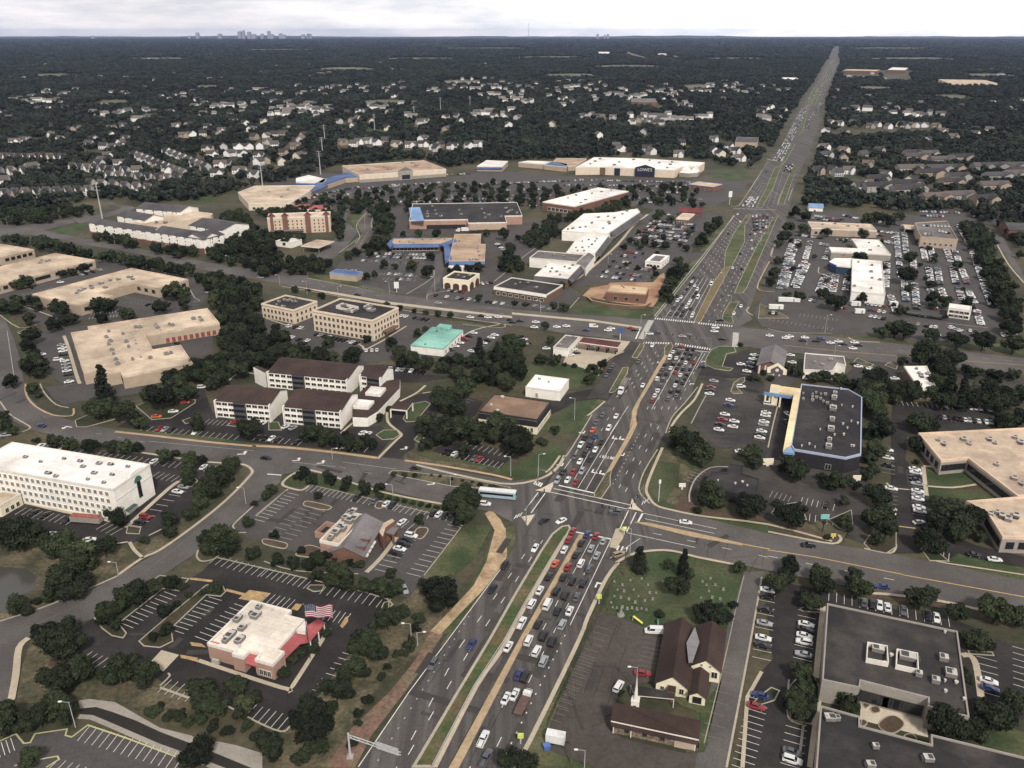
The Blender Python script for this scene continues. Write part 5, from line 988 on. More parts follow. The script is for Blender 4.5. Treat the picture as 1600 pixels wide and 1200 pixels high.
b = Bld('grey_roof_shop', 'flat grey roofed building right of the columned bank', 'shop', B8('488,112 545,118 792,138 808,208 742,192 705,252 478,242'), 5, False); b.box(wl_white, rf_ggrey, .5, trim); b.units(B8('565,185 625,205 690,165'), 2, 1.6, .9); b.win(5, [1.8], 5, 2, 1.8)
b = Bld('white_roof_shop', 'white roofed brown shop among trees at the right', 'shop', B8('1262,215 1440,213 1522,402 1385,396'), 5.5, False); b.box(wl_brown, rf_white, .4, trim); b.units(B8('1360,235 1400,285 1450,275 1380,270 1400,295'), 2, 1.6, 1); b.win(2, [2], 4, 2, 1.8)
b = Bld('blue_gabled_diner', 'small bright blue gabled diner at the edge of the woods', 'restaurant', T(3,1,'255,95 300,62 345,85 330,110'), 4); b.gable(px1(lambda s: T(3,1,s), '258,95', 4), px1(lambda s: T(3,1,s), '345,98', 4), px1(lambda s: T(3,1,s), '300,72', 7), 7, rf_sky, wl_white, 4); b.win(3, [1.6], 2, 1.6, 1.6)
b = Bld('brick_apartment', 'dark brick apartment block at the right edge beyond the trees', 'apartment block', T(3,1,'1510,240 1560,190 1700,190 1700,260'), 9); b.gable(px1(lambda s: T(3,1,s), '1510,235', 8), px1(lambda s: T(3,1,s), '1700,245', 8), px1(lambda s: T(3,1,s), '1600,195', 11), 11, rf_slate, wl_brick, 8); b.win(3, [2, 5], 4, 1.6, 1.6)
# ---- 13 far retail and hotels
TT = lambda i, j: (lambda s: T(i, j, s))
b = Bld('pink_hotel', 'cream and pink hotel with red gabled towers amid trees', 'hotel', [(413,341.5),(424,335),(514,331),(518,338)], 14); b.box(wallm('pinkish_stucco', (200, 174, 150)), rf_tan, .6, trim); zs = [2, 5, 8, 11]
b.win(3, zs, 14, 1.3, 1.7, 1, 1, glass, wl_cream)
for f in (.06, .36, .72, .93):
    a, bb_, d, nn, L = b.edge(3); c = a + d * (L * f) + nn * .3; m_ = MB(); m_.box((c.x, c.y, 0), 4.5 if f in (.36, .72) else 2.5, 1.2, 16, wl_brick, math.atan2(d.y, d.x)); ang_ = math.atan2(d.y, d.x)
    hw_ = 3.4; m_.add([c - d * hw_ + Vector((0, 0, 15.4)), c + d * hw_ + Vector((0, 0, 15.4)), c + Vector((0, 0, 18.5)), c - d * hw_ - nn * 3 + Vector((0, 0, 15.4)), c + d * hw_ - nn * 3 + Vector((0, 0, 15.4)), c - nn * 3 + Vector((0, 0, 18.5))], [[0, 1, 2], [5, 4, 3], [0, 2, 5, 3], [1, 4, 5, 2]], rf_maroon); b.part(m_, 'gabled_tower')
b.strip(3, 3.2, .5, 6, rf_ggrey, 'porch_roof', 24, 2)
b = Bld('red_roof_inn', 'long low building with faded red roof behind the pink hotel', 'hotel', TT(1,1)('205,100 270,78 480,84 400,112'), 5); b.box(wl_cream, rf_red, .0); b.win(3, [1.8], 8, 2, 1.6)
b = Bld('old_fuel_canopy', 'pale fuel canopies in front of the pink hotel', 'canopy', TT(1,1)('288,332 380,296 472,306 400,352'), 5.2); m_ = MB(); m_.prism(b.P, 4.4, 5.2, trim, rf_pinktan); b.part(m_, 'roof')
for p in b.P: m_ = MB(); m_.box((p[0] * .85 + b.c[0] * .15, p[1] * .85 + b.c[1] * .15, 0), .4, .4, 4.4, steel); b.part(m_, 'pump_column')
b = Bld('old_fuel_shop', 'white flat roofed shop beside the pale fuel canopies', 'shop', TT(1,1)('128,306 185,288 290,296 215,322'), 4.2); b.box(wl_white, rf_white, .5, trim); b.win(0, [1.6], 4, 1.8, 1.6)
b = Bld('home_store', 'huge white roofed home store with dark blue gable sign', 'shop', TT(2,0)('398,1048 512,985 800,992 1205,1018 1172,1040 1062,1042 1018,1066 560,1046'), 9, False); b.box(wl_beige, rf_bright, .6, trim); b.units(TT(2,0)('490,1027 520,1010 640,1032 670,1015 760,1000 860,1005 920,1020 990,1030 1000,1015 550,995 970,1050'), 4, 3, 1.5)
a, bb_, d, nn, L = b.edge(6); navy = wallm('navy_sign', (36, 42, 62)); c = a + d * (L * .40) + nn * 1.2
m_ = MB(); m_.box((c.x, c.y, 0), 24, 2.2, 11, navy, math.atan2(d.y, d.x)); m_.add([c - d * 12 + nn * 1.1 + Vector((0, 0, 11)), c + d * 12 + nn * 1.1 + Vector((0, 0, 11)), c + nn * 1.1 + Vector((0, 0, 14.5)), c - d * 12 - nn * 1.1 + Vector((0, 0, 11)), c + d * 12 - nn * 1.1 + Vector((0, 0, 11)), c - nn * 1.1 + Vector((0, 0, 14.5))], [[0, 1, 2], [5, 4, 3], [0, 2, 5, 3], [1, 4, 5, 2]], navy); b.part(m_, 'sign_gable')
rz_ = math.atan2(-d.y, -d.x) if nn.y < 0 and d.x < 0 else math.atan2(d.y, d.x); p_ = c + nn * 1.25; text_part(b.root, "LOWE'S", 5.2, (p_.x - b.c[0], p_.y - b.c[1], 8.6), rz_, trim)
for f in (.78, .985): m_ = MB(); c2 = a + d * (L * f) + nn * .4; m_.box((c2.x, c2.y, 0), 7, .8, 8.8, navy if f < .9 else wl_brown, math.atan2(d.y, d.x)); b.part(m_, 'entrance_bay')
for s_ in ('1045,1078 1080,1045 1110,1085', '1105,1082 1135,1050 1160,1080'):
    pp = [px1(TT(2,0), w_, z_) for w_, z_ in zip(s_.split(), (5, 9, 5))]; m_ = MB(); back = [(p[0] + RD.x * 18, p[1] + RD.y * 18, p[2]) for p in pp]; m_.add(pp + back, [[0, 1, 2], [0, 3, 4, 1], [1, 4, 5, 2]], rf_bright); m_.prism([pp[0][:2], pp[2][:2], back[2][:2], back[0][:2]], 0, 4.9, wl_grey); b.part(m_, 'garden_tent')
b = Bld('discount_store', 'wide orange roofed store with grey gabled entrance at the back', 'shop', TT(1,0)('512,1042 1060,1002 1185,1054 1180,1064 668,1088'), 9); b.box(wl_beige, rf_orange, .5, trim); a, bb_, d, nn, L = b.edge(3); b.strip(3, .2, 3.6, .25, wl_grey, 'grey_band'); c = a + d * (L * .48) + nn * .8
m_ = MB(); m_.box((c.x, c.y, 0), 18, 2, 11, wl_grey, math.atan2(d.y, d.x)); m_.add([c - d * 9 + nn + Vector((0, 0, 11)), c + d * 9 + nn + Vector((0, 0, 11)), c + nn + Vector((0, 0, 15)), c - d * 9 - nn + Vector((0, 0, 11)), c + d * 9 - nn + Vector((0, 0, 11)), c - nn + Vector((0, 0, 15))], [[0, 1, 2], [5, 4, 3], [0, 2, 5, 3], [1, 4, 5, 2]], rf_grey); b.part(m_, 'gabled_entrance'); b.units(TT(1,0)('800,1045 1000,1035 980,1020 700,1060 830,1060 920,1015'), 4, 3, 1.2)
m_ = MB(); m_.box((c.x + nn.x * 1.1, c.y + nn.y * 1.1, 1), 10, .3, 5, navy, math.atan2(d.y, d.x)); b.part(m_, 'sign_panel')
for lb, s_, rm, h_ in (('curving shop row with bright blue roof left of the orange roofed store', '330,1172 420,1120 560,1080 650,1085 640,1105 560,1110 440,1150 350,1190', rf_blue, 6), ('white roofed shops behind the curving blue row', '250,1115 330,1095 440,1120 420,1145 250,1140', rf_white, 6), ('white roofed shop with blue front right of the orange roofed store', '1380,1040 1440,1002 1575,1008 1540,1042', rf_white, 6)):
    b = Bld('shop_row', lb, 'shop', TT(1,0)(s_), h_, False); b.box(wl_tan, rm, .3, rm); n_ = len(b.P) - 1; b.strip(n_ - 1 if n_ > 4 else 3, 3, 2, 1.5, rf_blue, 'awning'); b.units(TT(1,0)(s_)[:1], 1, 1, .6)
b = Bld('tan_store', 'tan roofed store at the left end of the shopping centre', 'shop', [(372,301),(398,291),(492,290),(482,300),(455,317),(388,318)], 7, False); b.box(wl_beige, rf_tan, .5, trim); b.units([(420,300),(450,296),(440,308)], 3, 2, 1); b.win(4, [2], 5, 3, 2.4)
for lb, s_, rm in (('pale roofed shop row left of the home store', '40,1015 100,1005 240,1010 200,1028', rf_white), ('blue awning shop row left of the home store', '200,1030 250,1008 350,1025 340,1045', rf_blue), ('brown roofed warehouse behind the shop row', '255,1012 280,990 465,992 400,1035 350,1040', rf_orange)):
    b = Bld('shop_row', lb, 'shop', TT(2,0)(s_), 6, False); b.box(wl_tan, rm, .3, trim); b.units(TT(2,0)(s_)[:1], 1, 1, .5)
b = Bld('outparcel_shop', 'low tan roofed shop in front of the home store car park', 'shop', TT(2,0)('1120,1150 1160,1130 1290,1150 1275,1180'), 5); b.box(wl_brick, rf_pinktan, .4, rf_blue); b.win(3, [1.8], 5, 2, 1.8)
# apartments round the parking deck
def apt(label, e0, e1, r, n, ze=11.5, zr=15, rm=rf_slate, back=None):
    E0, E1, R0 = px1(B6, e0, ze), px1(B6, e1, ze), px1(B6, r, zr); bl = Bld('apartment_wing', label, 'apartment block', None, ze, False, plan=[E0[:2], E1[:2], R0[:2]]); _, gp = bl.gable(E0, E1, R0, zr, rm, wl_white, ze, back, .6)
    bl.P = gp; bl.ccw = sum(gp[i][0] * gp[(i + 1) % 4][1] - gp[(i + 1) % 4][0] * gp[i][1] for i in range(4)) > 0; bl.win(0, [4.6, 7.4, 10.2], n, 1.8, 1.7, 1, 1, glass, wl_white); bl.strip(0, 0, 4.2, 1.6, wl_brick, 'brick_base')
    a, b_, d, nn, L = bl.edge(0)
    for k in range(0, n, 2):
        c = a + d * (L * (k + 1) / n) + nn * .7; m_ = MB(); m_.box((c.x, c.y, 0), L / n * .9, 1.4, 11, wl_white, math.atan2(d.y, d.x)); bl.part(m_, 'bay')
    return bl
apt('front left white apartment wing with slate roof by the road', '55,285', '735,385', '350,275', 14)
apt('front right white apartment wing with slate roof by the road', '740,385', '1250,462', '900,330', 12)
apt('short white apartment end wing facing the woods', '1255,462', '1465,408', '1340,350', 6, back=8)
apt('second white apartment wing stepping back at the right', '1105,312', '1440,368', '1320,250', 7)
apt('rear white apartment wing at the top of the complex', '550,135', '1005,175', '800,85', 9)
apt('inner white apartment wing left of the parking deck', '350,212', '640,262', '480,160', 6)
b = Bld('parking_deck', 'pale tan parking deck in the middle of the apartment wings', 'garage', B6('480,300 1090,165 1350,195 1330,215 720,335'), 9, False); b.box(wl_beige, rf_tan, .6, wl_beige); b.units(B6('765,292 855,295 540,265'), 3, 2, 2)
# distant institutions
def far(label, px, h, wm, rm, name='large_building', cat='building', group=None):
    bl = Bld(name, label, cat, px, h, True); bl.box(wm, rm, .4, wm); return bl
far('brick school with grey roof among far trees', TT(2,0)('742,640 745,614 895,616 910,640'), 11, wl_brown, rf_ggrey, 'school', 'school'); far('pale pink hospital on the distant rise', TT(2,0)('690,345 700,322 780,325 840,342 835,358'), 16, wl_beige, rf_pinktan, 'hospital', 'hospital'); far('pale institution left of the distant pink hospital', TT(2,0)('540,335 545,324 610,324 610,334'), 14, wl_beige, rf_white)
far('small white domed building above the distant hospital', TT(2,0)('762,285 768,276 792,276 796,286'), 14, wl_white, rf_white); far('pale low building right of the distant hospital', TT(2,0)('910,342 915,334 960,335 962,343'), 12, wl_beige, rf_white); far('grey roofed building far right of the hospital', TT(2,0)('1000,355 1010,346 1075,352 1070,362'), 12, wl_beige, rf_ggrey)
far('long brick store with pale roof beyond the highway', TT(3,0)('478,440 484,432 690,436 690,446'), 11, wl_brown, rf_pinktan, 'store', 'shop'); far('white roofed brick store beside the far car park', TT(3,0)('760,436 765,420 865,424 868,440'), 13, wl_brown, rf_white, 'store', 'shop'); far('very long pink roofed building in the far right woods', TT(3,0)('1098,518 1100,498 1385,500 1392,518'), 11, wl_beige, rf_pinktan, 'store', 'shop'); far('small bright white roof left of the far highway', TT(3,0)('94,496 98,485 185,485 184,495'), 8, wl_white, rf_bright, 'store', 'shop')
far('grey roofed office by the side road near the highway', TT(2,0)('1390,890 1410,856 1540,862 1535,892'), 8, wl_tan, rf_slate, 'office_building', 'office building')
# skyline on the horizon
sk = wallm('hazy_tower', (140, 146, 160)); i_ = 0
SKY = [(295,55,3),(308,51,4.5),(343,52.5,5),(374,49.5,4.5),(380,48.5,4),(389,50,5),(396,53,6),(409,52.5,4),(420,49,4.2),(424,53,5),(438,52,4.5),(443,53.5,5),(473,53.5,5),(481,52.5,4),(484,52.8,4),(934,53,3),(945,54,2.5),(950,53,3),(144,55.2,4)]
SKN = 'tallest twin;low left;pale;broad;slim;central;squat;narrow;tall right;wide low;stepped;low broad;right hand;pointed;far right;thin middle;tiny;short;lone left'.split(';')
for (x, y, w), nm in zip(SKY, SKN):
    D_ = 21000.; X = (x - 800) / F * D_ * CP; hh = H + (HOR - y) / F * D_; ww = w / F * D_
    o = empty('skyline_tower', (X, D_, 0), nm + ' blue grey tower in the city skyline, ' + ('left of centre on the horizon' if x < 600 else 'right of centre on the horizon'), 'tower', 'towers of the distant skyline')
    m_ = MB(); m_.box((0, 0, 0), ww, ww, hh, sk); m_.build('shaft', o); m_ = MB(); m_.box((ww * .1, 0, hh), ww * .5, ww * .5, hh * .06, sk); m_.build('crown', o)
o = empty('radio_mast', ((826 - 800) / F * 20000 * CP, 20000, 0), 'thin radio mast standing on the horizon above the centre', 'mast'); m_ = MB(); m_.tube((0, 0, 0), (0, 0, H + 190), 5, 3, sk); m_.build('mast', o)
# ================================================================ VEHICLES AND STALLS
paint = paintmat(); car_glass = mat('car_glass', (26, 29, 33), .1, .3, .1, 1, rough=.08, spec=.6); tyre = mat('tyre_rubber', (24, 23, 23), .1); lamp_w = mat('headlamp_lens', (210, 208, 200), .05, rough=.15); lamp_r = mat('tail_lens', (150, 22, 18), .05, rough=.2); plast = mat('black_trim', (38, 38, 40), .1)
CC = {'w': (214, 213, 210), 's': (150, 152, 154), 'g': (86, 88, 92), 'k': (26, 27, 30), 'r': (142, 30, 34), 'b': (40, 54, 104), 'o': (206, 84, 28), 't': (150, 132, 106), 'y': (206, 170, 50)}
CN = {'w': 'white', 's': 'silver', 'g': 'dark grey', 'k': 'black', 'r': 'red', 'b': 'blue', 'o': 'orange', 't': 'tan', 'y': 'yellow'}
CLIN = {k: (*lin(*v), 1) for k, v in CC.items()}
def loft(b, st, m, cap=True):
    """st: list of (x, [(y,z)...]) half sections mirrored about y=0"""
    rings = []
    for x, sec in st:
        full = [(x, -y, z) for y, z in sec] + [(x, y, z) for y, z in reversed(sec)]; rings.append(full)
    n = len(rings[0]); vs = [p for r in rings for p in r]; fs = []
    for i in range(len(rings) - 1):
        for j in range(n): k = (j + 1) % n; fs.append([i * n + j, i * n + k, (i + 1) * n + k, (i + 1) * n + j])
    fs += [list(range(n))[::-1], [(len(rings) - 1) * n + j for j in range(n)]]; b.add(vs, fs, m)
KIND = {  # body stations (x, w, zb, zs, zt), cabin (x, w, z) , roof x range/w/z, wheel x, wheel r, half length
    'sedan': ([(-2.35,.74,.42,.74,.86),(-2.15,.86,.28,.80,.96),(-1.2,.91,.22,.84,1.0),(.9,.91,.22,.84,.98),(1.9,.87,.28,.72,.82),(2.3,.74,.36,.58,.66)], [(-1.85,.74,.95),(-1.05,.63,1.43),(.15,.63,1.43),(1.15,.76,.95)], (-1.0,.12,.60,1.45), (-1.4,1.42), .33),
    'suv': ([(-2.35,.84,.45,.90,1.08),(-2.2,.93,.32,.95,1.12),(-1.2,.96,.28,.98,1.12),(1.0,.96,.28,.98,1.10),(2.0,.92,.34,.88,1.0),(2.35,.80,.42,.70,.82)], [(-2.25,.82,1.10),(-1.95,.74,1.70),(.35,.74,1.72),(1.15,.82,1.08)], (-1.95,.3,.70,1.74), (-1.42,1.45), .38),
    'van': ([(-2.8,.95,.42,1.2,1.35),(-2.65,.99,.35,1.25,1.4),(-1.2,1.0,.32,1.25,1.4),(1.2,1.0,.32,1.25,1.38),(2.2,.96,.36,1.0,1.12),(2.7,.84,.44,.8,.92)], [(-2.75,.92,1.38),(-2.65,.86,2.15),(1.1,.84,2.15),(2.0,.9,1.2)], (-2.66,1.12,.84,2.17), (-1.75,1.75), .38),
    'pickup': ([(-2.8,.9,.48,.95,1.05),(-2.7,.95,.38,.98,1.08),(-.7,.96,.34,.98,1.08),(1.1,.96,.34,.98,1.12),(2.3,.92,.38,.92,1.04),(2.75,.82,.46,.74,.86)], [(-.75,.82,1.08),(-.6,.74,1.78),(.55,.74,1.80),(1.4,.84,1.1)], (-.6,.5,.7,1.82), (-1.75,1.7), .4)}
VM = {}
def vparts(k):
    bs, cs, rf, wx, wr = KIND[k]; P = {}
    b = MB(); loft(b, [(x, [(w * .9, zb), (w, zb + .12), (w, zs), (w * .93, zt), (w * .4, zt + .03)]) for x, w, zb, zs, zt in bs], paint)
    if k == 'van':  # panelled flanks behind the cab doors
        for s in (-1, 1): b.add([(-2.6, s * .95, 1.4), (-.2, s * .95, 1.4), (-.2, s * .9, 2.1), (-2.6, s * .9, 2.1)], [[0, 1, 2, 3]], paint)
    if k == 'pickup': b.box((-1.75, 0, 1.07), 1.7, 1.5, .03, plast)
    P['body'] = b
    b = MB(); loft(b, [(x, [(w, z - .02 if i in (0, 3) else z - .02), (w * .9, z)]) for i, (x, w, z) in enumerate(cs)], car_glass)
    z0 = cs[0][2]; b = MB(); (x0, w0, za), (x1, w1, zb_), (x2, w2, zc), (x3, w3, zd) = cs; lo = min(za, zd) - .04
    v = [(x0, -w0, lo), (x3, -w3, lo), (x3, w3, lo), (x0, w0, lo), (x1, -w1, zb_), (x2, -w2, zc), (x2, w2, zc), (x1, w1, zb_)]
    b.add(v, [[0, 1, 5, 4], [1, 2, 6, 5], [2, 3, 7, 6], [3, 0, 4, 7], [4, 5, 6, 7]], car_glass); P['cabin_glass'] = b
    b = MB(); xa, xb, w, z = rf; b.add([(xa - .12, -w, z - .05), (xb + .14, -w, z - .05), (xb + .14, w, z - .05), (xa - .12, w, z - .05), (xa, -w * .93, z + .01), (xb, -w * .93, z + .01), (xb, w * .93, z + .01), (xa, w * .93, z + .01)], [[4, 5, 6, 7], [0, 1, 5, 4], [1, 2, 6, 5], [2, 3, 7, 6], [3, 0, 4, 7]], paint)
    for s in (-1, 1):
        for (xa_, za_, wa), (xb_, zb2, wb) in (((x1, zb_, w1), (x0, za, w0)), ((x2, zc, w2), (x3, zd, w3))): b.tube((xa_, s * wa, za_ - .03), (xb_, s * wb, zb2 - .02), .05, .05, paint, 4)
    P['roof'] = b
    b = MB(); b.tube((0, -.11, 0), (0, .11, 0), wr, wr, tyre, 10); b.tube((0, -.13, 0), (0, .13, 0), wr * .6, wr * .6, MATS['galvanised_steel'], 8); P['wheel'] = b
    hx = bs[-1][0]; b = MB(); b.box((hx - .12, 0, bs[-1][3] - .02), .2, .34, .14, lamp_w); P['headlight'] = b
    tx = bs[0][0]; b = MB(); b.box((tx + .05, 0, bs[0][3] - .05), .12, .28, .2, lamp_r); P['tail_light'] = b
    return P
def vmesh(k):
    if k in VM: return VM[k]
    P = vparts(k); bs, cs, rf, wx, wr = KIND[k]; D_ = {}
    for n, b in P.items(): o = b.build(n); D_[n] = o.data; bpy.data.objects.remove(o)
    j = MB()
    for n in ('body', 'cabin_glass', 'roof'): j.v, off = j.v + P[n].v, len(j.v); j.f += [[i + off for i in f] for f in P[n].f]; j.m += [j.mi(P[n].mats[m]) for m in P[n].m]
    for x in wx:
        for s in (-1, 1): j.box((x, s * .84, 0), wr * 1.7, .2, wr * 1.8, tyre)
    o = j.build('car'); D_['joined'] = o.data; bpy.data.objects.remove(o); VM[k] = (D_, j); return VM[k]
CARS = []      # (dist, kind, colour, x, y, heading, label, group)
def code(ch):
    if ch in 'wsgkrboty': return 'sedan', ch
    m = {'W': 'w', 'S': 's', 'G': 'g', 'K': 'k', 'R': 'r', 'B': 'b', 'T': 't'}
    if ch in m: return 'suv', m[ch]
    return {'v': ('van', 'w'), 'V': ('van', 's'), 'p': ('pickup', 'w'), 'P': ('pickup', 'g'), 'q': ('pickup', 'r'), 'Q': ('pickup', 'k')}[ch]
WORD = {'sedan': 'saloon', 'suv': 'estate car', 'van': 'van', 'pickup': 'pickup truck'}
def put(ch, px, hd, lab, grp):
    k, c = code(ch); x, y, _ = px if len(px) == 3 else U(*px); CARS.append((math.hypot(x, y), k, c, x, y, hd, lab.replace('@', CN[c] + ' ' + WORD[k]), grp))
RH = math.atan2(RD.y, RD.x)
def lane(conv, toks, hd, place, grp, frm='from the stop line'):
    for i, t in enumerate(toks.split()):
        x, y, ch = t.split(','); p = conv(f'{x},{y}')[0]; put(ch, p, hd + random.uniform(-.03, .03), f'@ {ordw(i + 1)} {frm}, {place}', grp)
gq = 'cars queueing at the near junction'; NB, SB = RH, RH + math.pi
lane(M2, '930,75,r 890,155,r 850,250,w 765,380,o 705,500,k 620,632,w 545,760,W 450,940,p 325,1160,w', NB, 'left of the yellow separator', gq)
lane(M2, '1065,105,b 1010,185,k 960,295,k 885,410,r 840,505,k 775,640,K 695,765,v 605,945,k 515,1105,W 425,1425,b 305,1645,w 90,2030,p', NB, 'right of the yellow separator', gq)
lane(M2, '1145,120,r 1100,240,s 1005,380,W 925,545,K 860,680,K 790,825,k 655,1060,K 590,1205,W 485,1445,K 385,1610,w 115,2210,P', NB, 'in the middle northbound lane', gq)
lane(M2, '1215,170,s 1155,305,s 1085,430,G 1025,565,K 965,695,g 900,825,w 830,955,S 740,1115,K 655,1300,S', NB, 'in the right hand northbound lane', gq)
lane(M2, '1360,295,T', NB - .7, 'on the right turn slip road by the cemetery', gq, 'and only car')
gs = 'cars driving south below the near junction'
lane(M2, '575,235,w 290,395,k 180,620,k 0,1115,k -15,1140,b'.replace(' 0,1115,k', ''), SB, 'driving south on the left carriageway', gs, 'down from the junction'); lane(M1, '220,250,G', SB, 'near the red clay bank on the left carriageway', gs, 'estate')
lane(M3, '180,1000,k 340,1000,w', SB - .5, 'turning through the near junction', 'cars crossing the near junction', 'from the left'); lane(M3, '850,918,G', 2.9, 'alone in the middle of the near junction', 'cars crossing the near junction', 'and')
g2 = 'cars queueing south toward the near junction'
lane(M3, '305,620,S 360,540,k 470,395,g 525,285,p 565,220,Q', SB, 'in the left queue above the near junction', g2)
lane(M3, '400,615,w 455,540,r 515,440,w 565,365,k 610,285,K 660,205,b 635,145,o 670,75,g', SB, 'in the middle queue above the near junction', g2)
lane(M3, '475,635,r 535,535,S 615,420,k 660,330,w 720,255,k 785,130,W 855,15,w 730,5,g', SB, 'in the right queue above the near junction', g2)
lane(M4, '625,745,w 585,520,g 715,370,w', SB, 'driving south between the two junctions', 'cars between the junctions', 'from the bottom'); lane(M4, '345,555,g 315,605,k 285,650,g', SB, 'on the service road by the fuel station', 'cars on the fuel station service road', 'from the top')
g3 = 'cars queueing north at the far junction'
lane(M4, '935,390,g 910,430,w 880,485,v 835,545,k 810,590,g 785,640,k 760,683,W', NB, 'leftmost lane below the far junction', g3)
lane(M4, '985,380,R 965,435,k 940,487,w 915,540,K 887,582,w 850,632,k 820,690,G 795,745,g 765,795,w 738,840,w 715,887,r', NB, 'second lane below the far junction', g3)
lane(M4, '1048,400,k 1025,440,k 1000,487,K 970,540,k 945,580,k 930,622,r', NB, 'third lane below the far junction', g3)
lane(M4, '1100,403,k 1080,450,K 1060,492,k 1027,532,w 1003,590,k 978,648,w 950,700,K 928,745,w 893,800,K 862,870,g', NB, 'fourth lane below the far junction', g3)
lane(M4, '1150,450,P 1105,525,q 1070,590,k 1045,640,K 1025,680,k 1000,720,k 963,793,K 940,842,g', NB, 'rightmost lane below the far junction', g3); lane(M4, '1185,570,k', .1, 'pulling into the bank car park', g3, 'car')
g4 = 'cars queueing south at the far junction'
lane(M5, '288,1030,G 318,975,k 350,910,W 345,865,k 385,878,w', SB, 'in the left queue above the far junction', g4)
lane(M5, '342,1030,k 375,980,k 395,945,k 412,838,g 440,800,k 470,755,k 485,730,w 505,690,k', SB, 'in the second queue above the far junction', g4)
lane(M5, '387,1045,k 405,1010,k 435,970,w 455,935,w 470,910,w 500,865,k 525,835,K 535,805,W 512,768,w 555,690,g', SB, 'in the third queue above the far junction', g4)
lane(M5, '485,1055,W 495,1030,w 475,985,k 540,880,v 668,755,v', SB, 'in the right queue above the far junction', g4)
lane(M5, '775,855,g 878,755,g 950,608,k 868,600,w 940,465,k 1050,420,w 1045,340,w 1130,262,w 1075,280,w 1035,280,k', NB, 'driving north above the far junction', 'cars driving north beyond the far junction', 'from the bottom'); lane(M5, '830,278,k 938,165,w 915,95,w', SB, 'driving south far beyond the far junction', 'cars driving south beyond the far junction', 'from the bottom')
lane(M5, '945,960,w 880,1030,w', SB, 'on the frontage road right of the highway', 'cars on the frontage road', 'from the top'); lane(M5, '750,1090,k', 2.9, 'turning right at the far junction', 'cars crossing the far junction', 'car')
lane(TT(2,1), '770,870,k 745,858,r 620,860,w 600,872,w 510,848,v 465,870,b 340,845,w 280,850,w 150,820,w 140,852,w 50,812,k 5,820,k', -.1, 'on the cross street left of the far junction', 'cars waiting on the far cross street'); lane(TT(2,1), '860,893,w 905,885,k 1065,910,s 1100,900,g 1265,878,w 1270,855,W 1315,925,k', -.1, 'crossing the far junction', 'cars crossing the far junction', 'from the left')
lane(TT(3,1), '10,905,w 110,920,w 135,910,w 220,935,k 230,917,w 300,938,k 330,926,B 390,950,w 440,942,w 470,957,k 540,948,w 565,965,k 530,985,w', -.12, 'on the cross street right of the far junction', 'cars waiting on the far cross street', 'from the left')
lane(TT(1,1), '240,500,k 280,490,k 330,620,k 635,648,k 1340,790,w 1410,780,k 1450,790,w 1515,788,w 1590,805,k 1140,700,s 30,540,s', -.2, 'on the far cross street by the offices', 'cars on the far cross street by the offices', 'from the left')
lane(TT(1,2), '65,472,k 1000,535,k', -.15, 'on the street beside the lodge', 'cars on the street beside the lodge', 'from the left'); lane(TT(1,2), '1430,760,W', -.2, 'waiting beside the long bus', 'cars on the street beside the lodge', 'car'); lane(TT(0,2), '260,268,b', 2.8, 'on the bend at the left', 'cars on the street beside the lodge', 'car'); lane(TT(0,2), '40,328,s', .3, 'at the driveway left of the hotel', 'cars near the hotel', 'car')
lane(TT(2,2), '1085,875,w', -.2, 'on the street right of the near junction', 'cars right of the near junction', 'saloon'); lane(TT(3,2), '250,1020,K', 2.95, 'on the street above the dark roofed building', 'cars right of the near junction', 'car'); lane(TT(3,3), '710,78,b', 2.9, 'parked on the street verge above the dark roof', 'cars right of the near junction', 'car'); lane(TT(3,2), '1415,1108,w 1285,1078,k', -.15, 'in the driveway below the campus building', 'cars below the campus building', 'from the right')
# ---- rows of stalls
st = MB()
def row(conv, s, pat, desc, m=None, ang=0.0, dep=5.2, grp=None, hd=0):
    p0, p1 = conv(s); a, b = Vector(U(*p0)), Vector(U(*p1))
    if pat[0] == '~':
        n, occ, pal = pat[1:].split(':'); n = int(n); n = n or max(2, round((b - a).length / 2.75)); rr = random.Random(int(p0[0] * 7 + p0[1])); pat = ''.join(rr.choice(pal) if rr.random() < float(occ) else '.' for _ in range(n))
    n = len(pat); d = (b - a) / n; dn = d.normalized(); u = Vector((-dn.y, dn.x, 0)); ca, sa = math.cos(ang), math.sin(ang); u = Vector((u.x * ca - u.y * sa, u.x * sa + u.y * ca, 0)); h = math.atan2(u.y, u.x)
    if m:
        for k in range(n + 1):
            c = a + d * k; w = Vector((-u.y, u.x, 0)) * .07; e = u * dep / 2
            st.poly([(v.x, v.y, .2) for v in (c - e - w, c + e - w, c + e + w, c - e + w)], m)
    k_ = 0
    for k, ch in enumerate(pat):
        if ch == '.': continue
        k_ += 1; c = a + d * (k + .5); put(ch, (c.x + random.uniform(-.15, .15), c.y + random.uniform(-.15, .15), 0), h + (0 if (hd or random.random() < .75) else math.pi) + random.uniform(-.04, .04), f'@ {ordw(k_) if k_ < 60 else "parked"} along {desc}', grp or 'cars parked ' + desc)
W_, F_, G_ = w_white, w_fade, w_ghost
A = 'wwwwssgkkkKWSGrb'; t12, t02, t03, t13, t33, t23, t32, t31, t21, t11, t01, t22 = TT(1,2), TT(0,2), TT(0,3), TT(1,3), TT(3,3), TT(2,3), TT(3,2), TT(3,1), TT(2,1), TT(1,1), TT(0,1), TT(2,2)
row(t12, '335,655 612,716', '..........', 'x', W_); row(t12, '615,716 870,770', 'k..g.wk', 'the top row of the steakhouse car park', W_); row(t12, '885,777 1085,825', '......', 'x', W_); row(t12, '1088,812 1240,842', 'kwkk', 'the top right corner of the steakhouse car park', W_)
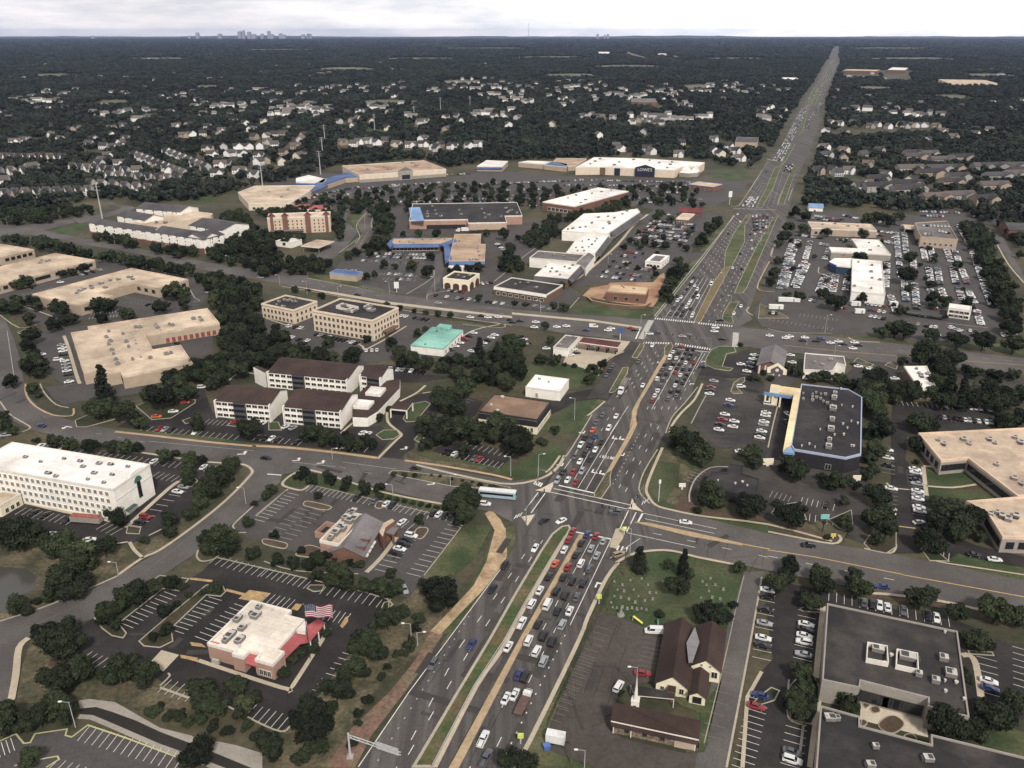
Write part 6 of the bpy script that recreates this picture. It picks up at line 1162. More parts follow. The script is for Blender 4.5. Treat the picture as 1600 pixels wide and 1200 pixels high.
row(t12, '20,855 232,690', '.........', 'x', W_); row(t12, '190,968 395,792', '.......', 'x', F_); row(t12, '120,930 330,765', '.......', 'x', F_); row(t12, '980,945 785,1170', 'WkKwk...', 'the walkway row beside the steakhouse', W_); row(t12, '1238,890 985,1195', '...........', 'x', W_); row(t12, '895,868 1010,905', 'w..', 'the entrance stalls of the steakhouse', W_)
row(t02, '1340,1098 1640,1180', '........', 'x', W_); row(t13, '60,-20 325,52', '........', 'x', W_); row(t13, '425,85 820,178', '.........', 'x', W_); row(t13, '60,140 215,182', '.....', 'x', W_); row(t13, '440,245 570,270', '....', 'x', W_); row(t13, '590,495 350,800', '.........', 'x', W_); row(t03, '1030,690 1240,762', '.....', 'x', W_); row(t13, '-35,850 215,935', '......', 'x', W_)
row(t03, '795,312 1065,115', '.........', 'x', W_); row(t03, '1108,350 1345,145', '.........', 'x', W_); row(t03, '1260,395 1505,190', '........', 'x', W_); row(t03, '530,510 660,565', '....', 'x', W_); row(t03, '525,985 1120,1165', '.............', 'x', W_, .15); row(t03, '-10,1095 80,1055', '...', 'x', W_); row(t03, '320,1195 620,1290', '.......', 'x', W_)
row(t02, '130,797 445,860', '..k.k...k', 'the front row of the white hotel', W_); row(t02, '640,890 730,925', '...', 'x', W_); row(t02, '1165,640 850,890', 'sw....Rk', 'the end row of the white hotel', W_); row(t02, '240,397 985,495', 'W..wr..............w', 'the back row of the white hotel', W_); row(t02, '1040,500 1330,535', '......w.', 'the far corner of the hotel car park', W_); row(t02, '970,570 1130,600', '.....', 'x', W_)
lane(t02, '320,950,w 560,985,w', .3, 'under the trees in front of the hotel', 'cars under the hotel trees', 'from the left'); row(t02, '900,278 1480,337', 'k.rsk...W......', 'the street side row of the lodge', W_); row(t12, '0,337 275,372', 'kkwk..k', 'the street side row right of the lodge tree', W_); row(t12, '500,390 690,412', 'ksk.k', 'the shaded row below the lodge lobby', W_); row(t02, '1290,237 1430,250', '.....', 'x', W_)
lane(t02, '980,212,o 1085,180,w 1475,245,r 1160,122,r 1265,28,W', .2, 'in the left part of the lodge car park', 'cars in the lodge car park', 'listed'); lane(t12, '40,257,W 187,275,w 232,283,s 668,315,w 700,320,w', 1.0, 'close to the front of the lodge', 'cars in the lodge car park', 'from the left')
row(t11, '795,1106 1065,1135', 'kwkwskwkkk', 'the row behind the lodge', F_); row(t11, '370,893 640,955', 'kskwkkkk.wk', 'the front of the larger beige office', W_); row(t11, '190,842 300,858', 'Wkw', 'the front of the smaller beige office', F_); row(t11, '900,778 1085,805', 'ww.kgkk', 'the lot behind the beige offices', F_); row(t11, '1375,878 1200,1002', 'wkRwwk', 'the near side of the teal roofed building', F_); row(t11, '1505,893 1335,1012', 'wwkwwkw', 'the far row by the teal roofed building', F_); row(t11, '140,900 330,940', 'w.ww.k.w', 'the trees below the beige offices', None); row(t11, '640,1000 840,990', 'kwww.k', 'the drive below the larger beige office', None)
row(t01, '385,955 438,1205', 'swwk.wsswk.w', 'the front of the tan roofed office', F_); row(t01, '255,1010 288,1120', 'wk.k', 'the left edge of the tan office lot', None); lane(t01, '365,1055,W 380,570,w 1305,632,s 540,500,w', .3, 'in the tan office lots', 'cars in the tan office lots', 'listed'); row(t01, '770,660 940,690', '........', 'x', F_); row(t01, '790,690 960,715', '......k.', 'the court of the notched tan office', F_); row(t01, '570,765 760,745', '..........', 'x', W_); row(t01, '560,790 730,775', '.........', 'x', W_); row(t01, '130,620 660,485', '~22:.15:wsk', 'the long row behind the notched tan office', F_); row(t01, '100,655 330,600', '~10:.1:wk', 'the left end of the tan office lot', F_); row(t01, '1010,985 1150,940', '~5:.4:wk', 'the loading court of the tan office', None)
lane(t23, '885,358,v', math.pi - .05, 'parked beside the parish hall', 'vehicles in the church car park', 'vehicle'); lane(t23, '815,620,r', -.15, 'parked near the covered walkway', 'vehicles in the church car park', 'vehicle'); lane(t23, '665,705,W', 1.05, 'beside the church hedge', 'vehicles in the church car park', 'vehicle')
row(t23, '880,430 840,600', '......', 'x', G_); row(t23, '570,330 250,900', '...............', 'x', G_); row(t23, '470,520 300,830', '........', 'x', G_); row(t23, '1340,540 1250,1010', '.......', 'x', G_)
row(t33, '-5,80 -40,520', 'wk.k.s.wk.', 'the left edge of the long right hand lot', W_); row(t23, '1548,740 1440,1205', 'b.r.........', 'the lower left stalls right of the church', W_); row(t33, '245,225 212,565', '..wkwW.s.', 'the left wall of the big dark roofed building', W_); row(t33, '175,955 145,1190', '...gW', 'the lower left wall of the dark roofed buildings', W_); row(t33, '380,128 1130,288', '....gkww.g..kw.', 'the top wall of the big dark roofed building', W_); row(t33, '1365,520 1382,740', '...wb', 'the right wall of the big dark roofed building', W_); row(t33, '1590,460 1600,700', '......', 'x', W_); row(t33, '60,170 20,560', '.........', 'x', W_) if 0 else None
row(t32, '915,530 948,820', 'wwkks.wsw.ww', 'the walkway of the campus building', F_); row(t32, '748,410 752,560', 'w.w.k.', 'the upper tree row left of the campus', F_); row(t32, '768,650 758,830', 'w....ww', 'the lower tree row left of the campus', F_); lane(t32, '940,875,w', .2, 'at the lower end of the campus walkway', 'cars below the campus building', 'car'); row(t32, '840,122 1400,168', '........s..wswww.w', 'the top row above the campus building', W_); row(t32, '1060,212 1430,252', 'ksk.kkwskw.wsk', 'the second row above the campus building', F_); row(t32, '20,690 135,720', '....', 'x', F_); row(t32, '210,730 410,775', '....k.', 'the small lot left of the campus trees', W_); row(t32, '260,838 440,872', '..k..', 'the lower small lot left of the campus trees', W_); row(t32, '1030,1060 1130,1085', '...', 'x', W_)
row(t22, '1368,95 1285,312', 'wb.wrkw', 'the hedge strip in the side lot', None); row(t22, '1428,100 1345,402', '....ww...', 'the striped island in the side lot', G_); row(t22, '1372,108 1310,330', '........', 'x', G_); row(B5, '170,370 50,830', 'W..ww.ws.wkw', 'the curb facing the blue trim store', F_); lane(B5, '405,510,w 380,610,k', -1.3, 'beside the cream fascia of the blue trim store', 'cars beside the blue trim store', 'from the top'); row(M4, '1295,690 1240,840', 's.rkw', 'the left edge of the side lot', F_); lane(t22, '1430,25,W 1425,430,w', 0, 'alone in the side lot', 'cars in the side lot', 'from the top'); lane(M4, '1545,545,w', 0, 'in the dark lot of the columned bank', 'cars at the columned bank', 'car')
row(B8, '98,118 28,278', 'wwgkw', 'the left wall of the columned bank', W_); row(B8, '375,120 385,205', 'w.w', 'the right wall of the columned bank', F_); lane(B8, '905,222,w 880,200,k 1000,240,w 1040,247,k 1190,317,w', -.1, 'in the lot right of the grey roofed shop', 'cars right of the grey roofed shop', 'listed')
# dealership
DL = 'wwwwwwssgkkKWWSGrb'; dg = 'cars for sale at the dealership'
for i, s in enumerate(('160,305 110,425', '190,305 140,425', '120,430 70,610', '150,432 100,610', '265,310 225,445', '245,455 175,605', '215,450 160,600', '385,350 350,430', '355,520 315,630', '390,520 365,630', '425,530 405,630', '505,500 480,620', '745,440 735,600', '800,260 815,420', '850,260 865,400', '815,430 830,540', '905,420 915,540', '850,560 860,690', '915,570 930,740', '965,350 985,440', '1015,355 1035,440', '1000,465 1020,590', '1055,470 1075,585', '1010,600 1040,740', '1080,610 1115,700', '1115,365 1140,440', '1165,365 1195,450', '1150,475 1175,580', '1205,475 1245,580', '1190,600 1215,690', '1250,620 1290,700', '1190,215 1270,360', '1275,380 1340,560', '1345,580 1400,720', '1300,745 1330,835')):
    row(t31, s, '~0:.9:' + DL, f'the {ordw(i + 1)} column of the dealership lot', None, 0, 5, dg)
for i, s in enumerate(('270,150 470,178', '270,168 470,190', '170,272 345,295', '400,300 525,308', '660,245 780,262', '665,270 790,290', '670,300 790,330', '940,125 1200,135', '950,150 1100,158', '1280,155 1410,170', '610,705 740,720', '620,740 740,760', '630,780 735,800', '1240,870 1320,880', '920,830 1060,855', '1050,905 1120,915', '390,722 490,730', '250,680 310,690', '1440,890 1520,920', '300,325 380,340', '560,640 700,700', '500,690 600,690', '760,640 800,760', '470,150 560,170', '690,190 850,215', '860,240 930,262', '1130,850 1300,905')):
    row(t31, s, '~0:.85:' + DL, f'the {ordw(i + 1)} cross row of the dealership lot', None, 0, 5, dg)
row(t31, '860,765 1090,798', 'KkKKkKgKKKkK', 'the black row below the dealership lot', None, 0, 5, dg); row(t31, '200,770 430,800', '.........', 'x', F_); row(t31, '10,800 400,860', '~14:.0:w', 'x', F_); row(t31, '1,760 60,765', 'kwk', 'the trailers by the frontage road', F_); row(t31, '1450,890 1560,905', 'wkWs', 'the right edge of the dealership', None); row(t31, '930,215 1150,225', '~0:.9:wws', 'the upper roof of the roof parking garage', None) if 0 else None
for i, (s, z) in enumerate((('960,212 1140,220', 8), ('1060,245 1140,262', 8), ('970,265 1040,270', 8))):
    p0, p1 = t31(s); a, b = Vector(U(*p0, 8)), Vector(U(*p1, 8)); n = int((b - a).length / 2.8)
    for k in range(n):
        c = a + (b - a) * (k + .5) / n; CARS.append((c.length, 'sedan', random.choice('wwwsk'), c.x, c.y, RH, '@', 'cars on the garage roof', 8.05))
# plaza and middle lots
for i, s in enumerate(('880,185 1150,210', '855,200 1150,232', '840,218 1145,250', '815,235 1125,272', '800,252 1105,292', '785,270 1095,312', '770,288 1000,322', '730,320 960,350')): row(t21, s, '~0:.85:' + A, f'the {ordw(i + 1)} row of the plaza car park', F_ if i % 2 else None, 0, 5)
for i, s in enumerate(('665,375 830,390', '655,400 800,412', '625,435 750,448', '600,468 870,495', '560,500 890,540', '530,530 830,560', '900,130 1000,150')): row(t21, s, '~0:.7:' + A, f'the {ordw(i + 1)} row of the near plaza car park', F_, 0, 5)
for i, s in enumerate(('700,388 1060,398', '690,405 1065,420', '660,432 1045,448', '780,512 1000,530', '800,545 990,555', '660,590 860,628')): row(t11, s, '~0:%s:' % (.85, .8, .4, .4, .3, .0)[i] + A, f'the {ordw(i + 1)} row facing the blue awning shops', W_, 0, 5)
row(t11, '1130,612 1310,632', '~0:.8:kgkrsk', 'the front of the arched restaurant', F_); row(t11, '1115,650 1600,710', '~0:.4:wsk', 'the verge row below the arched restaurant', F_); row(t21, '0,690 270,740', '~0:.25:sk', 'the verge row below the brick shops', F_); row(t11, '1505,325 1590,405', 'wkwsk.w', 'the right side of the corner shops', F_); row(t11, '1400,580 1480,570', 'wsk', 'the gap right of the arched restaurant', None); row(t21, '40,900 110,960', 'kwk', 'the lot left of the fuel shop', None); lane(t21, '75,957,v 215,985,w 385,990,w 365,1025,w 405,1013,k 500,980,w', .1, 'around the fuel station', 'cars around the fuel station', 'listed')
for i, s in enumerate(('1080,68 1560,72', '1090,50 1580,52')): row(t11, s, '~0:.75:' + A, f'the {ordw(i + 1)} row behind the black roofed supermarket', None)
for i, s in enumerate(((490,306,560,293),(570,302,700,292),(600,320,860,322),(640,312,850,312),(560,296,690,286),(720,290,900,283),(905,282,1090,286),(910,289,1080,294),(915,296,1060,302),(700,300,880,296),(940,310,1050,312),(1000,318,1100,312),(560,316,840,317),(880,290,1080,291),(600,290,720,286),(470,312,560,303),(700,308,960,306),(650,276,740,272))): row(lambda s_: ps(s_), f'{s[0]},{s[1]} {s[2]},{s[3]}', '~0:.72:' + A, f'the {ordw(i + 1)} row of the shopping centre lot', None)
row(t22, '1110,610 1175,545', '....', 'x', F_); row(t22, '1240,800 1300,800', '..', 'x', F_) if 0 else None
lane(t12, '1560,100,k 1720,470,r 1660,480,g 1490,460,k 1540,470,k 1240,450,w', 1.1, 'in the lot of the brown roofed office', 'cars at the brown roofed office', 'listed') if 0 else row(t12, '1170,428 1530,512', 'kkw.k.gr....', 'the lower row of the brown roofed office', W_)
row(t12, '1310,380 1600,450', '.........', 'x', W_); row(t12, '1200,180 1330,100', '......', 'x', F_)
row(t13, '600,130 600,60', '..', 'x', None); lane(t13, '930,95,s', -1.2, 'below the steakhouse trees', 'cars below the steakhouse trees', 'car')
# streams on the far highway
def stream(q4, nl, nr, cols, dens, hd, grp):
    for i in range(nl):
        for j in range(nr):
            if random.random() > dens: continue
            f = (i + .5) / nl; g = (j + .5 + random.uniform(-.3, .3)) / nr; a0, a1, b0, b1 = q4; P0, P1 = Vector(U(*a0)) * (1 - f) + Vector(U(*a1)) * f, Vector(U(*b0)) * (1 - f) + Vector(U(*b1)) * f; p = P0 * (1 - g) + P1 * g
            put(random.choice(cols), (p.x, p.y, 0), hd, f'@ in the {ordw(i + 1)} lane from the left, {ordw(j + 1)} up the ' + grp, grp)
stream(((1177,362),(1198,362),(1173,336),(1202,336)), 5, 9, 'kgkwrsKs', .95, NB, 'queue at the gantry signals'); stream(((1157,324),(1178,325),(1170,309),(1186,309)), 4, 7, 'wwwskW', .9, SB, 'queue above the gantry signals'); stream(((1206,252),(1222,254),(1224,222),(1237,223)), 4, 14, 'wwwskW', .9, SB, 'upper southbound queue'); stream(((1222,270),(1236,272),(1230,256),(1240,257)), 4, 5, 'krkwg', .9, NB, 'upper northbound queue')
stream(((1224,222),(1237,223),(1255,165),(1264,165)), 4, 34, 'wwwwsk', .75, SB, 'distant southbound stream'); stream(((1254,200),(1264,202),(1280,160),(1288,160)), 3, 26, 'wkgsrw', .7, NB, 'distant northbound stream'); stream(((1258,160),(1284,160),(1297,95),(1310,95)), 5, 70, 'wwwsg', .55, SB, 'farthest highway stream'); stream(((1186,282),(1196,282),(1200,262),(1208,262)), 2, 4, 'wk', .3, SB, 'thin southbound traffic')
tag(st.build('parking_stall_lines'), kind='structure')
# ---- build: the 300 that show largest one by one, the rest as one mass of far parked cars
CARS.sort(key=lambda c: c[0])
count = 0; seen = {}; rest = []
FULL = {'sedan': 0, 'suv': 0}
for c in CARS:
    dist, k, col, x, y, hd, lab, grp = c[:8]; zz = c[8] if len(c) > 8 else .19
    if k in ('sedan', 'suv'):
        if count >= 290 or zz > 1: rest.append(c); continue
        count += 1
    elif dist > 800: rest.append(c); continue
    D_, _ = vmesh(k); cat = {'sedan': 'car', 'suv': 'car', 'van': 'van', 'pickup': 'pickup'}[k]; nm = {'sedan': 'parked_car' if 'along' in lab else 'car', 'suv': 'parked_car' if 'along' in lab else 'car', 'van': 'van', 'pickup': 'pickup_truck'}[k]
    if dist < 520:
        r = empty(nm, (x, y, zz), lab, cat, grp, hd); bs, cs, rf, wx, wr = KIND[k]
        for n in ('body', 'roof'): link(n, D_[n], r, color=CLIN[col])
        link('cabin_glass', D_['cabin_glass'], r)
        for wx_ in wx:
            for s in (-1, 1): link('wheel', D_['wheel'], r, (wx_, s * .86, wr))
        for s in (-1, 1): link('headlight', D_['headlight'], r, (0, s * bs[-1][1] * .62, 0)); link('tail_light', D_['tail_light'], r, (0, s * bs[0][1] * .72, 0))
    else:
        o = bpy.data.objects.new(nm, D_['joined']); COL.objects.link(o); o.location = (x, y, zz); o.rotation_euler = (0, 0, hd); o.color = CLIN[col]; tag(o, lab, cat, grp)
fb = MB(); fm = {k: mat('far_car_' + CN[k].replace(' ', '_'), v, .08, rough=.4, spec=.5) for k, v in CC.items()}
for c in rest:
    _, k, col, x, y, hd = c[:6]; zz = c[8] if len(c) > 8 else .19; j = vmesh(k)[1]; ca, sa = math.cos(hd), math.sin(hd); off = len(fb.v)
    fb.v += [(x + ca * p[0] - sa * p[1], y + sa * p[0] + ca * p[1], zz + p[2]) for p in j.v]; fb.f += [[i + off for i in f] for f in j.f]; fb.m += [fb.mi(fm[col] if j.mats[m] is paint else j.mats[m]) for m in j.m]
print('CARS', len(CARS), 'individual', count, 'rest', len(rest))
tag(fb.build('distant_cars'), kind='stuff')
# ---- large vehicles
def big(name, label, cat, px, hd, parts, lift=.19):
    x, y, _ = U(*px); r = empty(name, (x, y, lift), label, cat, None, hd)
    for n, b in parts: b.build(n, r)
    return r
def wheels(r_pts, rad=.5):
    out = []
    for x in r_pts:
        for s in (-1, 1): b = MB(); b.tube((x, s * 1.0 - .14, rad), (x, s * 1.0 + .14, rad), rad, rad, tyre, 10); out.append(('wheel', b))
    return out
def bx(args, m): b = MB(); b.box(*args, m); return b
pw = mat('white_truck_paint', (214, 212, 206), .06, rough=.4); pbed = mat('rusty_brown_bed', (98, 78, 70), .2, .5, .2, 1.5); pteal = mat('bus_teal_band', (150, 172, 180), .06, rough=.4)
cabp = MB(); loft(cabp, [(2.4, [(1.0, .6), (1.05, 1.2), (1.0, 2.2), (.6, 2.35)]), (3.6, [(1.05, .5), (1.08, 1.2), (1.0, 2.2), (.6, 2.3)]), (4.2, [(1.0, .5), (1.02, 1.2), (.9, 1.55), (.6, 1.6)]), (5.0, [(.9, .5), (.9, 1.1), (.85, 1.35), (.5, 1.4)])], pw)
big('flatbed_truck', 'flatbed truck with white cab and long brown bed in the right northbound lane', 'truck', M1('1065,620')[0], NB, [('cab', cabp), ('cab_glass', bx(((3.75, 0, 1.55), .55, 1.9, .65), car_glass)), ('bed', bx(((-1.2, 0, .95), 6.6, 2.4, .5), pbed)), ('bumper', bx(((5.02, 0, .5), .15, 1.9, .35), plast))] + wheels((3.9, -2.2, -3.3)))
big('long_bus', 'long white coach with pale teal side waiting left of the near junction', 'bus', T(1,2,'1510,712')[0], -.18, [('body', bx(((0, 0, .45), 14.5, 2.6, 2.7), pteal)), ('roof', bx(((0, 0, 3.15), 14.3, 2.5, .3), pw)), ('side_window', bx(((-.2, -1.3, 1.7), 13, .06, .9), car_glass)), ('side_window', bx(((-.2, 1.3, 1.7), 13, .06, .9), car_glass)), ('windscreen', bx(((7.26, 0, 1.4), .06, 2.3, 1.4), car_glass))] + wheels((5, -4.5)))
def semi(label, px, hd, L=13, tm=pw): return big('articulated_truck', label, 'truck', px, hd, [('cab', bx(((L / 2 + 2.2, 0, .7), 2.4, 2.4, 2.6), pw)), ('bonnet', bx(((L / 2 + 4.2, 0, .7), 1.6, 2.1, 1.3), pw)), ('windscreen', bx(((L / 2 + 3.42, 0, 2.1), .06, 2.1, .9), car_glass)), ('trailer', bx(((0, 0, 1.15), L, 2.55, 2.85), tm)), ('underrun', bx(((0, 0, .7), L * .5, 1.0, .4), plast))] + wheels((L / 2 + 4, L / 2 + 1, -L / 2 + 1.2, -L / 2 + 2.6)))
semi('white articulated truck parked behind the black roofed supermarket', B7('955,285')[0], math.pi, 14)
semi('white and dark truck climbing toward the junction from the fuel station', M4('450,765')[0], SB, 9, mat('truck_dark_load', (120, 110, 108), .25, .6, .3, 2))
big('box_trailer', 'white box trailer parked at the edge of the church car park', 'trailer', T(2,3,'272,1040')[0], -.25, [('box', bx(((0, 0, .5), 4.8, 2.3, 2.4), pw)), ('drawbar', bx(((2.9, 0, .5), 1.2, .15, .15), plast))] + wheels((-.3,), .35))
big('long_trailer', 'long trailer with faded red top parked along the front of the hotel', 'trailer', T(0,2,'545,868')[0], -.13, [('box', bx(((0, 0, .6), 11.5, 2.4, 2.0), mat('trailer_grey', (150, 140, 134), .1))), ('load', bx(((0, 0, 2.6), 10.8, 2.0, .5), mat('faded_red_load', (150, 84, 72), .25, .5, .3, 1.5)))] + wheels((-3.5, -4.5), .4))
big('blue_bin', 'small blue bin on the verge below the white box trailer', 'bin', T(2,3,'215,1082')[0], .3, [('tub', bx(((0, 0, 0), 1.6, 1.3, 1.2), mat('blue_plastic', (66, 96, 160), .08))), ('lid', bx(((0, 0, 1.2), 1.7, 1.4, .15), mat('blue_lid', (80, 112, 176), .08)))])
for lb, px, l in (('white office trailer beside the frontage road', '48,735', 9), ('pale site cabin behind the white office trailer', '130,690', 14), ('white box truck parked by the showroom', '570,762', 6), ('pale yellow box truck body beside the showroom trees', '545,715', 6), ('white delivery box at the dealership drive', '782,715', 5)): big('site_trailer', lb, 'trailer', T(3,1,px)[0], -.1, [('box', bx(((0, 0, .5), l, 2.5, 2.6), pw)), ('door', bx(((l * .2, -1.27, .6), .9, .06, 2), wl_grey))])
# ================================================================ HOUSES (placed first so that trees leave them room)
def colmat(n, rough=.85):
    m = bpy.data.materials.new(n); m.use_nodes = True; nt = m.node_tree; b = nt.nodes['Principled BSDF']; b.inputs['Roughness'].default_value = rough; b.inputs['Specular IOR Level'].default_value = .2
    oi = node(nt, 'ShaderNodeObjectInfo'); geo = node(nt, 'ShaderNodeNewGeometry'); n_ = node(nt, 'ShaderNodeTexNoise', i_Scale=.5, i_Detail=3.0); nt.links.new(geo.outputs['Position'], n_.inputs['Vector'])
    r = node(nt, 'ShaderNodeMapRange'); r.inputs['To Min'].default_value = .8; r.inputs['To Max'].default_value = 1.2; nt.links.new(n_.outputs['Fac'], r.inputs['Value'])
    vm = node(nt, 'ShaderNodeVectorMath', operation='SCALE'); nt.links.new(oi.outputs['Color'], vm.inputs[0]); nt.links.new(r.outputs['Result'], vm.inputs['Scale']); nt.links.new(vm.outputs['Vector'], b.inputs['Base Color']); return m
h_wall, h_roof = colmat('house_siding'), colmat('house_shingle')
def house_mesh(L, D_, e, r, wing):
    w, f = MB(), MB()
    def gb(cx, cy, l, d, ze, zr, along):
        P = lambda x, y, z: (cx + (x if along else y), cy + (y if along else x), z); a, b = l / 2, d / 2
        v = [P(-a, -b, 0), P(a, -b, 0), P(a, b, 0), P(-a, b, 0), P(-a, -b, ze), P(a, -b, ze), P(a, b, ze), P(-a, b, ze), P(-a, 0, zr - .1), P(a, 0, zr - .1)]
        w.add(v, [[0, 1, 5, 4], [1, 2, 6, 9, 5], [2, 3, 7, 6], [3, 0, 4, 8, 7]], h_wall); o = .6; s = (zr - ze) / b * o
        for k in (-1, 1): f.add([P(-a - o, k * (b + o), ze - s), P(a + o, k * (b + o), ze - s), P(a + o, 0, zr), P(-a - o, 0, zr), P(-a - o, k * (b + o), ze - s - .3), P(a + o, k * (b + o), ze - s - .3)], [[0, 1, 2, 3], [0, 1, 5, 4]], h_roof)
    gb(0, 0, L, D_, e, r, True)
    if wing: gb(L * .22, -D_ * .55, D_ * .75, L * .42, e, r - .4, False)
    for x in (-.36, -.12, .12, .36):
        for z in ([1.6, 4.4] if e > 4 else [1.6]):
            if not (wing and 0 < x < .5): w.box((x * L, -D_ / 2 - .02, z - .7), 1.1, .12, 1.4, glass)
            w.box((x * L, D_ / 2 + .02, z - .7), 1.1, .12, 1.4, glass)
    ow, of = w.build('wall'), f.build('roof'); r_ = (ow.data, of.data); bpy.data.objects.remove(ow); bpy.data.objects.remove(of); return r_
HM = {'h': [house_mesh(13, 9, 5.6, 9, True), house_mesh(11, 10, 5.8, 9.6, False), house_mesh(15, 9.5, 5.4, 8.8, True)], 't': [house_mesh(7.4, 11, 6.2, 10.4, True)], 'l': [house_mesh(34, 14, 7.5, 11, True), house_mesh(26, 13, 7, 10.5, True)]}
HOUSES = []; FARH = []; rh = random.Random(11)
HC = [('white', (228, 226, 220)), ('white', (218, 216, 212)), ('cream', (206, 196, 174)), ('pale grey', (176, 174, 172)), ('tan', (160, 146, 128)), ('white', (224, 222, 216)), ('white', (212, 210, 206))]
RC = [(78, 74, 76), (66, 62, 62), (90, 84, 82), (98, 88, 82), (60, 57, 60)]
def houses(conv, toks, place, kind='h', rz=None, grp=None):
    pts = sorted(conv(toks)); 
    for i, p in enumerate(pts):
        x, y, _ = U(*p)
        if y > 2450 and kind == 'h': FARH.append((x, y)); continue
        cn, c = rh.choice(HC if kind != 'l' else [('pale grey', (158, 154, 148)), ('tan', (160, 144, 124)), ('grey', (138, 134, 130))]); m = rh.choice(HM[kind]); a = (rh.choice([.25, -.35, 1.2, .1, -1.2]) + rh.uniform(-.2, .2)) if rz is None else rz + rh.uniform(-.03, .03)
        what = {'h': 'gabled house', 't': 'terraced house', 'l': 'apartment building'}[kind]
        r = empty('house' if kind != 'l' else 'apartment_building', (x, y, 0), f'{cn} {what}, {ordw(i + 1)} from left {place}', 'house' if kind != 'l' else 'apartment block', grp or 'houses ' + place, a)
        sc_ = 1.08 if kind == 'h' else 1.0; link('wall', m[0], r, color=(*lin(*c), 1)).scale = (sc_,) * 3; link('roof', m[1], r, color=(*lin(*rh.choice(RC)), 1)).scale = (sc_,) * 3; HOUSES.append((x, y, {'h': 9, 't': 7, 'l': 18}[kind]))
def along(a, b, n): return ' '.join(f'{a[0] + (b[0] - a[0]) * i / max(1, n - 1):.1f},{a[1] + (b[1] - a[1]) * i / max(1, n - 1):.1f}' for i in range(n))
t00, t10, t20, t30 = TT(0,0), TT(1,0), TT(2,0), TT(3,0)
houses(t00, along((850, 985), (1150, 1105), 10), 'in the slanting terrace on the left', 't', -.55); houses(t00, along((1050, 965), (1290, 1065), 8), 'in the second slanting terrace on the left', 't', -.55)
houses(t00, along((0, 1000), (210, 1005), 6), 'in the terrace at the far left edge', 't', 0); houses(t00, along((240, 1000), (400, 1005), 5), 'in the short back terrace on the left', 't', 0); houses(t00, along((460, 1065), (790, 1090), 8), 'in the middle terrace on the left', 't', -.1)
houses(t00, along((690, 1120), (1110, 1140), 8), 'in the lower terrace on the left', 't', -.1); houses(t00, along((570, 1170), (930, 1200), 6), 'in the terrace just above the road', 't', -.15); houses(t00, along((0, 1090), (230, 1085), 4), 'in the lower left corner of the estate', 't', 0); houses(t00, along((40, 1235), (560, 1215), 9), 'in the lowest left terrace above the tree belt', 't', .05)
houses(t00, '30,1150 200,1060 640,1020 750,1040 680,990 620,1040 860,1085 1060,1090', 'among the left terraces')
houses(t00, '25,720 80,630 160,640 95,900 160,890 340,800 460,820 510,815 700,815 560,915 650,930 720,935 760,910 790,880 705,860 600,880 380,885 190,890 330,855 780,800 870,820', 'in the left woods')
houses(t00, '1105,800 1180,790 1150,860 1210,850 1270,850 1300,805 1360,850 1390,830 1440,730 1460,770 1540,780 1570,820 1590,870 1300,945 1400,935 1500,930 1560,930 1330,980 1440,975 1530,975 1380,1045 1500,1085 1360,1100 1590,1110 1430,1040', 'in the estate left of the pylons')
houses(t00, '480,490 565,485 630,490 790,495 975,510 910,555 700,590 780,590 800,600 1010,610 1060,630 1100,605 1270,665 1070,710 1270,720 1210,580 1420,585 1450,570 1380,500 360,630 60,750 265,630 410,680 500,675 650,665 800,715 660,720 240,690 320,690 600,400 85,400', 'high in the far left woods')
houses(t10, '60,770 110,760 80,900 120,920 20,990 70,1020 160,1030 180,970 250,930 270,890 270,990 220,800 170,850 120,855 70,865 300,860 20,930 20,1030', 'left of the row of pylons')
houses(t10, '545,905 610,915 645,900 705,895 760,905 810,895 880,915 965,920 1050,915 1110,935 1130,945 1150,920 1230,930 1330,925 1390,915', 'in the row behind the orange roofed store')
houses(t10, '570,715 640,705 685,705 530,770 600,765 640,750 610,800 720,770 830,815 1020,770 1060,770 830,710 990,655 1040,880 1190,820 1290,765 1180,745 1250,735 1490,735 1560,740 1580,790', 'around the green clearing')
houses(t10, '50,600 300,590 360,580 440,600 540,585 690,580 560,580 820,580 865,610 860,540 910,525 1210,530 1240,540 1290,500 1350,500 1380,525 1430,500 1300,560 1350,565 1420,545 1480,500 1500,540 1540,520 1560,565 1590,530 1250,520 1330,530 1460,540 1520,560 1390,560', 'in the distant pale estate')
houses(t10, '275,425 335,410 360,425 30,465 265,480 340,485 400,470 430,470 130,420 215,420 55,375 455,465 540,460 850,440 910,440 640,355 700,355 780,350', 'near the horizon left of centre')
houses(t20, '40,550 100,550 150,530 290,520 350,515 430,515 280,560 340,555 400,550 460,560 550,525 580,545 330,620 300,630 230,605 490,540 420,545', 'in the estate left of the school')
houses(t20, '440,735 490,725 530,740 560,745 740,775 790,765 800,750 860,765 895,780 930,780 630,745 250,790 30,745', 'in the middle woods')
houses(t20, '650,930 680,945 840,945 870,965 540,860 820,840 1060,910 1260,885 1260,960 1300,975 1390,960 1410,1005 1350,930 1040,980', 'just behind the home store')
houses(t20, '905,580 990,570 1020,600 1010,640 940,630 1120,575 1170,580 1225,585 1310,580 1330,540 1400,580 1450,590 1490,570 1530,600 1320,630 1560,550 1580,690 1550,710 1590,750', 'left of the distant highway')
houses(t30, '60,575 120,570 30,545 160,480 20,680 60,745 90,700', 'close to the left of the far highway'); houses(t30, '390,780 440,785 525,780', 'in the trio right of the far highway'); houses(t30, '405,625 430,575 480,700 550,700 625,610 745,665 950,655 880,705 1200,670 1400,650 1510,690 1530,710 1440,475 1580,640', 'in the right hand woods')
